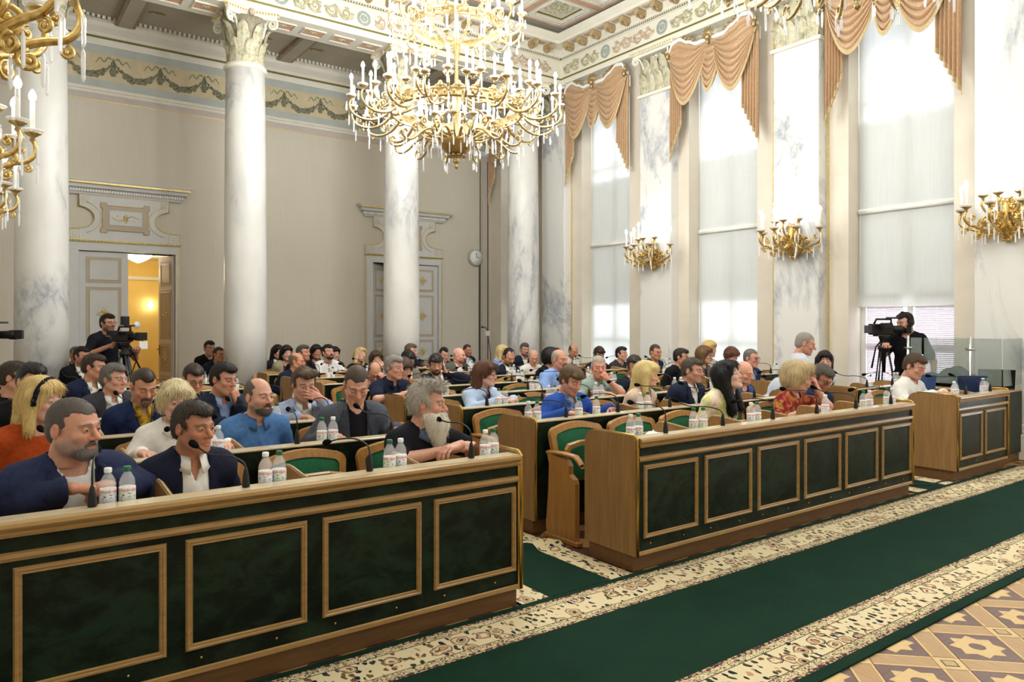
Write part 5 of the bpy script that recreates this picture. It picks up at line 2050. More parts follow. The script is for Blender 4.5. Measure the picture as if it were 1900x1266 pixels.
HAIR_CACHE = {}
def hair_mesh(style, h, wd):
    key = (style, h, wd)
    if key in HAIR_CACHE:
        return HAIR_CACHE[key]
    lo, hi = (-.15, -.15, -.16), (.15, .17, .17)
    if style in ('long', 'longback', 'mid'):
        lo, hi = (-.17, -.16, -.46), (.17, .2, .17)
    g = SD(lo, hi, h)
    def cap(t, top=0.0):
        g.add(('e', (0, .018, .036), (.075 * wd + t, .097 + t, .085 + t)), .01)
        g.add(('e', (0, .045, -.02), (.064 * wd + t, .062 + t, .07)), .03)
        if top:
            g.add(('e', (0, -.015, .085), (.062 * wd, .085, .035 + top)), .02)
    def line(za, nape=-.062, side=-.012):
        # hairline from forehead (y -.09, z za) down to sideburn
        def hl(x, y, z):
            w = .004 * np.sin(60 * y + 50 * z) + .003 * np.sin(130 * x)
            d1 = za - .30 * (y + .09) - .55 * np.maximum(0, np.abs(x) - .03) * (y < -.03) * -1 - z + w
            d2 = -.024 + .25 * (z - .03) - y + w
            return np.maximum(np.minimum(d1, d2), nape - z)
        g.keep(hl)
        for s in (-1, 1):
            g.cut(('e', (s * .085 * wd, .004, -.022), (.03, .026, .032)), .006)
    st = style
    if st == 'crew':
        cap(.0032); line(.074)
    elif st == 'short':
        cap(.0075, .006); line(.072)
    elif st == 'shortgrey':
        cap(.011, .013); line(.078)
    elif st == 'spiky':
        cap(.012, .022)
        for k in range(26):
            a = k * 2.4
            r = .07 * math.sqrt(k / 26)
            g.add(('c', (r * math.cos(a), r * math.sin(a) - .01, .09), (r * 1.35 * math.cos(a), r * 1.3 * math.sin(a) - .015, .137), .016, .004), .01)
        line(.080)
    elif st == 'receding':
        cap(.006)
        g.cut(('e', (.038, -.075, .09), (.034, .06, .045)), .01)
        g.cut(('e', (-.038, -.075, .09), (.034, .06, .045)), .01)
        line(.085)
    elif st == 'balding':
        cap(.0035)
        g.cut(('e', (0, -.05, .12), (.066, .10, .085)), .01)
        line(.075)
    elif st == 'ring':
        cap(.005)
        g.cut(('e', (0, -.03, .13), (.075, .12, .105)), .01)
        line(.06)
    elif st == 'fade':
        cap(.0025)
        g.add(('e', (0, -.015, .095), (.045 * wd, .085, .04)), .012)
        line(.078)
    elif st == 'quiff':
        cap(.012, .02)
        g.add(('c', (-.045, -.07, .098), (.045, -.07, .102), .03, .034), .02)
        line(.076)
    elif st == 'fringe':
        cap(.014, .016)
        g.add(('c', (-.05, -.075, .075), (.05, -.08, .062), .026, .024), .02)
        line(.052)
    elif st in ('bob', 'pixie', 'volume', 'mid', 'long', 'longback'):
        t = {'bob': .022, 'pixie': .015, 'volume': .032, 'mid': .020, 'long': .020, 'longback': .016}[st]
        cap(t, .012)
        low = {'bob': -.075, 'pixie': -.02, 'volume': -.05, 'mid': -.15, 'long': -.28, 'longback': -.30}[st]
        for s in (-1, 1):
            if st == 'longback':
                g.add(('c', (s * .06, .055, .02), (s * .07, .09, low), .045, .04), .03)
            else:
                g.add(('c', (s * .066, .012, .03), (s * .078, -.004 + (.02 if st == 'pixie' else 0), low), .034 + t * .4, .03), .03)
        g.add(('c', (0, .065, .0), (0, .085 if low < -.1 else .07, low), .075, .066 if low < -.1 else .06), .03)
        g.cut(('e', (0, -.105, -.035), (.062 * wd, .085, .11)), .012)
        if st in ('long', 'longback', 'mid'):
            g.cut(('c', (0, -.07, -.1), (0, -.05, -.4), .05, .06), .015)
        if st == 'volume':
            g.add(('c', (-.05, -.06, .1), (.05, -.065, .1), .04, .045), .03)
            g.cut(('e', (0, -.115, -.02), (.06 * wd, .075, .075)), .01)
        else:
            g.add(('c', (-.055, -.055, .078), (.01, -.085, .083), .028, .02), .015)
            g.add(('c', (.055, -.055, .07), (.015, -.082, .085), .026, .02), .015)
    # strand relief
    if st not in ('crew', 'balding', 'ring', 'fade'):
        x, y, z = g.xyz((slice(None),) * 3)
        th = np.arctan2(x, y - .02 + 1e-6)
        am = .0016 if h < .007 else .0022
        if st in ('bob', 'volume', 'mid', 'long', 'longback', 'pixie'):
            am *= 1.25
        g.F = (g.F + am * np.sin(34 * th + 9 * np.sin(30 * z + 3 * x * 10) * .35) + am * .6 * np.sin(80 * (x + .4 * y) + 25 * z)).astype(np.float32)
    V, Q = g.mesh()
    HAIR_CACHE[key] = (V, Q)
    return V, Q

BEARD_CACHE = {}
def beard_mesh(style, h, jaw):
    key = (style, h, jaw)
    if key in BEARD_CACHE:
        return BEARD_CACHE[key]
    g = SD((-.1, -.15, -.34 if style == 'long' else -.15), (.1, .05, 0), h)
    t = {'short': .0032, 'goatee': .0045, 'long': .012}[style]
    if style != 'goatee':
        g.add(('e', (0, -.032, -.072), (.052 * jaw + t, .054 + t, .046 + t)), .02)
        for s in (-1, 1):
            g.add(('c', (s * .056, .006, -.04), (s * .02 * jaw, -.068, -.098), .021 * jaw + t, .018 * jaw + t), .02)
    g.add(('e', (0, -.078, -.1), (.02 * jaw + t, .018 + t, .018 + t)), .02)
    if style == 'goatee':
        for s in (-1, 1):
            g.add(('c', (s * .027, -.08, -.058), (s * .024, -.078, -.092), .008, .009), .01)
    if style == 'long':
        g.add(('e', (0, -.066, -.125), (.068, .054, .075)), .03)
        g.add(('c', (0, -.07, -.12), (0, -.088, -.235), .068, .030), .03)
        g.add(('c', (-.03, -.095, -.052), (.03, -.095, -.052), .012, .012), .015)
        g.add(('c', (0, -.08, -.2), (.004, -.092, -.275), .03, .008), .03)
    g.keep(lambda x, y, z: (z + .047 + .30 * np.maximum(0, y + .05)) * .8 + 0 * x)
    g.keep(lambda x, y, z: (y - .004) + 0 * x + 0 * z)
    g.add(('c', (-.003, -.097, -.049), (-.026, -.088, -.058), .0065 + t * .4, .005), .008)
    g.add(('c', (.003, -.097, -.049), (.026, -.088, -.058), .0065 + t * .4, .005), .008)
    g.cut(('e', (0, -.104, -.067), (.021, .022, .0065)), .004)
    if style == 'long':
        x, y, z = g.xyz((slice(None),) * 3)
        g.F = (g.F + .003 * np.sin(170 * x + 30 * z) + .002 * np.sin(300 * x - 60 * z + 90 * y)).astype(np.float32)
    V, Q = g.mesh()
    BEARD_CACHE[key] = (V, Q)
    return V, Q

FIB_CACHE = {}
def with_fibres(key, V, Q, lod, kind):
    """adds loose strands over a hair or beard surface"""
    if lod < 1 or len(V) == 0:
        return V, Q
    k = (key, lod)
    if k in FIB_CACHE:
        return FIB_CACHE[k]
    L, lift, n, w = {'crew': (.0055, .7, 3600, .0011), 'short': (.017, .30, 3000, .0013), 'spiky': (.026, .55, 2600, .0014), 'long': (.045, .07, 3200, .0016), 'beard': (.010, .35, 1800, .0011), 'longbeard': (.032, .22, 2600, .0015)}[kind]
    if lod == 1:
        n, w = n // 3, w * 1.6
    rs = np.random.RandomState(len(V) % 9973)
    N = np.zeros_like(V)
    a, b, c, d = (V[Q[:, q]] for q in range(4))
    fn = np.cross(c - a, d - b)
    for q in range(4):
        np.add.at(N, Q[:, q], fn)
    N /= np.linalg.norm(N, axis=1)[:, None] + 1e-12
    i = rs.randint(0, len(V), n)
    P, m = V[i] + rs.normal(0, .0015, (n, 3)), N[i]
    if kind in ('long', 'beard', 'longbeard'):
        fl = np.tile(np.array([0, 0, -1.0]), (n, 1))
        if kind == 'long':
            fl += .9 * (P - np.array([0, .02, .115])) / .12 * (P[:, 2:] > .05)
    else:
        fl = (P - np.array([.02, .045, .115])) / .1
    fl = fl + rs.normal(0, .11 if kind == 'long' else .28, (n, 3))
    fl -= m * (fl * m).sum(1)[:, None]
    fl /= np.linalg.norm(fl, axis=1)[:, None] + 1e-9
    D = fl + m * (lift * (.5 + rs.rand(n)))[:, None]
    D /= np.linalg.norm(D, axis=1)[:, None]
    T = np.cross(D, m)
    T /= np.linalg.norm(T, axis=1)[:, None] + 1e-9
    ln = (L * (.6 + .8 * rs.rand(n)))[:, None]
    base = P - m * .001
    F = np.stack([base - T * w, base + T * w, base + D * ln + T * w * .25, base + D * ln - T * w * .25], 1).reshape(-1, 3)
    q2 = np.arange(4 * n).reshape(n, 4) + len(V)
    FIB_CACHE[k] = (np.concatenate([V, F]), np.concatenate([Q, q2]))
    return FIB_CACHE[k]

HAND_CACHE = {}
def hand_mesh(pose, h):
    """right-type hand at the origin: fingers along -y, palm -z, thumb +x"""
    key = (pose, h)
    if key in HAND_CACHE:
        return HAND_CACHE[key]
    g = SD((-.08, -.22, -.11), (.1, .06, .06), h)
    curl = {'flat': (12, 16, 10), 'relax': (24, 30, 20), 'fist': (72, 88, 50), 'hold': (46, 56, 34)}[pose]
    g.add(('c', (0, .04, 0), (0, -.01, 0), .026, .026), .01)
    k = .012
    g.add(('c', (-.026, -.075, .004), (-.018, -.015, .0), .014, .017), k)
    g.add(('c', (.0, -.08, .005), (.0, -.012, .0), .015, .019), k)
    g.add(('c', (.024, -.078, .004), (.016, -.015, .0), .015, .018), k)
    fing = [(-.031, -.080, .064, .0088), (-.0105, -.088, .078, .0096), (.0105, -.089, .082, .0098), (.031, -.083, .074, .0096)]
    for q, (x, y, L, r) in enumerate(fing):
        p = np.array([x, y, .004])
        a = math.radians(curl[0] + (4 - q) * 2)
        sp = (q - 1.5) * .05
        segs = (.45, .32, .23)
        ang = 0
        for sgi, w in enumerate(segs):
            ang += math.radians(curl[sgi] if sgi else curl[0] + q * 1.5)
            d = np.array([math.sin(sp), -math.cos(ang), -math.sin(ang)])
            e = p + d * L * w
            g.add(('c', tuple(p), tuple(e), r * (1.04 - .07 * sgi), r * (.98 - .09 * sgi)), .003)
            p = e
    if pose == 'fist':
        th = [(.03, -.03, -.008), (.046, -.06, -.022), (.03, -.085, -.036), (.008, -.092, -.040)]
    elif pose == 'hold':
        th = [(.026, -.02, -.006), (.05, -.05, -.022), (.05, -.085, -.04), (.04, -.105, -.05)]
    else:
        th = [(.022, -.018, -.004), (.047, -.045, -.010), (.060, -.072, -.014), (.062, -.096, -.018)]
    for q in range(3):
        g.add(('c', th[q], th[q + 1], .0135 - .0015 * q, .0122 - .0017 * q), .006)
    V, Q = g.mesh()
    HAND_CACHE[key] = (V, Q)
    return V, Q

def rot3(yaw, pitch, roll):
    """yaw about z (to +x), pitch>0 looks down, roll>0 tips to +x"""
    cy, sy = math.cos(yaw), math.sin(yaw)
    Rz = np.array([[cy, -sy, 0], [sy, cy, 0], [0, 0, 1]])
    cp, sp = math.cos(pitch), math.sin(pitch)
    Rx = np.array([[1, 0, 0], [0, cp, -sp], [0, sp, cp]])
    cr, sr = math.cos(roll), math.sin(roll)
    Ry = np.array([[cr, 0, sr], [0, 1, 0], [-sr, 0, cr]])
    return Rz @ Rx @ Ry

def frame(fing, palm):
    f = np.array(fing, float)
    f /= np.linalg.norm(f)
    p = np.array(palm, float)
    p -= f * (p @ f)
    p /= np.linalg.norm(p)
    x = np.cross(f, p)
    return np.stack([x, -f, -p], 1)       # columns: local x, y, z

PMAT = {}
def cloth(name, c, var=.15, scale=40, rough=.85):
    return plain('cloth_' + name, c, rough, 0, .15, var, scale, .15)
def pattern_cloth(name, cols, scale, kind='noise'):
    nm = 'print_' + name
    if nm in MATS:
        return MATS[nm]
    t = NT(nm)
    v = t.coord()
    if kind == 'noise':
        f = t.noise(v, scale, 3, .6, .8)
        n = len(cols)
        col = t.ramp(f, [(.28 + .44 * i / max(1, n - 1), lin(c)) for i, c in enumerate(cols)])
    elif kind == 'check':
        w = t.n('ShaderNodeTexWave', bands_direction='X')
        w.inputs['Scale'].default_value = scale
        t.l(v, w.inputs['Vector'])
        w2 = t.n('ShaderNodeTexWave', bands_direction='Z')
        w2.inputs['Scale'].default_value = scale
        t.l(v, w2.inputs['Vector'])
        col = t.ramp(t.math('MULTIPLY', w.outputs['Fac'], w2.outputs['Fac']), [(.1, lin(cols[0])), (.6, lin(cols[1]))])
    else:
        ck = t.n('ShaderNodeTexChecker')
        ck.inputs['Scale'].default_value = scale
        ck.inputs['Color1'].default_value = (*lin(cols[0]), 1)
        ck.inputs['Color2'].default_value = (*lin(cols[1]), 1)
        t.l(t.coord((1, 0, 1), (0, PI / 4, 0)), ck.inputs['Vector'])
        ck2 = t.n('ShaderNodeTexChecker')
        ck2.inputs['Scale'].default_value = scale * 3
        ck2.inputs['Color1'].default_value = (*lin(cols[0]), 1)
        ck2.inputs['Color2'].default_value = (*lin(cols[1]), 1)
        t.l(t.coord((1, 0, 1), (0, PI / 4, 0)), ck2.inputs['Vector'])
        col = t.mix(.4, ck.outputs['Color'], ck2.outputs['Color'])
    MATS[nm] = t.base(col, .85, 0, .15)
    return MATS[nm]

def hair_mat(c):
    nm = 'hair_%d_%d_%d' % tuple(c)
    if nm in MATS:
        return MATS[nm]
    t = NT(nm)
    f = t.noise(t.coord((190, 190, 30)), 1.6, 4, .65)
    fair = sum(c) > 420
    c0 = tuple(x * (1.0 if fair else .78) for x in lin(c))
    MATS[nm] = t.base(t.ramp(f, [(.3, tuple(x * (.68 if fair else .5) for x in c0)), (.5, tuple(x * (.95 if fair else .85) for x in c0)), (.72, tuple(min(1, x * 1.2 + .005) for x in c0))]), .5, 0, .35)
    t.bump(f, .5, .003)
    return MATS[nm]

CAMXY = (0.0, 0.0)
def make_person(label, head, root, turn=0, pitch=6, roll=0, pose='desk', side=1, b=1.0, belly=0.0, wd=1.0, jaw=1.0, fem=False, skin=(206, 162, 140),
                hair=('short', (60, 48, 38)), beard=None, stub=0.0, top=None, shirt=None, open_w=.055, vdepth=None, sleeves='long', collar=None, tie=None, glasses=False,
                near=0, body_turn=None, hs=1.0, trousers=(34, 36, 44), stand=False, hands=None, hairband=None, headphones=False, watch=False, lids=1.0, lapel=None, neck='crew', armz=.83, pz=None):
    """head: world centre of the head; root: world (x, y) of the hips. turn: degrees from looking at the photographer (+ to picture right)"""
    lod = near                                                # 2 close, 1 middle, 0 far
    hb, hg, hh, hr, hd = {2: (.013, .011, .0040, .0048, .0048), 1: (.020, .016, .0058, .0068, .0070), 0: (.028, .021, .0078, .0090, .0095)}[lod]
    hx, hy, hz = head
    cam_ang = -math.degrees(math.atan2(hx - CAMXY[0], hy - CAMXY[1]))
    yaw = math.radians(cam_ang + turn)
    bt = math.radians(cam_ang * .25 + turn * .25 if body_turn is None else body_turn)
    t = thing('person', label, 'person', (root[0], root[1], 0), bt)
    cb, sb = math.cos(-bt), math.sin(-bt)
    dx, dy = hx - root[0], hy - root[1]
    Hc = np.array([cb * dx - sb * dy, sb * dx + cb * dy, hz])
    hyaw = yaw - bt
    s3 = hs
    back = np.array([-math.sin(hyaw), math.cos(hyaw), 0])
    N = Hc + back * .03 + np.array([0, .025, -.168 * s3])
    N[0] = N[0] * .8 + 0
    sw = .158 * b
    S = {s: N + np.array([s * sw, .015, -.055]) for s in (-1, 1)}
    Cc = N + np.array([0, .03, -.19])
    Pz = pz or (.50 if not stand else .92)
    Pv = np.array([0, .06, Pz])
    Bl = Cc * .45 + Pv * .55
    tor = [('e', tuple(Cc), (.150 * b, .108 * b, .18)), ('e', tuple(Bl + np.array([0, -.02 - belly * .4, 0])), (.145 * b + belly * .4, .115 * b + belly, .18)), ('e', tuple(Pv), (.165 * b, .13 * b, .13)),
           ('c', tuple(S[-1] + np.array([.03, 0, -.005])), tuple(S[1] + np.array([-.03, 0, -.005])), .062 * b, .062 * b), ('c', tuple(N + np.array([0, .012, -.015])), tuple(Cc), .07, .09)]
    trap = [('c', tuple(N + np.array([0, .02, .02])), tuple(S[s] + np.array([0, .0, .012])), .045, .05 * b) for s in (-1, 1)]
    # arms
    A = {}
    dz = armz
    for s in (-1, 1):
        hp = 'relax'
        fd, pn = (-s * .75, -.6, -.05), (0, 0, -1)
        ps = pose
        if ps in ('chin', 'mouth', 'cheek', 'ear', 'brow') and s != side:
            ps = 'desk'
        if ps == 'desk':
            E, Wr = (s * .25 * b + Hc[0] * .4, -.13, dz - .10), (s * .10 + Hc[0] * .4, -.38, dz + .012)
        elif ps == 'clasp':
            E, Wr = (s * .245 * b + Hc[0] * .4, -.16, dz - .07), (s * .085 + Hc[0] * .4, -.40, dz + .02)
            hp = 'hold'
            fd = (-s * .9, -.35, -.1)
        elif ps == 'wide':
            E, Wr = (s * .27 * b, -.13, dz - .10), (s * .24, -.40, dz + .01)
            fd = (-s * .3, -1, -.05)
        elif ps == 'cross':
            E, Wr = (s * .26 * b, -.24, dz - .02), (-s * .02, -.40 - .035 * s, dz + .02 + .03 * (s > 0))
            fd = (-s * 1.0, -.1, -.1)
        elif ps == 'lap':
            E, Wr = (s * .245 * b, .03, .66), (s * .11, -.19, .61)
            fd = (-s * .5, -.8, -.2)
        elif ps == 'chin':
            E, Wr = (s * .16 + Hc[0], -.30 + Hc[1] * .3, dz), tuple(Hc + back * -.07 + np.array([s * .045, -.02, -.175]))
            fd, pn, hp = (-s * .25, .15, .95), (-s * .5, 1, .2), 'fist'
        elif ps == 'mouth':
            E, Wr = (s * .2 + Hc[0], -.30 + Hc[1] * .3, dz), tuple(Hc + back * -.115 + np.array([s * .095, -.02, -.115]))
            fd, pn, hp = (-s * .85, .05, .42), (-.1 * s, 1, -.1), 'relax'
        elif ps == 'cheek':
            E, Wr = (s * .17 + Hc[0], -.28 + Hc[1] * .3, dz), tuple(Hc + back * -.10 + np.array([s * .07, -.03, -.13]))
            fd, pn, hp = (-s * .6, .2, .75), (-s * .3, 1, .2), 'fist'
        elif ps == 'brow':
            E, Wr = (s * .22 + Hc[0], -.30 + Hc[1] * .3, dz), tuple(Hc + back * -.10 + np.array([s * .085, -.03, -.10]))
            fd, pn, hp = (-s * .35, .15, .9), (-s * .5, 1, 0), 'hold'
        elif ps == 'ear':
            E, Wr = (s * .36 + Hc[0] * .5, -.16, Hc[2] - .20), tuple(Hc + np.array([s * .13, .0, -.10]))
            fd, pn, hp = (-s * .3, .2, .9), (-s, .2, 0), 'relax'
        elif ps == 'side':
            E, Wr = tuple(S[s] + np.array([s * .07, .0, -.28])), tuple(S[s] + np.array([s * .06, -.12, -.5]))
            fd, pn = (0, -.3, -1), (-s, 0, 0)
        else:                                                # explicit dict of positions in world-aligned local coordinates
            E, Wr, fd, pn, hp = pose[s]
        A[s] = (np.array(E, float), np.array(Wr, float), fd, pn, hp)
    arms = {}
    for s in (-1, 1):
        E, Wr = A[s][:2]
        arms[s] = [('c', tuple(S[s]), tuple(E), .050 * b, .040 * b), ('c', tuple(E), tuple(Wr), .040 * b, .0265)]
    if stand:
        legs = []
        for s in (-1, 1):
            legs += [('c', (s * .09, .05, .9), (s * .1, .03, .5), .085, .06), ('c', (s * .1, .03, .5), (s * .11, .06, .08), .058, .045), ('c', (s * .11, .06, .05), (s * .12, -.1, .035), .045, .04)]
    else:
        legs = []
        for s in (-1, 1):
            legs += [('c', (s * .09, .03, .51), (s * .10, -.22, .53), .085, .065), ('c', (s * .10, -.22, .52), (s * .09, -.14, .09), .058, .042), ('c', (s * .09, -.12, .045), (s * .09, -.25, .04), .045, .038)]
    allp = tor + trap + arms[-1] + arms[1] + legs
    def bounds(pr, m=.05):
        lo = np.full(3, 9.0)
        hi = np.full(3, -9.0)
        for p in pr:
            if p[0] == 'c':
                r = max(p[3], p[4])
                lo = np.minimum(lo, np.minimum(p[1], p[2]) - r)
                hi = np.maximum(hi, np.maximum(p[1], p[2]) + r)
            else:
                lo = np.minimum(lo, np.array(p[1]) - p[2])
                hi = np.maximum(hi, np.array(p[1]) + p[2])
        return lo - m, hi + m
    # ---------------- body: one mesh of skin with head and hands
    bp = allp
    g = SD(*bounds(bp), hb)
    for p in tor + trap:
        g.add(p, .05)
    for s in (-1, 1):
        for p in arms[s]:
            g.add(p, .025)
    for p in legs:
        g.add(p, .03)
    V, Q = g.mesh()
    sk = np.array(lin(skin))
    col = np.repeat(sk[None], len(V), 0)
    leg = V[:, 2] < (Pz + .09)
    wr = np.minimum(*[np.linalg.norm(V - A[s][1], axis=1) for s in (-1, 1)])
    ell_ = np.minimum(*[np.linalg.norm(V - (A[s][0] + A[s][1]) / 2, axis=1) for s in (-1, 1)])
    leg &= (wr > .12) & (ell_ > .2)
    col[leg] = lin(trousers)
    parts = [(V, Q, col)]
    R = rot3(hyaw, math.radians(pitch), math.radians(roll))
    hv, hq, mk = head_mesh(hh, wd, jaw, fem, lids)
    hair_c = np.array(lin(hair[1]))
    hc = np.repeat(sk[None], len(hv), 0)
    def blend(m, c, a=1.0):
        m = (m * a)[:, None]
        return hc * (1 - m) + np.array(c) * m
    hc = blend(mk['red'], sk * np.array([1.08, .72, .68]), .45)
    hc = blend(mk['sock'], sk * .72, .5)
    if stub:
        hc = blend(np.clip(mk['beard'] + mk['mous'], 0, 1), lin(beard[1] if beard else hair[1]), stub)
    hc = blend(mk['lip'], sk * np.array([.92, .56, .56]) if not fem else sk * np.array([.95, .42, .45]), .75)
    hc = blend(mk['brow'], hair_c * .5 if sum(hair[1]) < 420 else hair_c * .35, .9)
    if lod < 2 and lids > 0:
        hc = blend(mk['eye'], (.06, .05, .05), .75)
    W2 = lambda P: (P * s3) @ R.T + Hc
    parts.append((W2(hv), hq, hc))
    if lod == 2:
        ev = EYE[0]
        ex = np.abs(np.abs(ev[:, 0]) - .032)
        ec = np.where((np.hypot(ev[:, 0] - np.sign(ev[:, 0]) * .032, ev[:, 2] - .004) < .0062)[:, None], np.array([[.03, .025, .02]]), np.array([[.62, .58, .55]]))
        parts.append((W2(ev), EYE[1], ec))
    for s in (-1, 1):
        E, Wr, fd, pn, hp = A[s]
        hvv, hqq = hand_mesh((hands or {}).get(s, hp), hd)
        hvv = hvv.copy()
        if s > 0:
            hvv[:, 0] *= -1
            hqq = hqq[:, ::-1]
        Fm = frame(fd, pn)
        parts.append((hvv @ Fm.T + Wr, hqq, sk * np.array([1.0, .93, .92])))
    V, Q, Cl = mcat(parts)
    body = link('body', fast_mesh('body', V, Q, M['skin'], Cl), t)
    nk = max(0, wd - 1) * .065
    # ---------------- clothes
    def garment(name, mat, infl, parts_, sl, v=None, neckcut=.012, zlow=.5, knit=0.0, hres=None, low_front=0.0):
        pr = list(tor) + list(trap)
        ap = []
        for s in (-1, 1):
            if sl == 'long':
                E, Wr = A[s][:2]
                d = (Wr - E)
                We = E + d * .93
                ap += [('c', tuple(S[s]), tuple(E), .056 * b, .047 * b), ('c', tuple(E), tuple(We), .047 * b, .037 * b)]
            elif sl == 'short':
                E = S[s] + (A[s][0] - S[s]) * .72
                ap += [('c', tuple(S[s]), tuple(E), .056 * b, .056 * b)]
        lo, hi = bounds(pr + ap, .05 + infl)
        lo[2] = max(lo[2], zlow - .04)
        hi[2] = N[2] + .06
        h_ = hres or hg
        g = SD(lo, hi, h_)
        for p in pr:
            g.add(p, .05, infl)
        for p in ap:
            g.add(p, .022, infl * .8)
        # folds
        x, y, z = g.xyz((slice(None),) * 3)
        am = .0028 if lod else .002
        ph = (len(label) * 1.7) % 6
        g.F = (g.F + am * np.sin(38 * z + 22 * np.abs(x) + 9 * np.sin(16 * x + ph) + ph) * np.clip((N[2] - z) * 5, 0, 1) + am * .8 * np.sin(46 * z - 30 * x + 20 * y + 2 * ph)).astype(np.float32)
        if sl == 'long':
            pass
        if sl == 'short':
            pass
        g.keep(lambda x, y, z: (zlow - z) + 0 * x + 0 * y)
        if neckcut is not None:
            g.cut(('c', tuple(Hc + back * .02 + np.array([0, .02, -.05])), tuple(N + np.array([0, -.012, -.005 - low_front])), .056 + neckcut + nk, .058 + neckcut + nk + low_front * .4), .008)
        if v is not None:
            wt, wb, zv = v
            zt = N[2] + .02
            def vcut(x, y, z):
                u = np.clip((zt - z) / max(.01, zt - zv), 0, 1)
                w = wt + (wb - wt) * u
                w = np.where(z < zv, -.02 if wb <= .001 else wb, w)
                return -np.maximum(np.abs(x - N[0] * .9) - w, y - (Cc[1] - .02))
            g.keep(vcut)
        V, Q = g.mesh()
        o = link(name, fast_mesh(name, V, Q, mat), t)
        return o, g
    gtop = gsh = None
    if shirt is not None:
        _, gsh = garment('shirt', shirt, .010 if top is not None else .012, None, 'none' if top is not None else sleeves, None if neck == 'crew' else (.045, .0, N[2] - .09), .006, Pz + .02, hres=hg, low_front=.0 if neck != 'scoop' else .035)
    if top is not None:
        v = None
        if shirt is not None or vdepth is not None:
            v = (.062 * b, open_w if vdepth is None else .0, Pz if vdepth is None else N[2] - vdepth)
        _, gtop = garment('jacket' if shirt is not None else 'top', top, .020 if shirt is not None else .013, None, sleeves, v, .012 if shirt is not None else .006, Pz - .02, low_front=.0 if neck != 'scoop' or shirt is not None else .035)
    # collar band
    cmat = collar
    if cmat is not None:
        n = 34
        rows = []
        nb = N + np.array([0, -.006, .012])
        ang0 = 2.85
        for k in range(n):
            a = -ang0 + 2 * ang0 * k / (n - 1)
            f = max(0, (abs(a) - 1.7) / 1.15)
            ca, sa = math.sin(a), math.cos(a)
            ex = 1.0 + .08 * wd
            rows.append([nb + np.array([ca * .062 * ex, sa * .060 * ex - .004, .030 - .022 * f]), nb + np.array([ca * .066 * ex, sa * .065 * ex, .036 - .022 * f]),
                         nb + np.array([ca * .078 * ex, sa * .077 * ex - .004 * f, .006 - .028 * f]), nb + np.array([ca * .088 * ex + .010 * f * ca, sa * .086 * ex - .012 * f, -.012 - .058 * f * (1 if top is not None else .8)]),
                         nb + np.array([ca * .080 * ex + .008 * f * ca, sa * .078 * ex - .004 * f, -.012 - .05 * f])])
        MB().grid(np.array(rows)).build('collar', cmat, t)
    elif lod >= 1 and neck != 'scoop':
        c0 = N + np.array([0, -.012, -.005])
        rr_ = (.0715 if shirt is None else .0685) + nk
        ring = []
        for k in range(28):
            a = 2 * PI * k / 28
            d = np.array([math.sin(a), .86 * math.cos(a), -.16 + .42 * math.cos(a)])
            ring.append(c0 + rr_ * d / np.linalg.norm(d))
        MB().tube(ring, .0075, 7, closed=True).build('neckband', shirt or top, t)
    # lapels follow the front of the jacket
    if lapel is not None and gtop is not None and lod >= 1:
        for s in (-1, 1):
            zt = N[2] + .005
            zv = zt - (.34 if vdepth is None else vdepth + .02)
            L = []
            for k in range(15):
                u = k / 14
                z = zt + (zv - zt) * u
                wi = .062 * b + ((open_w if vdepth is None else .004) - .062 * b) * min(1, (zt + .02 - z) / max(.01, (N[2] + .02 - (Pz if vdepth is None else N[2] - vdepth))))
                wo = wi + .018 + .062 * b * math.sin(min(1, u * 1.9 + .12) * PI / 2) * (1 - max(0, (u - .42) / .58)) * (1.0 if not (.3 < u < .37) else .62)
                row = []
                for q in range(5):
                    xx = N[0] * .9 + s * (wi + .004 + (wo - wi) * q / 4)
                    yy = gtop.front_y(xx, z)
                    if yy is None:
                        yy = Cc[1] - .1
                    row.append((xx, yy - .011 - .004 * math.sin(PI * q / 4), z))
                L.append(row)
            L = np.array(L)
            L[1:-1, :, 1] = (L[:-2, :, 1] + 2 * L[1:-1, :, 1] + L[2:, :, 1]) / 4
            Lb = L.copy()
            Lb[:, :, 1] += .008
            MB().grid(L).grid(Lb).build('lapel', lapel, t)
    if tie is not None and gsh is not None:
        rows = []
        for k in range(9):
            u = k / 8
            z = N[2] - .02 - .3 * u
            w = .016 if k == 0 else .012 + .020 * u
            yy = gsh.front_y(N[0] * .9, z) or Cc[1] - .1
            rows.append([(N[0] * .9 - w, yy - .006, z), (N[0] * .9, yy - .014, z), (N[0] * .9 + w, yy - .006, z)])
        MB().grid(np.array(rows)).build('necktie', tie, t)
    # hair, beard, accessories in head space
    if hair[0] != 'none':
        v, q = hair_mesh(hair[0], hr, wd)
        hk = {'crew': 'crew', 'balding': 'crew', 'ring': 'crew', 'fade': 'crew', 'receding': 'short', 'short': 'short', 'shortgrey': 'short', 'quiff': 'short', 'fringe': 'short', 'spiky': 'spiky'}.get(hair[0], 'long')
        v, q = with_fibres((hair[0], hr, wd), v, q, lod, hk)
        link('hair', fast_mesh('hair', W2(v), q, hair_mat(hair[1])), t)
    if beard is not None and beard[0] != 'stub':
        v, q = beard_mesh(beard[0], hh * 1.1, jaw)
        v, q = with_fibres((beard[0], hh, jaw), v, q, lod, 'longbeard' if beard[0] == 'long' else 'beard')
        link('beard', fast_mesh('beard', W2(v), q, hair_mat(beard[1])), t)
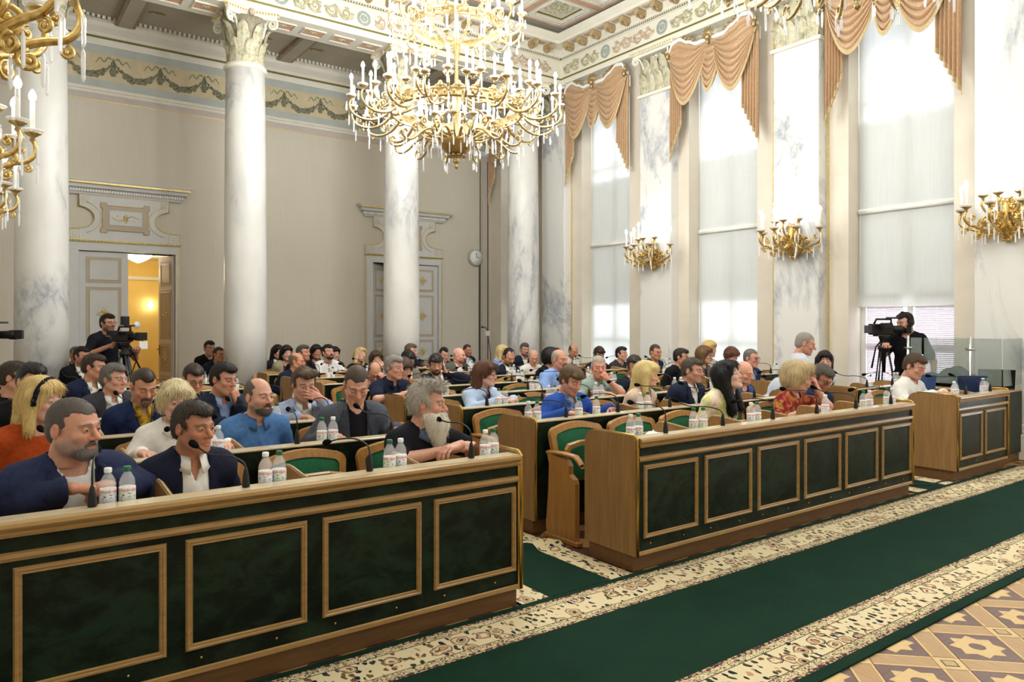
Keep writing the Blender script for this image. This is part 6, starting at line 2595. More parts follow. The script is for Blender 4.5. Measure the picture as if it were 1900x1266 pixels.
    if glasses:
        mb = MB()
        for s in (-1, 1):
            mb.tube([(s * .033 + .024 * math.cos(a), -.100 + .006 * abs(math.cos(a)), .001 + .018 * math.sin(a)) for a in np.linspace(0, 2 * PI, 17)[:-1]], .0018 if lod else .0026, 5, closed=True)
            mb.tube([(s * .057, -.095, .005), (s * .078 * wd, -.04, .006), (s * .081 * wd, .005, .004)], .0018 if lod else .0026, 5)
        mb.tube([(-.009, -.101, .003), (0, -.105, .006), (.009, -.101, .003)], .0018, 5)
        mb.v = [W2(x) for x in mb.v]
        mb.build('glasses', M['black'], t)
    if hairband is not None:
        mb = MB().tube([(.098 * math.cos(a), -.032 - .012 * math.sin(a), .015 + .112 * math.sin(a)) for a in np.linspace(-.3, PI + .3, 21)], .014, 8)
        mb.v = [W2(x) for x in mb.v]
        mb.build('headband', hairband, t)
    if headphones:
        mb = MB().tube([(.095 * math.cos(a), .0, .02 + .115 * math.sin(a)) for a in np.linspace(0, PI, 17)], .009, 6)
        for s in (-1, 1):
            mb.tube([(s * .082, .005, -.005), (s * .088, .005, -.005), (s * .104, .005, -.005), (s * .108, .005, -.005)], [.03, .036, .036, .028], 14)
        mb.v = [W2(x) for x in mb.v]
        mb.build('headphones', M['black'], t)
    if watch:
        E, Wr = A[-1 if watch == 'l' else 1][:2]
        d = (Wr - E) / np.linalg.norm(Wr - E)
        c = Wr - d * .03
        u = np.cross(d, (0, 0, 1))
        u /= np.linalg.norm(u)
        w = np.cross(u, d)
        mb = MB().tube([c + .031 * (math.cos(a) * u + math.sin(a) * w) for a in np.linspace(0, 2 * PI, 15)[:-1]], .010, 6, closed=True, flat=.35)
        o = mb.build('watch_strap', plain('brown_strap', (84, 46, 30), .6), t)
        MB().ell(tuple(c + w * .033), (.018, .018, .006), 12, 6).build('watch_case', M['brass'], o)
    return t, A, Hc
# ------------------------------------------------------------------ the people in the hall
def cl(r, g, b, var=.15):
    return cloth('%d_%d_%d' % (r, g, b), (r, g, b), var)
NAVY, DNAVY, BLK, WHT = cl(40, 48, 76), cl(24, 28, 44), cl(22, 22, 26), cl(228, 228, 224, .05)
LBLUE, GREY = cl(150, 176, 222), cl(70, 72, 80)
F1, F2, F3, F4 = (208, 160, 138), (198, 146, 120), (216, 172, 152), (186, 132, 104)
BRN, DK, GRY, LGR, BLD, SANDY = (66, 50, 38), (34, 28, 26), (112, 106, 100), (156, 152, 146), (222, 196, 132), (120, 92, 62)
SEATED = []
def sit(label, x, y, z, row=None, **k):
    ry = row_y(row) + .72 if row else y + .14
    rx = k.pop('rx', x)
    if row:
        SEATED.append((x, row))
    return make_person(label, (x, y, z), (rx, k.pop('ry', ry)), **k)

# front row, left block
sit('heavyset grey-bearded man in navy blazer and white T-shirt, hands clasped, front row', .34, 3.62, 1.137, 1, ry=3.9, armz=.885, turn=48, pose='clasp', near=2, b=1.16, belly=.04, wd=1.1, jaw=1.22, hs=1.03, hair=('crew', (96, 86, 78)), beard=('short', (118, 112, 106)), stub=.62, top=NAVY, shirt=WHT, lapel=cl(32, 38, 62), skin=F2)
P2 = sit('tanned man in dark navy zip jacket over white polo shirt, front row', .86, 3.80, 1.077, 1, turn=42, pose='lap', near=2, b=1.02, hair=('short', (72, 62, 52)), top=cl(28, 32, 52), shirt=WHT, collar=WHT, neck='v', skin=F4, stub=.12, open_w=.06)
sit('man with long white beard in black polo, arms folded on the front desk', 2.15, 3.78, 1.113, 1, turn=78, pose='cross', near=2, b=1.08, hair=('spiky', (178, 172, 162)), beard=('long', (232, 226, 212)), top=cl(26, 26, 32), sleeves='short', collar=cl(84, 96, 120), skin=F1, watch='l', jaw=1.1)
# second row, left block
sit('blonde woman with black velvet hairband in burnt orange top', .30, 4.92, 1.147, 2, turn=52, pose='lap', near=2, fem=True, hair=('mid', (222, 192, 126)), top=cl(170, 72, 30), skin=F3, hairband=cl(22, 24, 40), b=.98)
sit('short-haired platinum blonde woman in white blouse behind the tanned man', 1.0, 4.88, 1.104, 2, turn=15, pitch=8, pose='wide', near=2, fem=True, hair=('pixie', (226, 212, 170)), top=cl(232, 230, 226, .04), collar=cl(232, 230, 226, .04), skin=F3, b=.98)
sit('bald dark-bearded man in sky blue quarter-zip sweater', 1.52, 4.92, 1.097, 2, turn=38, pitch=2, pose='lap', near=2, hair=('balding', (112, 100, 92)), beard=('short', (92, 82, 76)), stub=.5, top=cl(76, 116, 168), collar=cl(70, 108, 160), skin=F1, b=1.08)
sit('man in dark grey blazer and black T-shirt reading, head bowed', 2.17, 4.82, 1.150, 2, turn=8, pitch=30, pose='wide', near=2, hair=('crew', (88, 72, 58)), top=cl(78, 82, 92), shirt=BLK, lapel=cl(60, 64, 74), skin=F1, b=1.1, lids=0, hs=1.06)
# third row, left block
sit('man with a strip of hair, navy suit and yellow patterned shirt, looking down', 1.0, 5.95, 1.12, 3, turn=18, pitch=24, pose='lap', near=2, hair=('fade', (74, 60, 48)), beard=('goatee', (120, 104, 92)), stub=.4, top=cl(30, 42, 78), shirt=pattern_cloth('yellow', [(40, 36, 40), (176, 140, 40), (206, 166, 52)], 34), collar=pattern_cloth('yellow', [], 1), skin=F2, lids=0, b=1.1, hs=1.04, lapel=cl(28, 38, 72), vdepth=.2)
sit('dark-haired man in navy suit and pale blue shirt, fist at chin', 1.56, 5.93, 1.150, 3, turn=45, pitch=10, pose='chin', side=1, near=2, hair=('short', DK), top=cl(34, 42, 62), shirt=cl(150, 170, 214, .06), collar=cl(150, 170, 214, .06), skin=F2, lapel=cl(32, 40, 58), vdepth=.26)
sit('man in light blue blazer covering his mouth with his hand', 2.17, 5.85, 1.085, 3, turn=18, pitch=14, pose='mouth', side=1, near=2, hair=('quiff', (112, 92, 70)), top=cl(158, 172, 204), shirt=WHT, collar=WHT, skin=F1, lapel=cl(152, 166, 198), hs=1.08)
sit('dark-haired man hidden behind the woman with the hairband', .312, 5.95, 1.188, 3, turn=30, pitch=12, pose='lap', near=1, hair=('short', DK), top=BLK, skin=F2)
# rows behind, left block
sit('brown-haired man in black jacket at the left edge', .25, 6.99, 1.156, 4, turn=70, pose='lap', near=1, hair=('short', BRN), top=BLK, skin=F2)
sit('grey-haired man in charcoal blazer and white open-collar shirt', .946, 6.99, 1.115, 4, turn=48, pose='lap', near=2, hair=('shortgrey', (132, 128, 122)), top=cl(62, 62, 68), shirt=WHT, collar=WHT, skin=F1, lapel=cl(58, 58, 64), b=1.08)
sit('man with glasses in black shirt looking down, fourth row', 1.58, 6.99, 1.087, 4, turn=18, pitch=22, pose='lap', near=1, hair=('short', BRN), top=BLK, collar=BLK, skin=F2, glasses=True, hs=1.05)
sit('young brown-haired man in navy suit and white shirt left of the grey-haired man', .918, 8.02, 1.167, 5, turn=62, pose='lap', near=1, hair=('short', BRN), top=cl(30, 40, 66), shirt=WHT, collar=WHT, skin=F2, vdepth=.24, lapel=cl(28, 38, 62))
# along the back, left
sit('dark-haired man in black suit seated beside the left column', 1.119, 11.0, 1.159, None, turn=40, pose='lap', near=1, hair=('short', DK), top=BLK, shirt=WHT, collar=WHT, stub=.3, skin=F2, vdepth=.24)
sit('man half hidden by the left column, dark clothes', 1.24, 13.0, 1.11, None, turn=20, pose='lap', hair=('crew', GRY), top=cl(24, 24, 30), skin=F2)
sit('young man in black jacket seated against the wall by the second column', 3.238, 13.2, 1.164, None, turn=25, pose='lap', near=1, hair=('short', DK), top=BLK, skin=F1)
sit('man in dark suit and blue shirt half behind the second column', 3.239, 12.6, 1.076, None, turn=40, pose='lap', hair=('crew', BRN), top=cl(30, 34, 48), shirt=cl(130, 156, 210), skin=F2, vdepth=.2)
# middle block, far rows
sit('long dark-haired woman at the far end, white collar', 4.33, 12.95, 1.078, None, turn=35, pose='lap', fem=True, hair=('longback', (30, 24, 24)), top=cl(40, 36, 40), collar=WHT, skin=F3, b=.9)
sit('dark-haired woman in beige trench jacket at the far end', 4.16, 12.0, 1.095, None, turn=20, pose='lap', fem=True, hair=('longback', (44, 32, 28)), top=cl(168, 156, 124), shirt=cl(88, 40, 54), skin=F3, b=.9)
sit('balding sunburnt man in navy sweater, seventh row', 3.642, 10.09, 1.05, 7, turn=70, pose='lap', near=1, hair=('ring', (146, 116, 92)), top=cl(28, 36, 60), skin=(206, 146, 118), b=1.05)
sit('grey-haired man with moustache in black sports jersey', 4.072, 11.0, 1.128, 8, turn=55, pitch=-4, pose='desk', near=1, hair=('short', (92, 88, 88)), stub=.4, top=BLK, sleeves='short', skin=F2, b=1.05)
sit('young woman with long straight dark hair behind the jersey man', 4.901, 12.6, 1.081, None, turn=25, pose='lap', fem=True, hair=('longback', (36, 26, 24)), top=cl(48, 36, 40), skin=F2, b=.88)
sit('dark-haired bearded man in white T-shirt far back', 4.516, 11.12, 1.126, 8, rx=4.64, turn=35, pitch=-6, pose='desk', near=1, hair=('short', DK), beard=('short', (48, 38, 34)), stub=.4, top=WHT, sleeves='short', skin=F1)
sit('dark-haired woman half hidden by the man in white T-shirt', 5.209, 12.5, 1.038, None, turn=20, pose='lap', fem=True, hair=('longback', (40, 28, 26)), top=cl(60, 44, 48), skin=F3, b=.88)
sit('blonde woman in black leaning her head, far rows', 5.29, 11.6, 1.048, None, turn=40, roll=16, pitch=-6, pose='lap', fem=True, hair=('mid', (206, 176, 124)), top=BLK, skin=F3, b=.88)
sit('brown-haired woman holding a hand to her mouth', 4.857, 10.09, 1.046, 7, turn=15, pose='mouth', side=1, fem=True, hair=('long', (86, 62, 46)), top=cl(190, 200, 214), skin=F3, b=.9, near=1)
sit('man resting his bowed face in his hand beside the navy polo man', 3.84, 8.02, 1.0, 5, turn=10, pitch=34, pose='brow', side=1, near=1, hair=('balding', (120, 92, 72)), top=cl(44, 60, 120), skin=F2, lids=0)
sit('grey-haired man in navy polo shirt, forearms on the fourth-row desk', 3.56, 6.96, 1.12, 4, turn=48, pose='cross', near=2, hair=('shortgrey', LGR), top=cl(28, 34, 54), sleeves='short', collar=cl(28, 34, 54), neck='v', shirt=None, skin=F1, b=1.08)
sit('brown-haired woman in orange and dark top bowing her head', 4.23, 8.0, 1.032, 5, turn=30, pitch=28, pose='lap', fem=True, near=1, hair=('long', (84, 56, 40)), top=pattern_cloth('orange', [(30, 30, 36), (206, 126, 44)], 9), skin=F3, lids=0, b=.9)
sit('man with black bowl-cut hair in taupe and turquoise jacket', 4.84, 9.05, 1.079, 6, turn=35, pitch=20, pose='lap', near=1, hair=('fringe', (28, 24, 24)), top=pattern_cloth('taupe', [(120, 110, 98), (132, 120, 106), (60, 160, 176)], 5), shirt=WHT, skin=F2, lids=0)
sit('fair-haired man in navy jacket in front of the third column', 6.0, 11.12, 1.115, 8, turn=62, pose='desk', near=1, hair=('short', (124, 98, 76)), top=cl(26, 34, 52), skin=F1)
sit('dark-bearded man in navy suit, hand behind his ear with yellow watch', 4.67, 8.0, 1.071, 5, rx=4.8, turn=8, pitch=16, pose='ear', side=1, near=1, hair=('fringe', (46, 34, 30)), beard=('short', (60, 44, 36)), stub=.4, top=cl(28, 34, 52), shirt=WHT, collar=WHT, skin=F1, watch='r', lids=0, vdepth=.28, lapel=cl(26, 32, 48))
sit('man with dark quiff looking down behind the red-bearded man', 6.657, 11.12, 1.043, 8, turn=30, pitch=18, pose='lap', hair=('fade', DK), top=cl(60, 74, 104), skin=F1, lids=0)
sit('bald red-bearded man in olive grey blazer', 6.328, 10.09, 1.067, 7, turn=62, pose='lap', near=1, hair=('none', (170, 110, 80)), beard=('short', (168, 104, 70)), stub=.3, top=cl(92, 94, 82), shirt=WHT, skin=(226, 172, 156), b=1.12, lapel=cl(88, 90, 78))
sit('man in pale blue shirt and dark jacket seated by the back wall', 8.297, 12.9, 1.028, None, turn=45, pose='lap', hair=('crew', (96, 66, 50)), stub=.3, top=cl(34, 38, 56), shirt=LBLUE, skin=F2)
# middle block, middle rows
sit('auburn-haired woman with glasses in pale blue wool coat', 4.04, 5.95, 1.089, 3, turn=72, pose='clasp', near=2, fem=True, hair=('longback', (112, 70, 46)), top=cl(178, 198, 226, .06), shirt=cl(40, 40, 60), collar=cl(182, 202, 228, .06), skin=F3, glasses=True, b=.95, vdepth=.2)
sit('blonde woman in pale blue shirt far behind the bowed suited man', 7.921, 11.12, 1.058, None, turn=60, pose='lap', fem=True, hair=('mid', (222, 196, 140)), top=LBLUE, skin=F3, b=.88)
sit('dark-haired man in navy suit and tie reading with bowed head', 6.57, 9.05, 1.075, 6, turn=28, pitch=26, pose='lap', near=1, hair=('receding', DK), beard=('short', (64, 48, 40)), stub=.3, top=cl(28, 32, 50), shirt=WHT, collar=WHT, tie=cl(30, 32, 48), skin=F2, lids=0, hs=1.05, vdepth=.3)
sit('bearded man in dark suit before the far column', 8.44, 11.12, 1.09, None, turn=25, pose='lap', near=1, hair=('short', GRY), beard=('short', (110, 92, 80)), top=cl(34, 38, 54), shirt=WHT, skin=F1, vdepth=.24)
sit('bald man in white embroidered shirt, head bowed', 7.70, 9.9, 1.008, None, turn=12, pitch=24, pose='lap', near=1, hair=('ring', (178, 160, 140)), top=cl(226, 222, 212, .05), skin=(216, 164, 140), lids=0, b=1.05)
sit('woman with big black curly hair in black', 6.56, 8.02, 1.102, 5, turn=80, pose='lap', near=1, fem=True, hair=('volume', (22, 18, 20)), top=BLK, skin=F3, b=.95)
sit('bald man with goatee in sky blue short-sleeved shirt', 5.85, 6.99, 1.139, 4, turn=48, pose='desk', near=2, hair=('ring', (176, 158, 144)), beard=('goatee', (150, 136, 124)), top=cl(136, 166, 222, .06), collar=cl(136, 166, 222, .06), sleeves='short', skin=(210, 152, 128), b=1.1)
VY = sit('man in blue blazer over blue embroidered shirt looking at his phone', 4.21, 4.87, 1.087, 2, turn=42, pitch=24, pose='wide', near=2, hair=('fringe', (124, 98, 68)), stub=.3, top=cl(44, 80, 160), shirt=pattern_cloth('vysh', [(150, 176, 214), (66, 92, 150)], 26, 'diamond'), collar=pattern_cloth('vysh', [], 1), skin=(220, 164, 146), lids=0, b=1.1, open_w=.075, hands={1: 'hold'}, lapel=cl(42, 76, 152))
sit('balding man in beige shirt near the window, head bowed', 9.038, 10.4, 1.065, None, turn=35, pitch=20, pose='lap', hair=('ring', (92, 76, 64)), stub=.4, top=cl(206, 198, 184), skin=F2, lids=0)
sit('grey-haired man in sage green polo, fist against his face', 5.52, 5.93, 1.106, 3, turn=12, pose='cheek', side=1, near=2, hair=('crew', (176, 168, 156)), top=cl(150, 170, 162, .08), collar=cl(140, 160, 152), sleeves='short', skin=(214, 156, 136), b=1.05)
sit('brown-haired man in navy jacket behind the sage polo man', 8.437, 9.05, 1.067, None, turn=25, pitch=20, pose='lap', near=1, hair=('fringe', BRN), top=cl(32, 38, 58), skin=F2, lids=0)
sit('dark-haired man in charcoal jacket in front of the bright blind', 8.96, 9.05, 1.061, None, turn=55, pitch=-2, pose='lap', near=1, hair=('short', DK), top=cl(58, 60, 66), skin=F1)
sit('dark-haired bearded man in black suit behind the blonde in beige', 6.10, 5.95, 1.086, 3, turn=18, pitch=10, roll=-8, pose='lap', near=2, hair=('short', (74, 68, 62)), stub=.5, top=cl(28, 32, 46), shirt=WHT, collar=WHT, skin=F2, vdepth=.24, lapel=cl(26, 30, 42), hs=1.05)
sit('wavy blonde woman in beige jacket, second row', 5.21, 4.92, 1.088, 2, turn=88, pose='lap', near=2, fem=True, hair=('mid', (230, 208, 144)), top=cl(210, 184, 164, .08), skin=F3, b=.95, neck='scoop')
sit('tanned man in navy suit and blue shirt before a marble pilaster', 8.69, 8.02, 1.132, 5, turn=42, pitch=8, pose='lap', near=1, hair=('crew', (84, 70, 58)), top=cl(34, 42, 68), shirt=LBLUE, skin=F2, vdepth=.26)
sit('dark-haired man in long black jacket, right-hand block', 8.10, 6.99, 1.105, 4, turn=72, pose='lap', near=1, hair=('short', (46, 38, 36)), top=BLK, skin=F2, b=1.08)
sit('grey-haired man in navy jacket and white striped shirt, second row', 5.87, 4.92, 1.107, 2, turn=66, pose='lap', near=2, hair=('short', (98, 86, 74)), top=cl(32, 40, 62), shirt=cl(216, 216, 214, .06), collar=cl(216, 216, 214, .06), stub=.25, skin=F1, b=1.1, vdepth=.3, lapel=cl(30, 38, 58))
sit('woman with brown bob and glasses in taupe blazer', 8.61, 6.99, 1.123, 4, turn=72, pose='lap', near=1, fem=True, hair=('bob', (140, 104, 68)), top=cl(126, 110, 100), shirt=cl(40, 44, 60), skin=F3, glasses=True, b=.92, vdepth=.24)
sit('blonde woman in white behind the woman in taupe', 9.3, 7.45, 1.182, None, turn=60, pose='lap', fem=True, hair=('bob', (216, 180, 112)), top=cl(226, 220, 212, .05), skin=F3, b=.9)
sit('auburn short-haired woman bowing her head before the bright blind', 9.18, 6.95, 1.10, 4, turn=45, pitch=30, pose='lap', near=1, fem=True, hair=('pixie', (122, 78, 56)), top=cl(226, 206, 206, .05), skin=F3, b=.9, lids=0)
sit('woman with long black hair in pastel tie-dye jacket, front row', 5.08, 3.88, 1.143, 1, turn=70, pitch=-16, pose='lap', near=2, fem=True, hair=('long', (18, 16, 18)), top=pattern_cloth('tiedye', [(222, 150, 164), (232, 190, 186), (234, 226, 200), (204, 208, 110), (238, 196, 150)], 11), skin=(214, 178, 160), b=.98)
sit('bald man in blue suit looking down behind the black-haired woman', 6.72, 4.92, 1.05, 2, turn=55, pitch=18, pose='lap', near=2, hair=('none', (150, 120, 100)), top=cl(70, 92, 150), shirt=cl(44, 52, 80), skin=(222, 168, 142), lids=0, vdepth=.26)
sit('grey-haired man with glasses in blue blazer, third row right', 8.28, 5.95, 1.125, 3, turn=58, pose='lap', near=1, hair=('crew', (132, 124, 116)), top=cl(42, 58, 98), shirt=LBLUE, collar=LBLUE, skin=(214, 158, 138), glasses=True, b=1.08, vdepth=.26)
RD = sit('grey-blonde woman in red patterned blouse raising a hand to her face', 6.01, 3.83, 1.095, 1, turn=80, pitch=10, pose='brow', side=1, near=2, fem=True, hair=('volume', (206, 184, 140)), top=pattern_cloth('red', [(40, 24, 28), (122, 36, 42), (150, 50, 48), (190, 140, 70), (52, 40, 60)], 16), sleeves='short', skin=(216, 166, 148), b=1.02, hs=1.05, body_turn=8)
sit('man with glasses looking down in navy jacket, front row right end', 6.52, 3.90, 1.067, 1, turn=48, pitch=34, pose='lap', near=2, hair=('short', (104, 96, 86)), top=cl(28, 36, 62), skin=F2, glasses=True, lids=0)
sit('dark-haired woman in white shirt looking up, second row right', 8.29, 4.92, 1.124, 2, turn=8, pitch=2, pose='lap', near=1, fem=True, hair=('longback', (40, 28, 26)), top=cl(220, 222, 228, .05), skin=F3, b=.9)
WS = sit('brown-haired man in white collarless shirt using a phone, right desk', 8.32, 3.88, 1.113, 1, turn=58, pitch=22, pose='desk', near=2, hair=('short', (98, 76, 54)), top=cl(228, 226, 220, .04), skin=(208, 158, 134), lids=0, hs=1.08, b=1.08)

# standing people
ST = {-1: ((-.25, -.2, .92), (-.15, -.4, .80), (0, -.6, -.8), (0, 0, -1), 'relax'), 1: ((.27, -.22, .90), (.24, -.42, .80), (0, -.6, -.8), (0, 0, -1), 'relax')}
make_person('man in light grey jacket standing bent over in the aisle', (7.56, 4.72, 1.355), (7.27, 4.95), 92, 18, 0, ST, near=2, hair=('crew', (150, 142, 132)), top=cl(190, 196, 206, .06), shirt=cl(104, 124, 160), collar=cl(104, 124, 160), skin=(206, 150, 126), pz=.62, body_turn=38, b=1.22, vdepth=.14, trousers=(60, 66, 84))
CM = {-1: ((-.30, -.10, 1.16), (-.05, -.30, 1.30), (.3, -.4, .8), (1, 0, 0), 'hold'), 1: ((.30, -.16, 1.10), (.20, -.42, 1.20), (-.4, -.8, .1), (0, 0, 1), 'hold')}
make_person('camera operator with glasses in black T-shirt filming by the open door', (1.465, 11.38, 1.587), (1.48, 11.5), 38, 0, 0, CM, near=2, hair=('short', DK), stub=.7, top=cl(26, 28, 36), sleeves='short', skin=F2, glasses=True, stand=True, body_turn=14, trousers=(24, 24, 28), lids=.6)
C2 = {-1: ((-.26, -.12, 1.18), (-.20, -.38, 1.30), (0, -.9, .3), (0, 0, -1), 'hold'), 1: ((.28, .06, 1.10), (.30, -.06, .86), (0, -.3, -1), (-1, 0, 0), 'relax')}
make_person('camera operator with headphones in black T-shirt at the window', (9.60, 4.60, 1.60), (9.72, 4.62), -48, 14, 0, C2, near=1, hair=('short', DK), top=cl(20, 20, 24), sleeves='short', skin=F1, headphones=True, stand=True, body_turn=-70, trousers=(70, 72, 78))
# ------------------------------------------------------------------ seats, microphones, bottles and the remaining props
def furnish():
    rr = random.Random(21)
    front_b = {('left', 1): [.44, .51, 1.08, 1.145, 1.71, 1.775, 2.30, 2.37], ('middle', 1): [3.46, 3.535, 4.09, 4.165, 4.72, 4.80, 5.74, 6.35, 6.46, 6.80, 6.87], ('right', 1): [8.13, 8.2, 8.86, 8.94],
               ('left', 2): [1.14, 1.77, 1.84], ('middle', 2): [3.42, 3.49, 3.91, 4.1, 4.63, 4.72]}
    for blk, x0, n, rows in SEGS:
        for r in rows:
            y = row_y(r)
            where = '%s row of the %s block' % (ORD[r], blk)
            at = '%s-row desk of the %s block' % (ORD[r], blk)
            cnt = {}
            NTH = ['first', 'second', 'third', 'fourth', 'fifth', 'sixth', 'seventh', 'eighth']
            for k in range(n):
                x = x0 + .045 + PITCH * (k + .5)
                occ = any(q == r and abs(px - x) < .32 for px, q in SEATED)
                if occ:
                    lab, gr = 'occupied green padded wooden chair, %s seat from the left, %s' % (NTH[k], where), 'occupied chairs, ' + where
                elif (blk, r, k) == ('middle', 1, 0):
                    lab, gr = 'empty wooden armchair with green seat folded up, end of the middle front row', None
                else:
                    lab, gr = 'empty green padded wooden chair, %s seat from the left, %s' % (NTH[k], where), 'empty chairs, ' + where
                add_chair(x, y + .755, not occ, lab, gr)
                if not (r > 5 and rr.random() < .35):
                    add_mic(x + (0 if r == 1 else rr.uniform(-.03, .05)), y + .05, .8535 if r == 1 else .851, (k + r) % 3, 'black gooseneck microphone before the %s seat from the left, %s' % (NTH[k], at), 'microphones, ' + where, rr.uniform(-.25, .25))
            spots = front_b.get((blk, r))
            if spots is None:
                spots = []
                for k in range(n):
                    if rr.random() < .78:
                        u = x0 + .045 + PITCH * (k + .5) + rr.uniform(.13, .2)
                        spots += [u, u + .07]
            for q, u in enumerate(spots):
                gcap = (q % 2 == 1) if rr.random() < .85 else (q % 2 == 0)
                if (blk, r) == ('left', 1):
                    gcap = q in (1, 3, 4, 7)
                capn = 'green' if gcap else 'white'
                cnt[capn] = cnt.get(capn, 0) + 1
                add_bottle(u, y + .115 + rr.uniform(0, .03), .7752, gcap, '%s-capped water bottle, %s %s cap from the left, %s' % (capn, NTH[cnt[capn] - 1], capn, at), '%s-capped bottles, %s' % (capn, where), r > 4)
furnish()

# plain chairs under the people who sit behind the desks
for o in [o for o in COL.objects if o.name.startswith('person') and o.parent is None]:
    x, y = o.location.x, o.location.y
    lab = o['label']
    if 'standing' in lab or 'operator' in lab or any(abs(x - q[0]) < .2 and abs(y - row_y(q[1]) - .72) < .1 for q in SEATED):
        continue
    add_chair(x, y + .03, False, 'green padded chair under the ' + ' '.join(lab.split()[:9]), 'spectator chairs behind the desks', 0, False)
for k in range(4):
    add_chair(8.9 + .0 * k - .62 * k, 13.9, True, 'empty green padded chair against the back wall, %s from the window' % ('first', 'second', 'third', 'fourth')[k], 'empty chairs against the back wall', 0, False)

def poly_box(name, parent, m, x0, x1, y0, y1, z0, z1, c=.006):
    return MB().box(x0, x1, y0, y1, z0, z1, c).build(name, m, parent)

# control desk and glass screen by the window
t = thing('control_desk', 'dark green marbled control desk at the right edge beside the front desk', 'desk', (9.215, 3.36, 0))
poly_box('front_board', t, M['green'], 0, .56, 0, .03, .10, .80)
poly_box('side_board', t, M['green'], 0, .03, .5, 1.1, .10, .80)
poly_box('plinth', t, M['oak_dark'], .01, .55, .02, 1.05, 0, .10)
poly_box('counter', t, M['oak_pale'], 0, .56, 0, 1.1, .80, .825)
poly_box('back_board', t, M['oak'], .53, .56, .03, 1.1, .10, .80)
t = thing('glass_screen', 'smoked glass screen on chrome posts in front of the camera operator', 'screen', (9.26, 4.40, .826))
for k, (y0, y1) in enumerate(((-.03, -.16), (-.19, -.68), (-.72, -1.02))):
    MB().box(-.004, .004, y1, y0, .05, .585, .002).build('glass_pane', M['glass'], t)
for y in (0, -.70):
    p = MB().lathe([(.03, 0), (.03, .012), (.016, .016), (.016, .60), (.012, .61)], 14, (0, y, 0)).build('post', M['chrome'], t)
    for z in (.10, .46):
        MB().tube([(0, y - .05, z), (0, y + .05, z)], .012, 8).lathe([(.022, -.015), (.026, 0), (.022, .015)], 12, (0, y, z)).build('clamp', M['chrome'], p)
MB().box(.01, .53, -1.035, -1.027, .05, .585, .002).build('glass_pane', M['glass'], t)

def laptop(label, loc, rz, lid, w=.34):
    t = thing('laptop', label, 'laptop', loc, rz)
    MB().box(-w / 2, w / 2, -.11, .11, 0, .018, .004).build('keyboard_base', M['grey_plastic'], t)
    o = link('lid', MB().box(-w / 2, w / 2, -.006, .006, 0, .22, .004).mesh('lid', lid), t, (0, -.11, .018), (math.radians(14), 0, 0))
    MB().box(-w / 2 + .012, w / 2 - .012, .006, .0065, .012, .208).build('display', M['black'], o)
laptop('open laptop with blue lid nearest the man in white', (8.72, 4.02, .7757), -.85, M['lcd'], .26)
laptop('open laptop with dark blue lid beside the chrome post', (9.00, 3.63, .7757), -.85, plain('navy_lid', (38, 60, 106), .3, .2, .5, .1), .3)
laptop('open black laptop on the control desk at the right edge', (9.56, 3.56, .826), -1.1, M['black'], .36)
t = thing('tablet', 'dark tablet lying on the right front desk', 'tablet', (8.62, 3.42, .776), .2)
MB().box(-.12, .12, -.08, .08, 0, .008, .003).build('case', M['grey_plastic'], t)
MB().box(-.11, .11, -.07, .07, .008, .009).build('screen', M['black'], t)

def coat(label, loc, seed, s=(.26, .16, .22)):
    g = SD((-.4, -.3, -.02), (.4, .3, .5), .02)
    r2 = random.Random(seed)
    for k in range(9):
        g.add(('e', (r2.uniform(-.6, .6) * s[0], r2.uniform(-.5, .5) * s[1], r2.uniform(.15, .7) * s[2]), (s[0] * .5, s[1] * .6, s[2] * .5)), .06)
    x, y, z = g.xyz((slice(None),) * 3)
    g.F = (g.F + .008 * np.sin(26 * x + 14 * z) + .006 * np.sin(31 * y - 20 * x)).astype(np.float32)
    g.keep(lambda x, y, z: -z + 0 * x + 0 * y)
    V, Q = g.mesh()
    o = link('black_coat', fast_mesh('black_coat', V, Q, M['black_cloth']), None, loc)
    return tag(o, label, 'coat')
coat('black coat heaped on the desk left of the tripod', (8.98, 5.45, .776), 3, (.30, .16, .26))
coat('dark coat heaped on the control desk behind the black laptop', (9.56, 3.95, .826), 5, (.2, .2, .2))
coat('folded dark bag beside the chrome post', (9.5, 4.28, .826), 9, (.16, .14, .12))

# video cameras and tripods -----------------------------------------
def tripod(label, loc, top, spread, rz, m, legs_m=None):
    t = thing('tripod', label, 'tripod', loc, rz)
    ap = top - .16
    for k in range(3):
        a = 2 * PI * k / 3 + .5
        d = np.array([math.cos(a), math.sin(a)])
        o = MB()
        for s in (-1, 1):
            n = np.array([-d[1], d[0]]) * .018 * s
            o.tube([(d[0] * .05 + n[0], d[1] * .05 + n[1], ap), (d[0] * spread * .55 + n[0], d[1] * spread * .55 + n[1], ap * .45)], .010, 6)
        o.tube([(d[0] * spread * .45, d[1] * spread * .45, ap * .55), (d[0] * spread, d[1] * spread, .015)], .013, 7)
        o = o.build('leg', legs_m or m, t)
        MB().ell((d[0] * spread, d[1] * spread, .015), (.025, .025, .015), 8, 5).build('rubber_foot', M['black'], o)
        MB().tube([(0, 0, ap * .5), (d[0] * spread * .5, d[1] * spread * .5, ap * .5)], .006, 5).build('spreader', m, t)
    MB().lathe([(.02, ap - .3), (.03, ap - .05), (.07, ap), (.07, ap + .04), (.045, ap + .05), (.05, top - .04), (.06, top - .03), (.06, top)], 14).build('head', m, t)
    MB().tube([(.04, .03, top - .05), (.16, .12, top - .14), (.33, .2, top - .42)], [.012, .009, .014], 7).build('pan_handle', m, t)
    return t
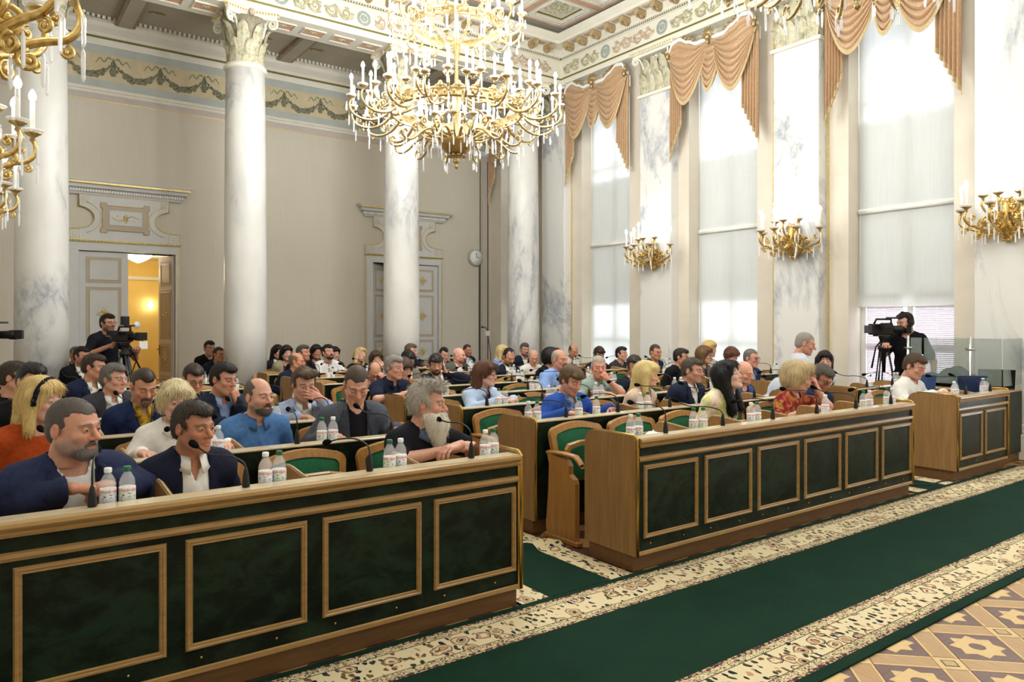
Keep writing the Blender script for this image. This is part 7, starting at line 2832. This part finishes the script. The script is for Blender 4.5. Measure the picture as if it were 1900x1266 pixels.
def video_camera(label, loc, rz, light=False):
    """lens towards -y"""
    t = thing('video_camera', label, 'camera', loc, rz)
    k = M['black']
    MB().box(-.06, .06, -.10, .18, .02, .16, .012).build('camera_body', k, t)
    MB().tube([(0, -.09, .09), (0, -.2, .09), (0, -.21, .09), (0, -.28, .09)], [.045, .048, .056, .056], 16).build('lens', k, t)
    MB().box(-.065, .065, -.34, -.27, .04, .145, .006).build('lens_hood', k, t)
    MB().tube([(0, -.1, .16), (0, -.1, .22), (0, .1, .22), (0, .13, .16)], .014, 8).build('carry_handle', k, t)
    MB().tube([(-.02, -.2, .235), (-.02, -.02, .235)], .012, 8).build('shotgun_microphone', M['grey_plastic'], t)
    v = MB().tube([(-.06, .05, .14), (-.12, .08, .15)], .012, 8).box(-.19, -.1, .0, .12, .10, .17, .006).build('viewfinder', k, t)
    MB().box(-.05, .05, -.06, .12, 0, .02, .004).build('mount_plate', M['grey_plastic'], t)
    MB().box(-.045, .045, .18, .24, .04, .14, .006).build('battery', M['grey_plastic'], t)
    if light:
        MB().box(-.05, .05, -.03, .03, .24, .36, .006).build('lamp_panel', k, t)
        MB().tube([(.12, -.08, .24), (.12, -.085, .24)], .05, 20).tube([(.0, -.05, .24), (.12, -.07, .24)], .008, 6).build('round_reflector', plain('pale_reflector', (200, 204, 208), .4), t)
    return t
tripod('tall black tripod carrying the window video camera', (9.34, 4.74, 0), 1.42, .30, .3, M['black'])
video_camera('black video camera on the tripod by the window, lens towards the speaker', (9.34, 4.74, 1.42), 1.05)
tripod('tripod under the shoulder camera by the open door', (1.62, 11.02, 0), 1.32, .40, .3, M['black'], M['grey_plastic'])
video_camera('black video camera with lamp held by the bearded operator', (1.62, 11.02, 1.32), .55, True)
tripod('silver tripod at the left edge before the left column', (.12, 10.5, 0), 1.36, .55, .9, M['black'], M['chrome'])
video_camera('black video camera cut off by the left edge', (.12, 10.5, 1.36), 1.35)

def mic_stand(label, loc, h, lean):
    t = thing('microphone_stand', label, 'microphone stand', loc)
    MB().lathe([(.13, 0), (.13, .015), (.02, .03), (.012, .05)], 18).build('stand_base', M['black'], t)
    MB().tube([(0, 0, .03), (lean * .1, 0, h * .6), (-lean * .06, 0, h)], .009, 7).build('pole', M['black'], t)
    MB().box(-lean * .06 - .055, -lean * .06 + .055, -.03, .0, h - .14, h - .03, .004).build('white_box', M['paper'], t)
    MB().tube([(-lean * .06, 0, h), (-lean * .06 - .07, -.02, h + .05), (-lean * .06 - .13, -.03, h + .055)], [.008, .012, .012], 8).ell((-lean * .06 - .15, -.03, h + .056), (.035, .027, .027), 10, 6).build('microphone', M['grey_plastic'], t)
mic_stand('microphone stand with white box beside the camera operator at the door', (1.86, 11.5, 0), 1.36, -1)
mic_stand('microphone stand with white box in the far corner', (9.30, 13.6, 0), 1.45, .6)

# clock, phones, papers, cables
t = thing('wall_clock', 'round pale wall clock in the back corner by the window', 'clock', (9.52, YB - .001, 3.14))
MB().tube([(0, 0, 0), (0, -.05, 0), (0, -.07, 0)], [.2, .2, .18], 28).build('case', plain('sage_clock_case', (176, 180, 160), .4), t)
MB().tube([(0, -.069, 0), (0, -.074, 0)], .165, 28).build('dial', M['paper'], t)
MB().box(-.006, .006, -.08, -.075, 0, .11).box(0, .08, -.08, -.075, -.006, .006).build('hands', M['black'], t)
tag(MB().tube([(9.60, YB - .012, 3.05), (9.64, YB - .014, 2.95), (9.64, YB - .014, .3)], .012, 6).build('clock_cable', M['grey_plastic']), 'grey cable running down the wall from the clock', 'cable')

def phone(label, loc, rot):
    t = tag(link('phone', None, None, loc, rot), label, 'phone')
    MB().box(-.037, .037, -.075, .075, 0, .008, .003).build('phone_case', M['black'], t)
    MB().box(-.033, .033, -.07, .07, .008, .0085).build('screen', plain('dark_screen', (24, 28, 36), .1), t)
def wrist(P, s):
    o, A, H = P
    return o.matrix_basis @ Vector(A[s][1])
w = wrist(VY, 1)
phone('black smartphone held by the man in the blue blazer', (w.x - .02, w.y - .10, w.z + .045), (.7, .2, .3))
w = wrist(WS, 1)
phone('smartphone under the hands of the man in white', (w.x - .02, w.y - .11, .786), (0, 0, .3))
for (x, y, lab) in ((4.0, 3.62, 'crumpled white sheet on the middle front desk'), (5.55, 3.45, 'small white paper pad before the woman in red'), (9.05, 4.55, 'loose white papers on the right second-row desk')):
    P = np.zeros((8, 6, 3))
    for i in range(8):
        for j in range(6):
            P[i, j] = ((i / 7 - .5) * .28, (j / 5 - .5) * .2, .006 + .022 * abs(math.sin(i * 1.3 + j * .9)) * math.sin(PI * i / 7))
    Q = P.copy()
    Q[:, :, 2] -= .003
    o = MB().grid(P).grid(Q).build('paper_sheet', M['paper'], None, (x, y, .7765), (0, 0, rnd.uniform(-.5, .5)))
    tag(o, lab, 'paper')
pth = [(7.12, 3.9, .012), (7.3, 3.5, .014), (7.5, 3.34, .014), (7.75, 3.36, .014), (7.9, 3.30, .012)]
tag(MB().tube(pth, .007, 6).build('power_cable', M['black']), 'black cable lying on the aisle floor before the right desk', 'cable')
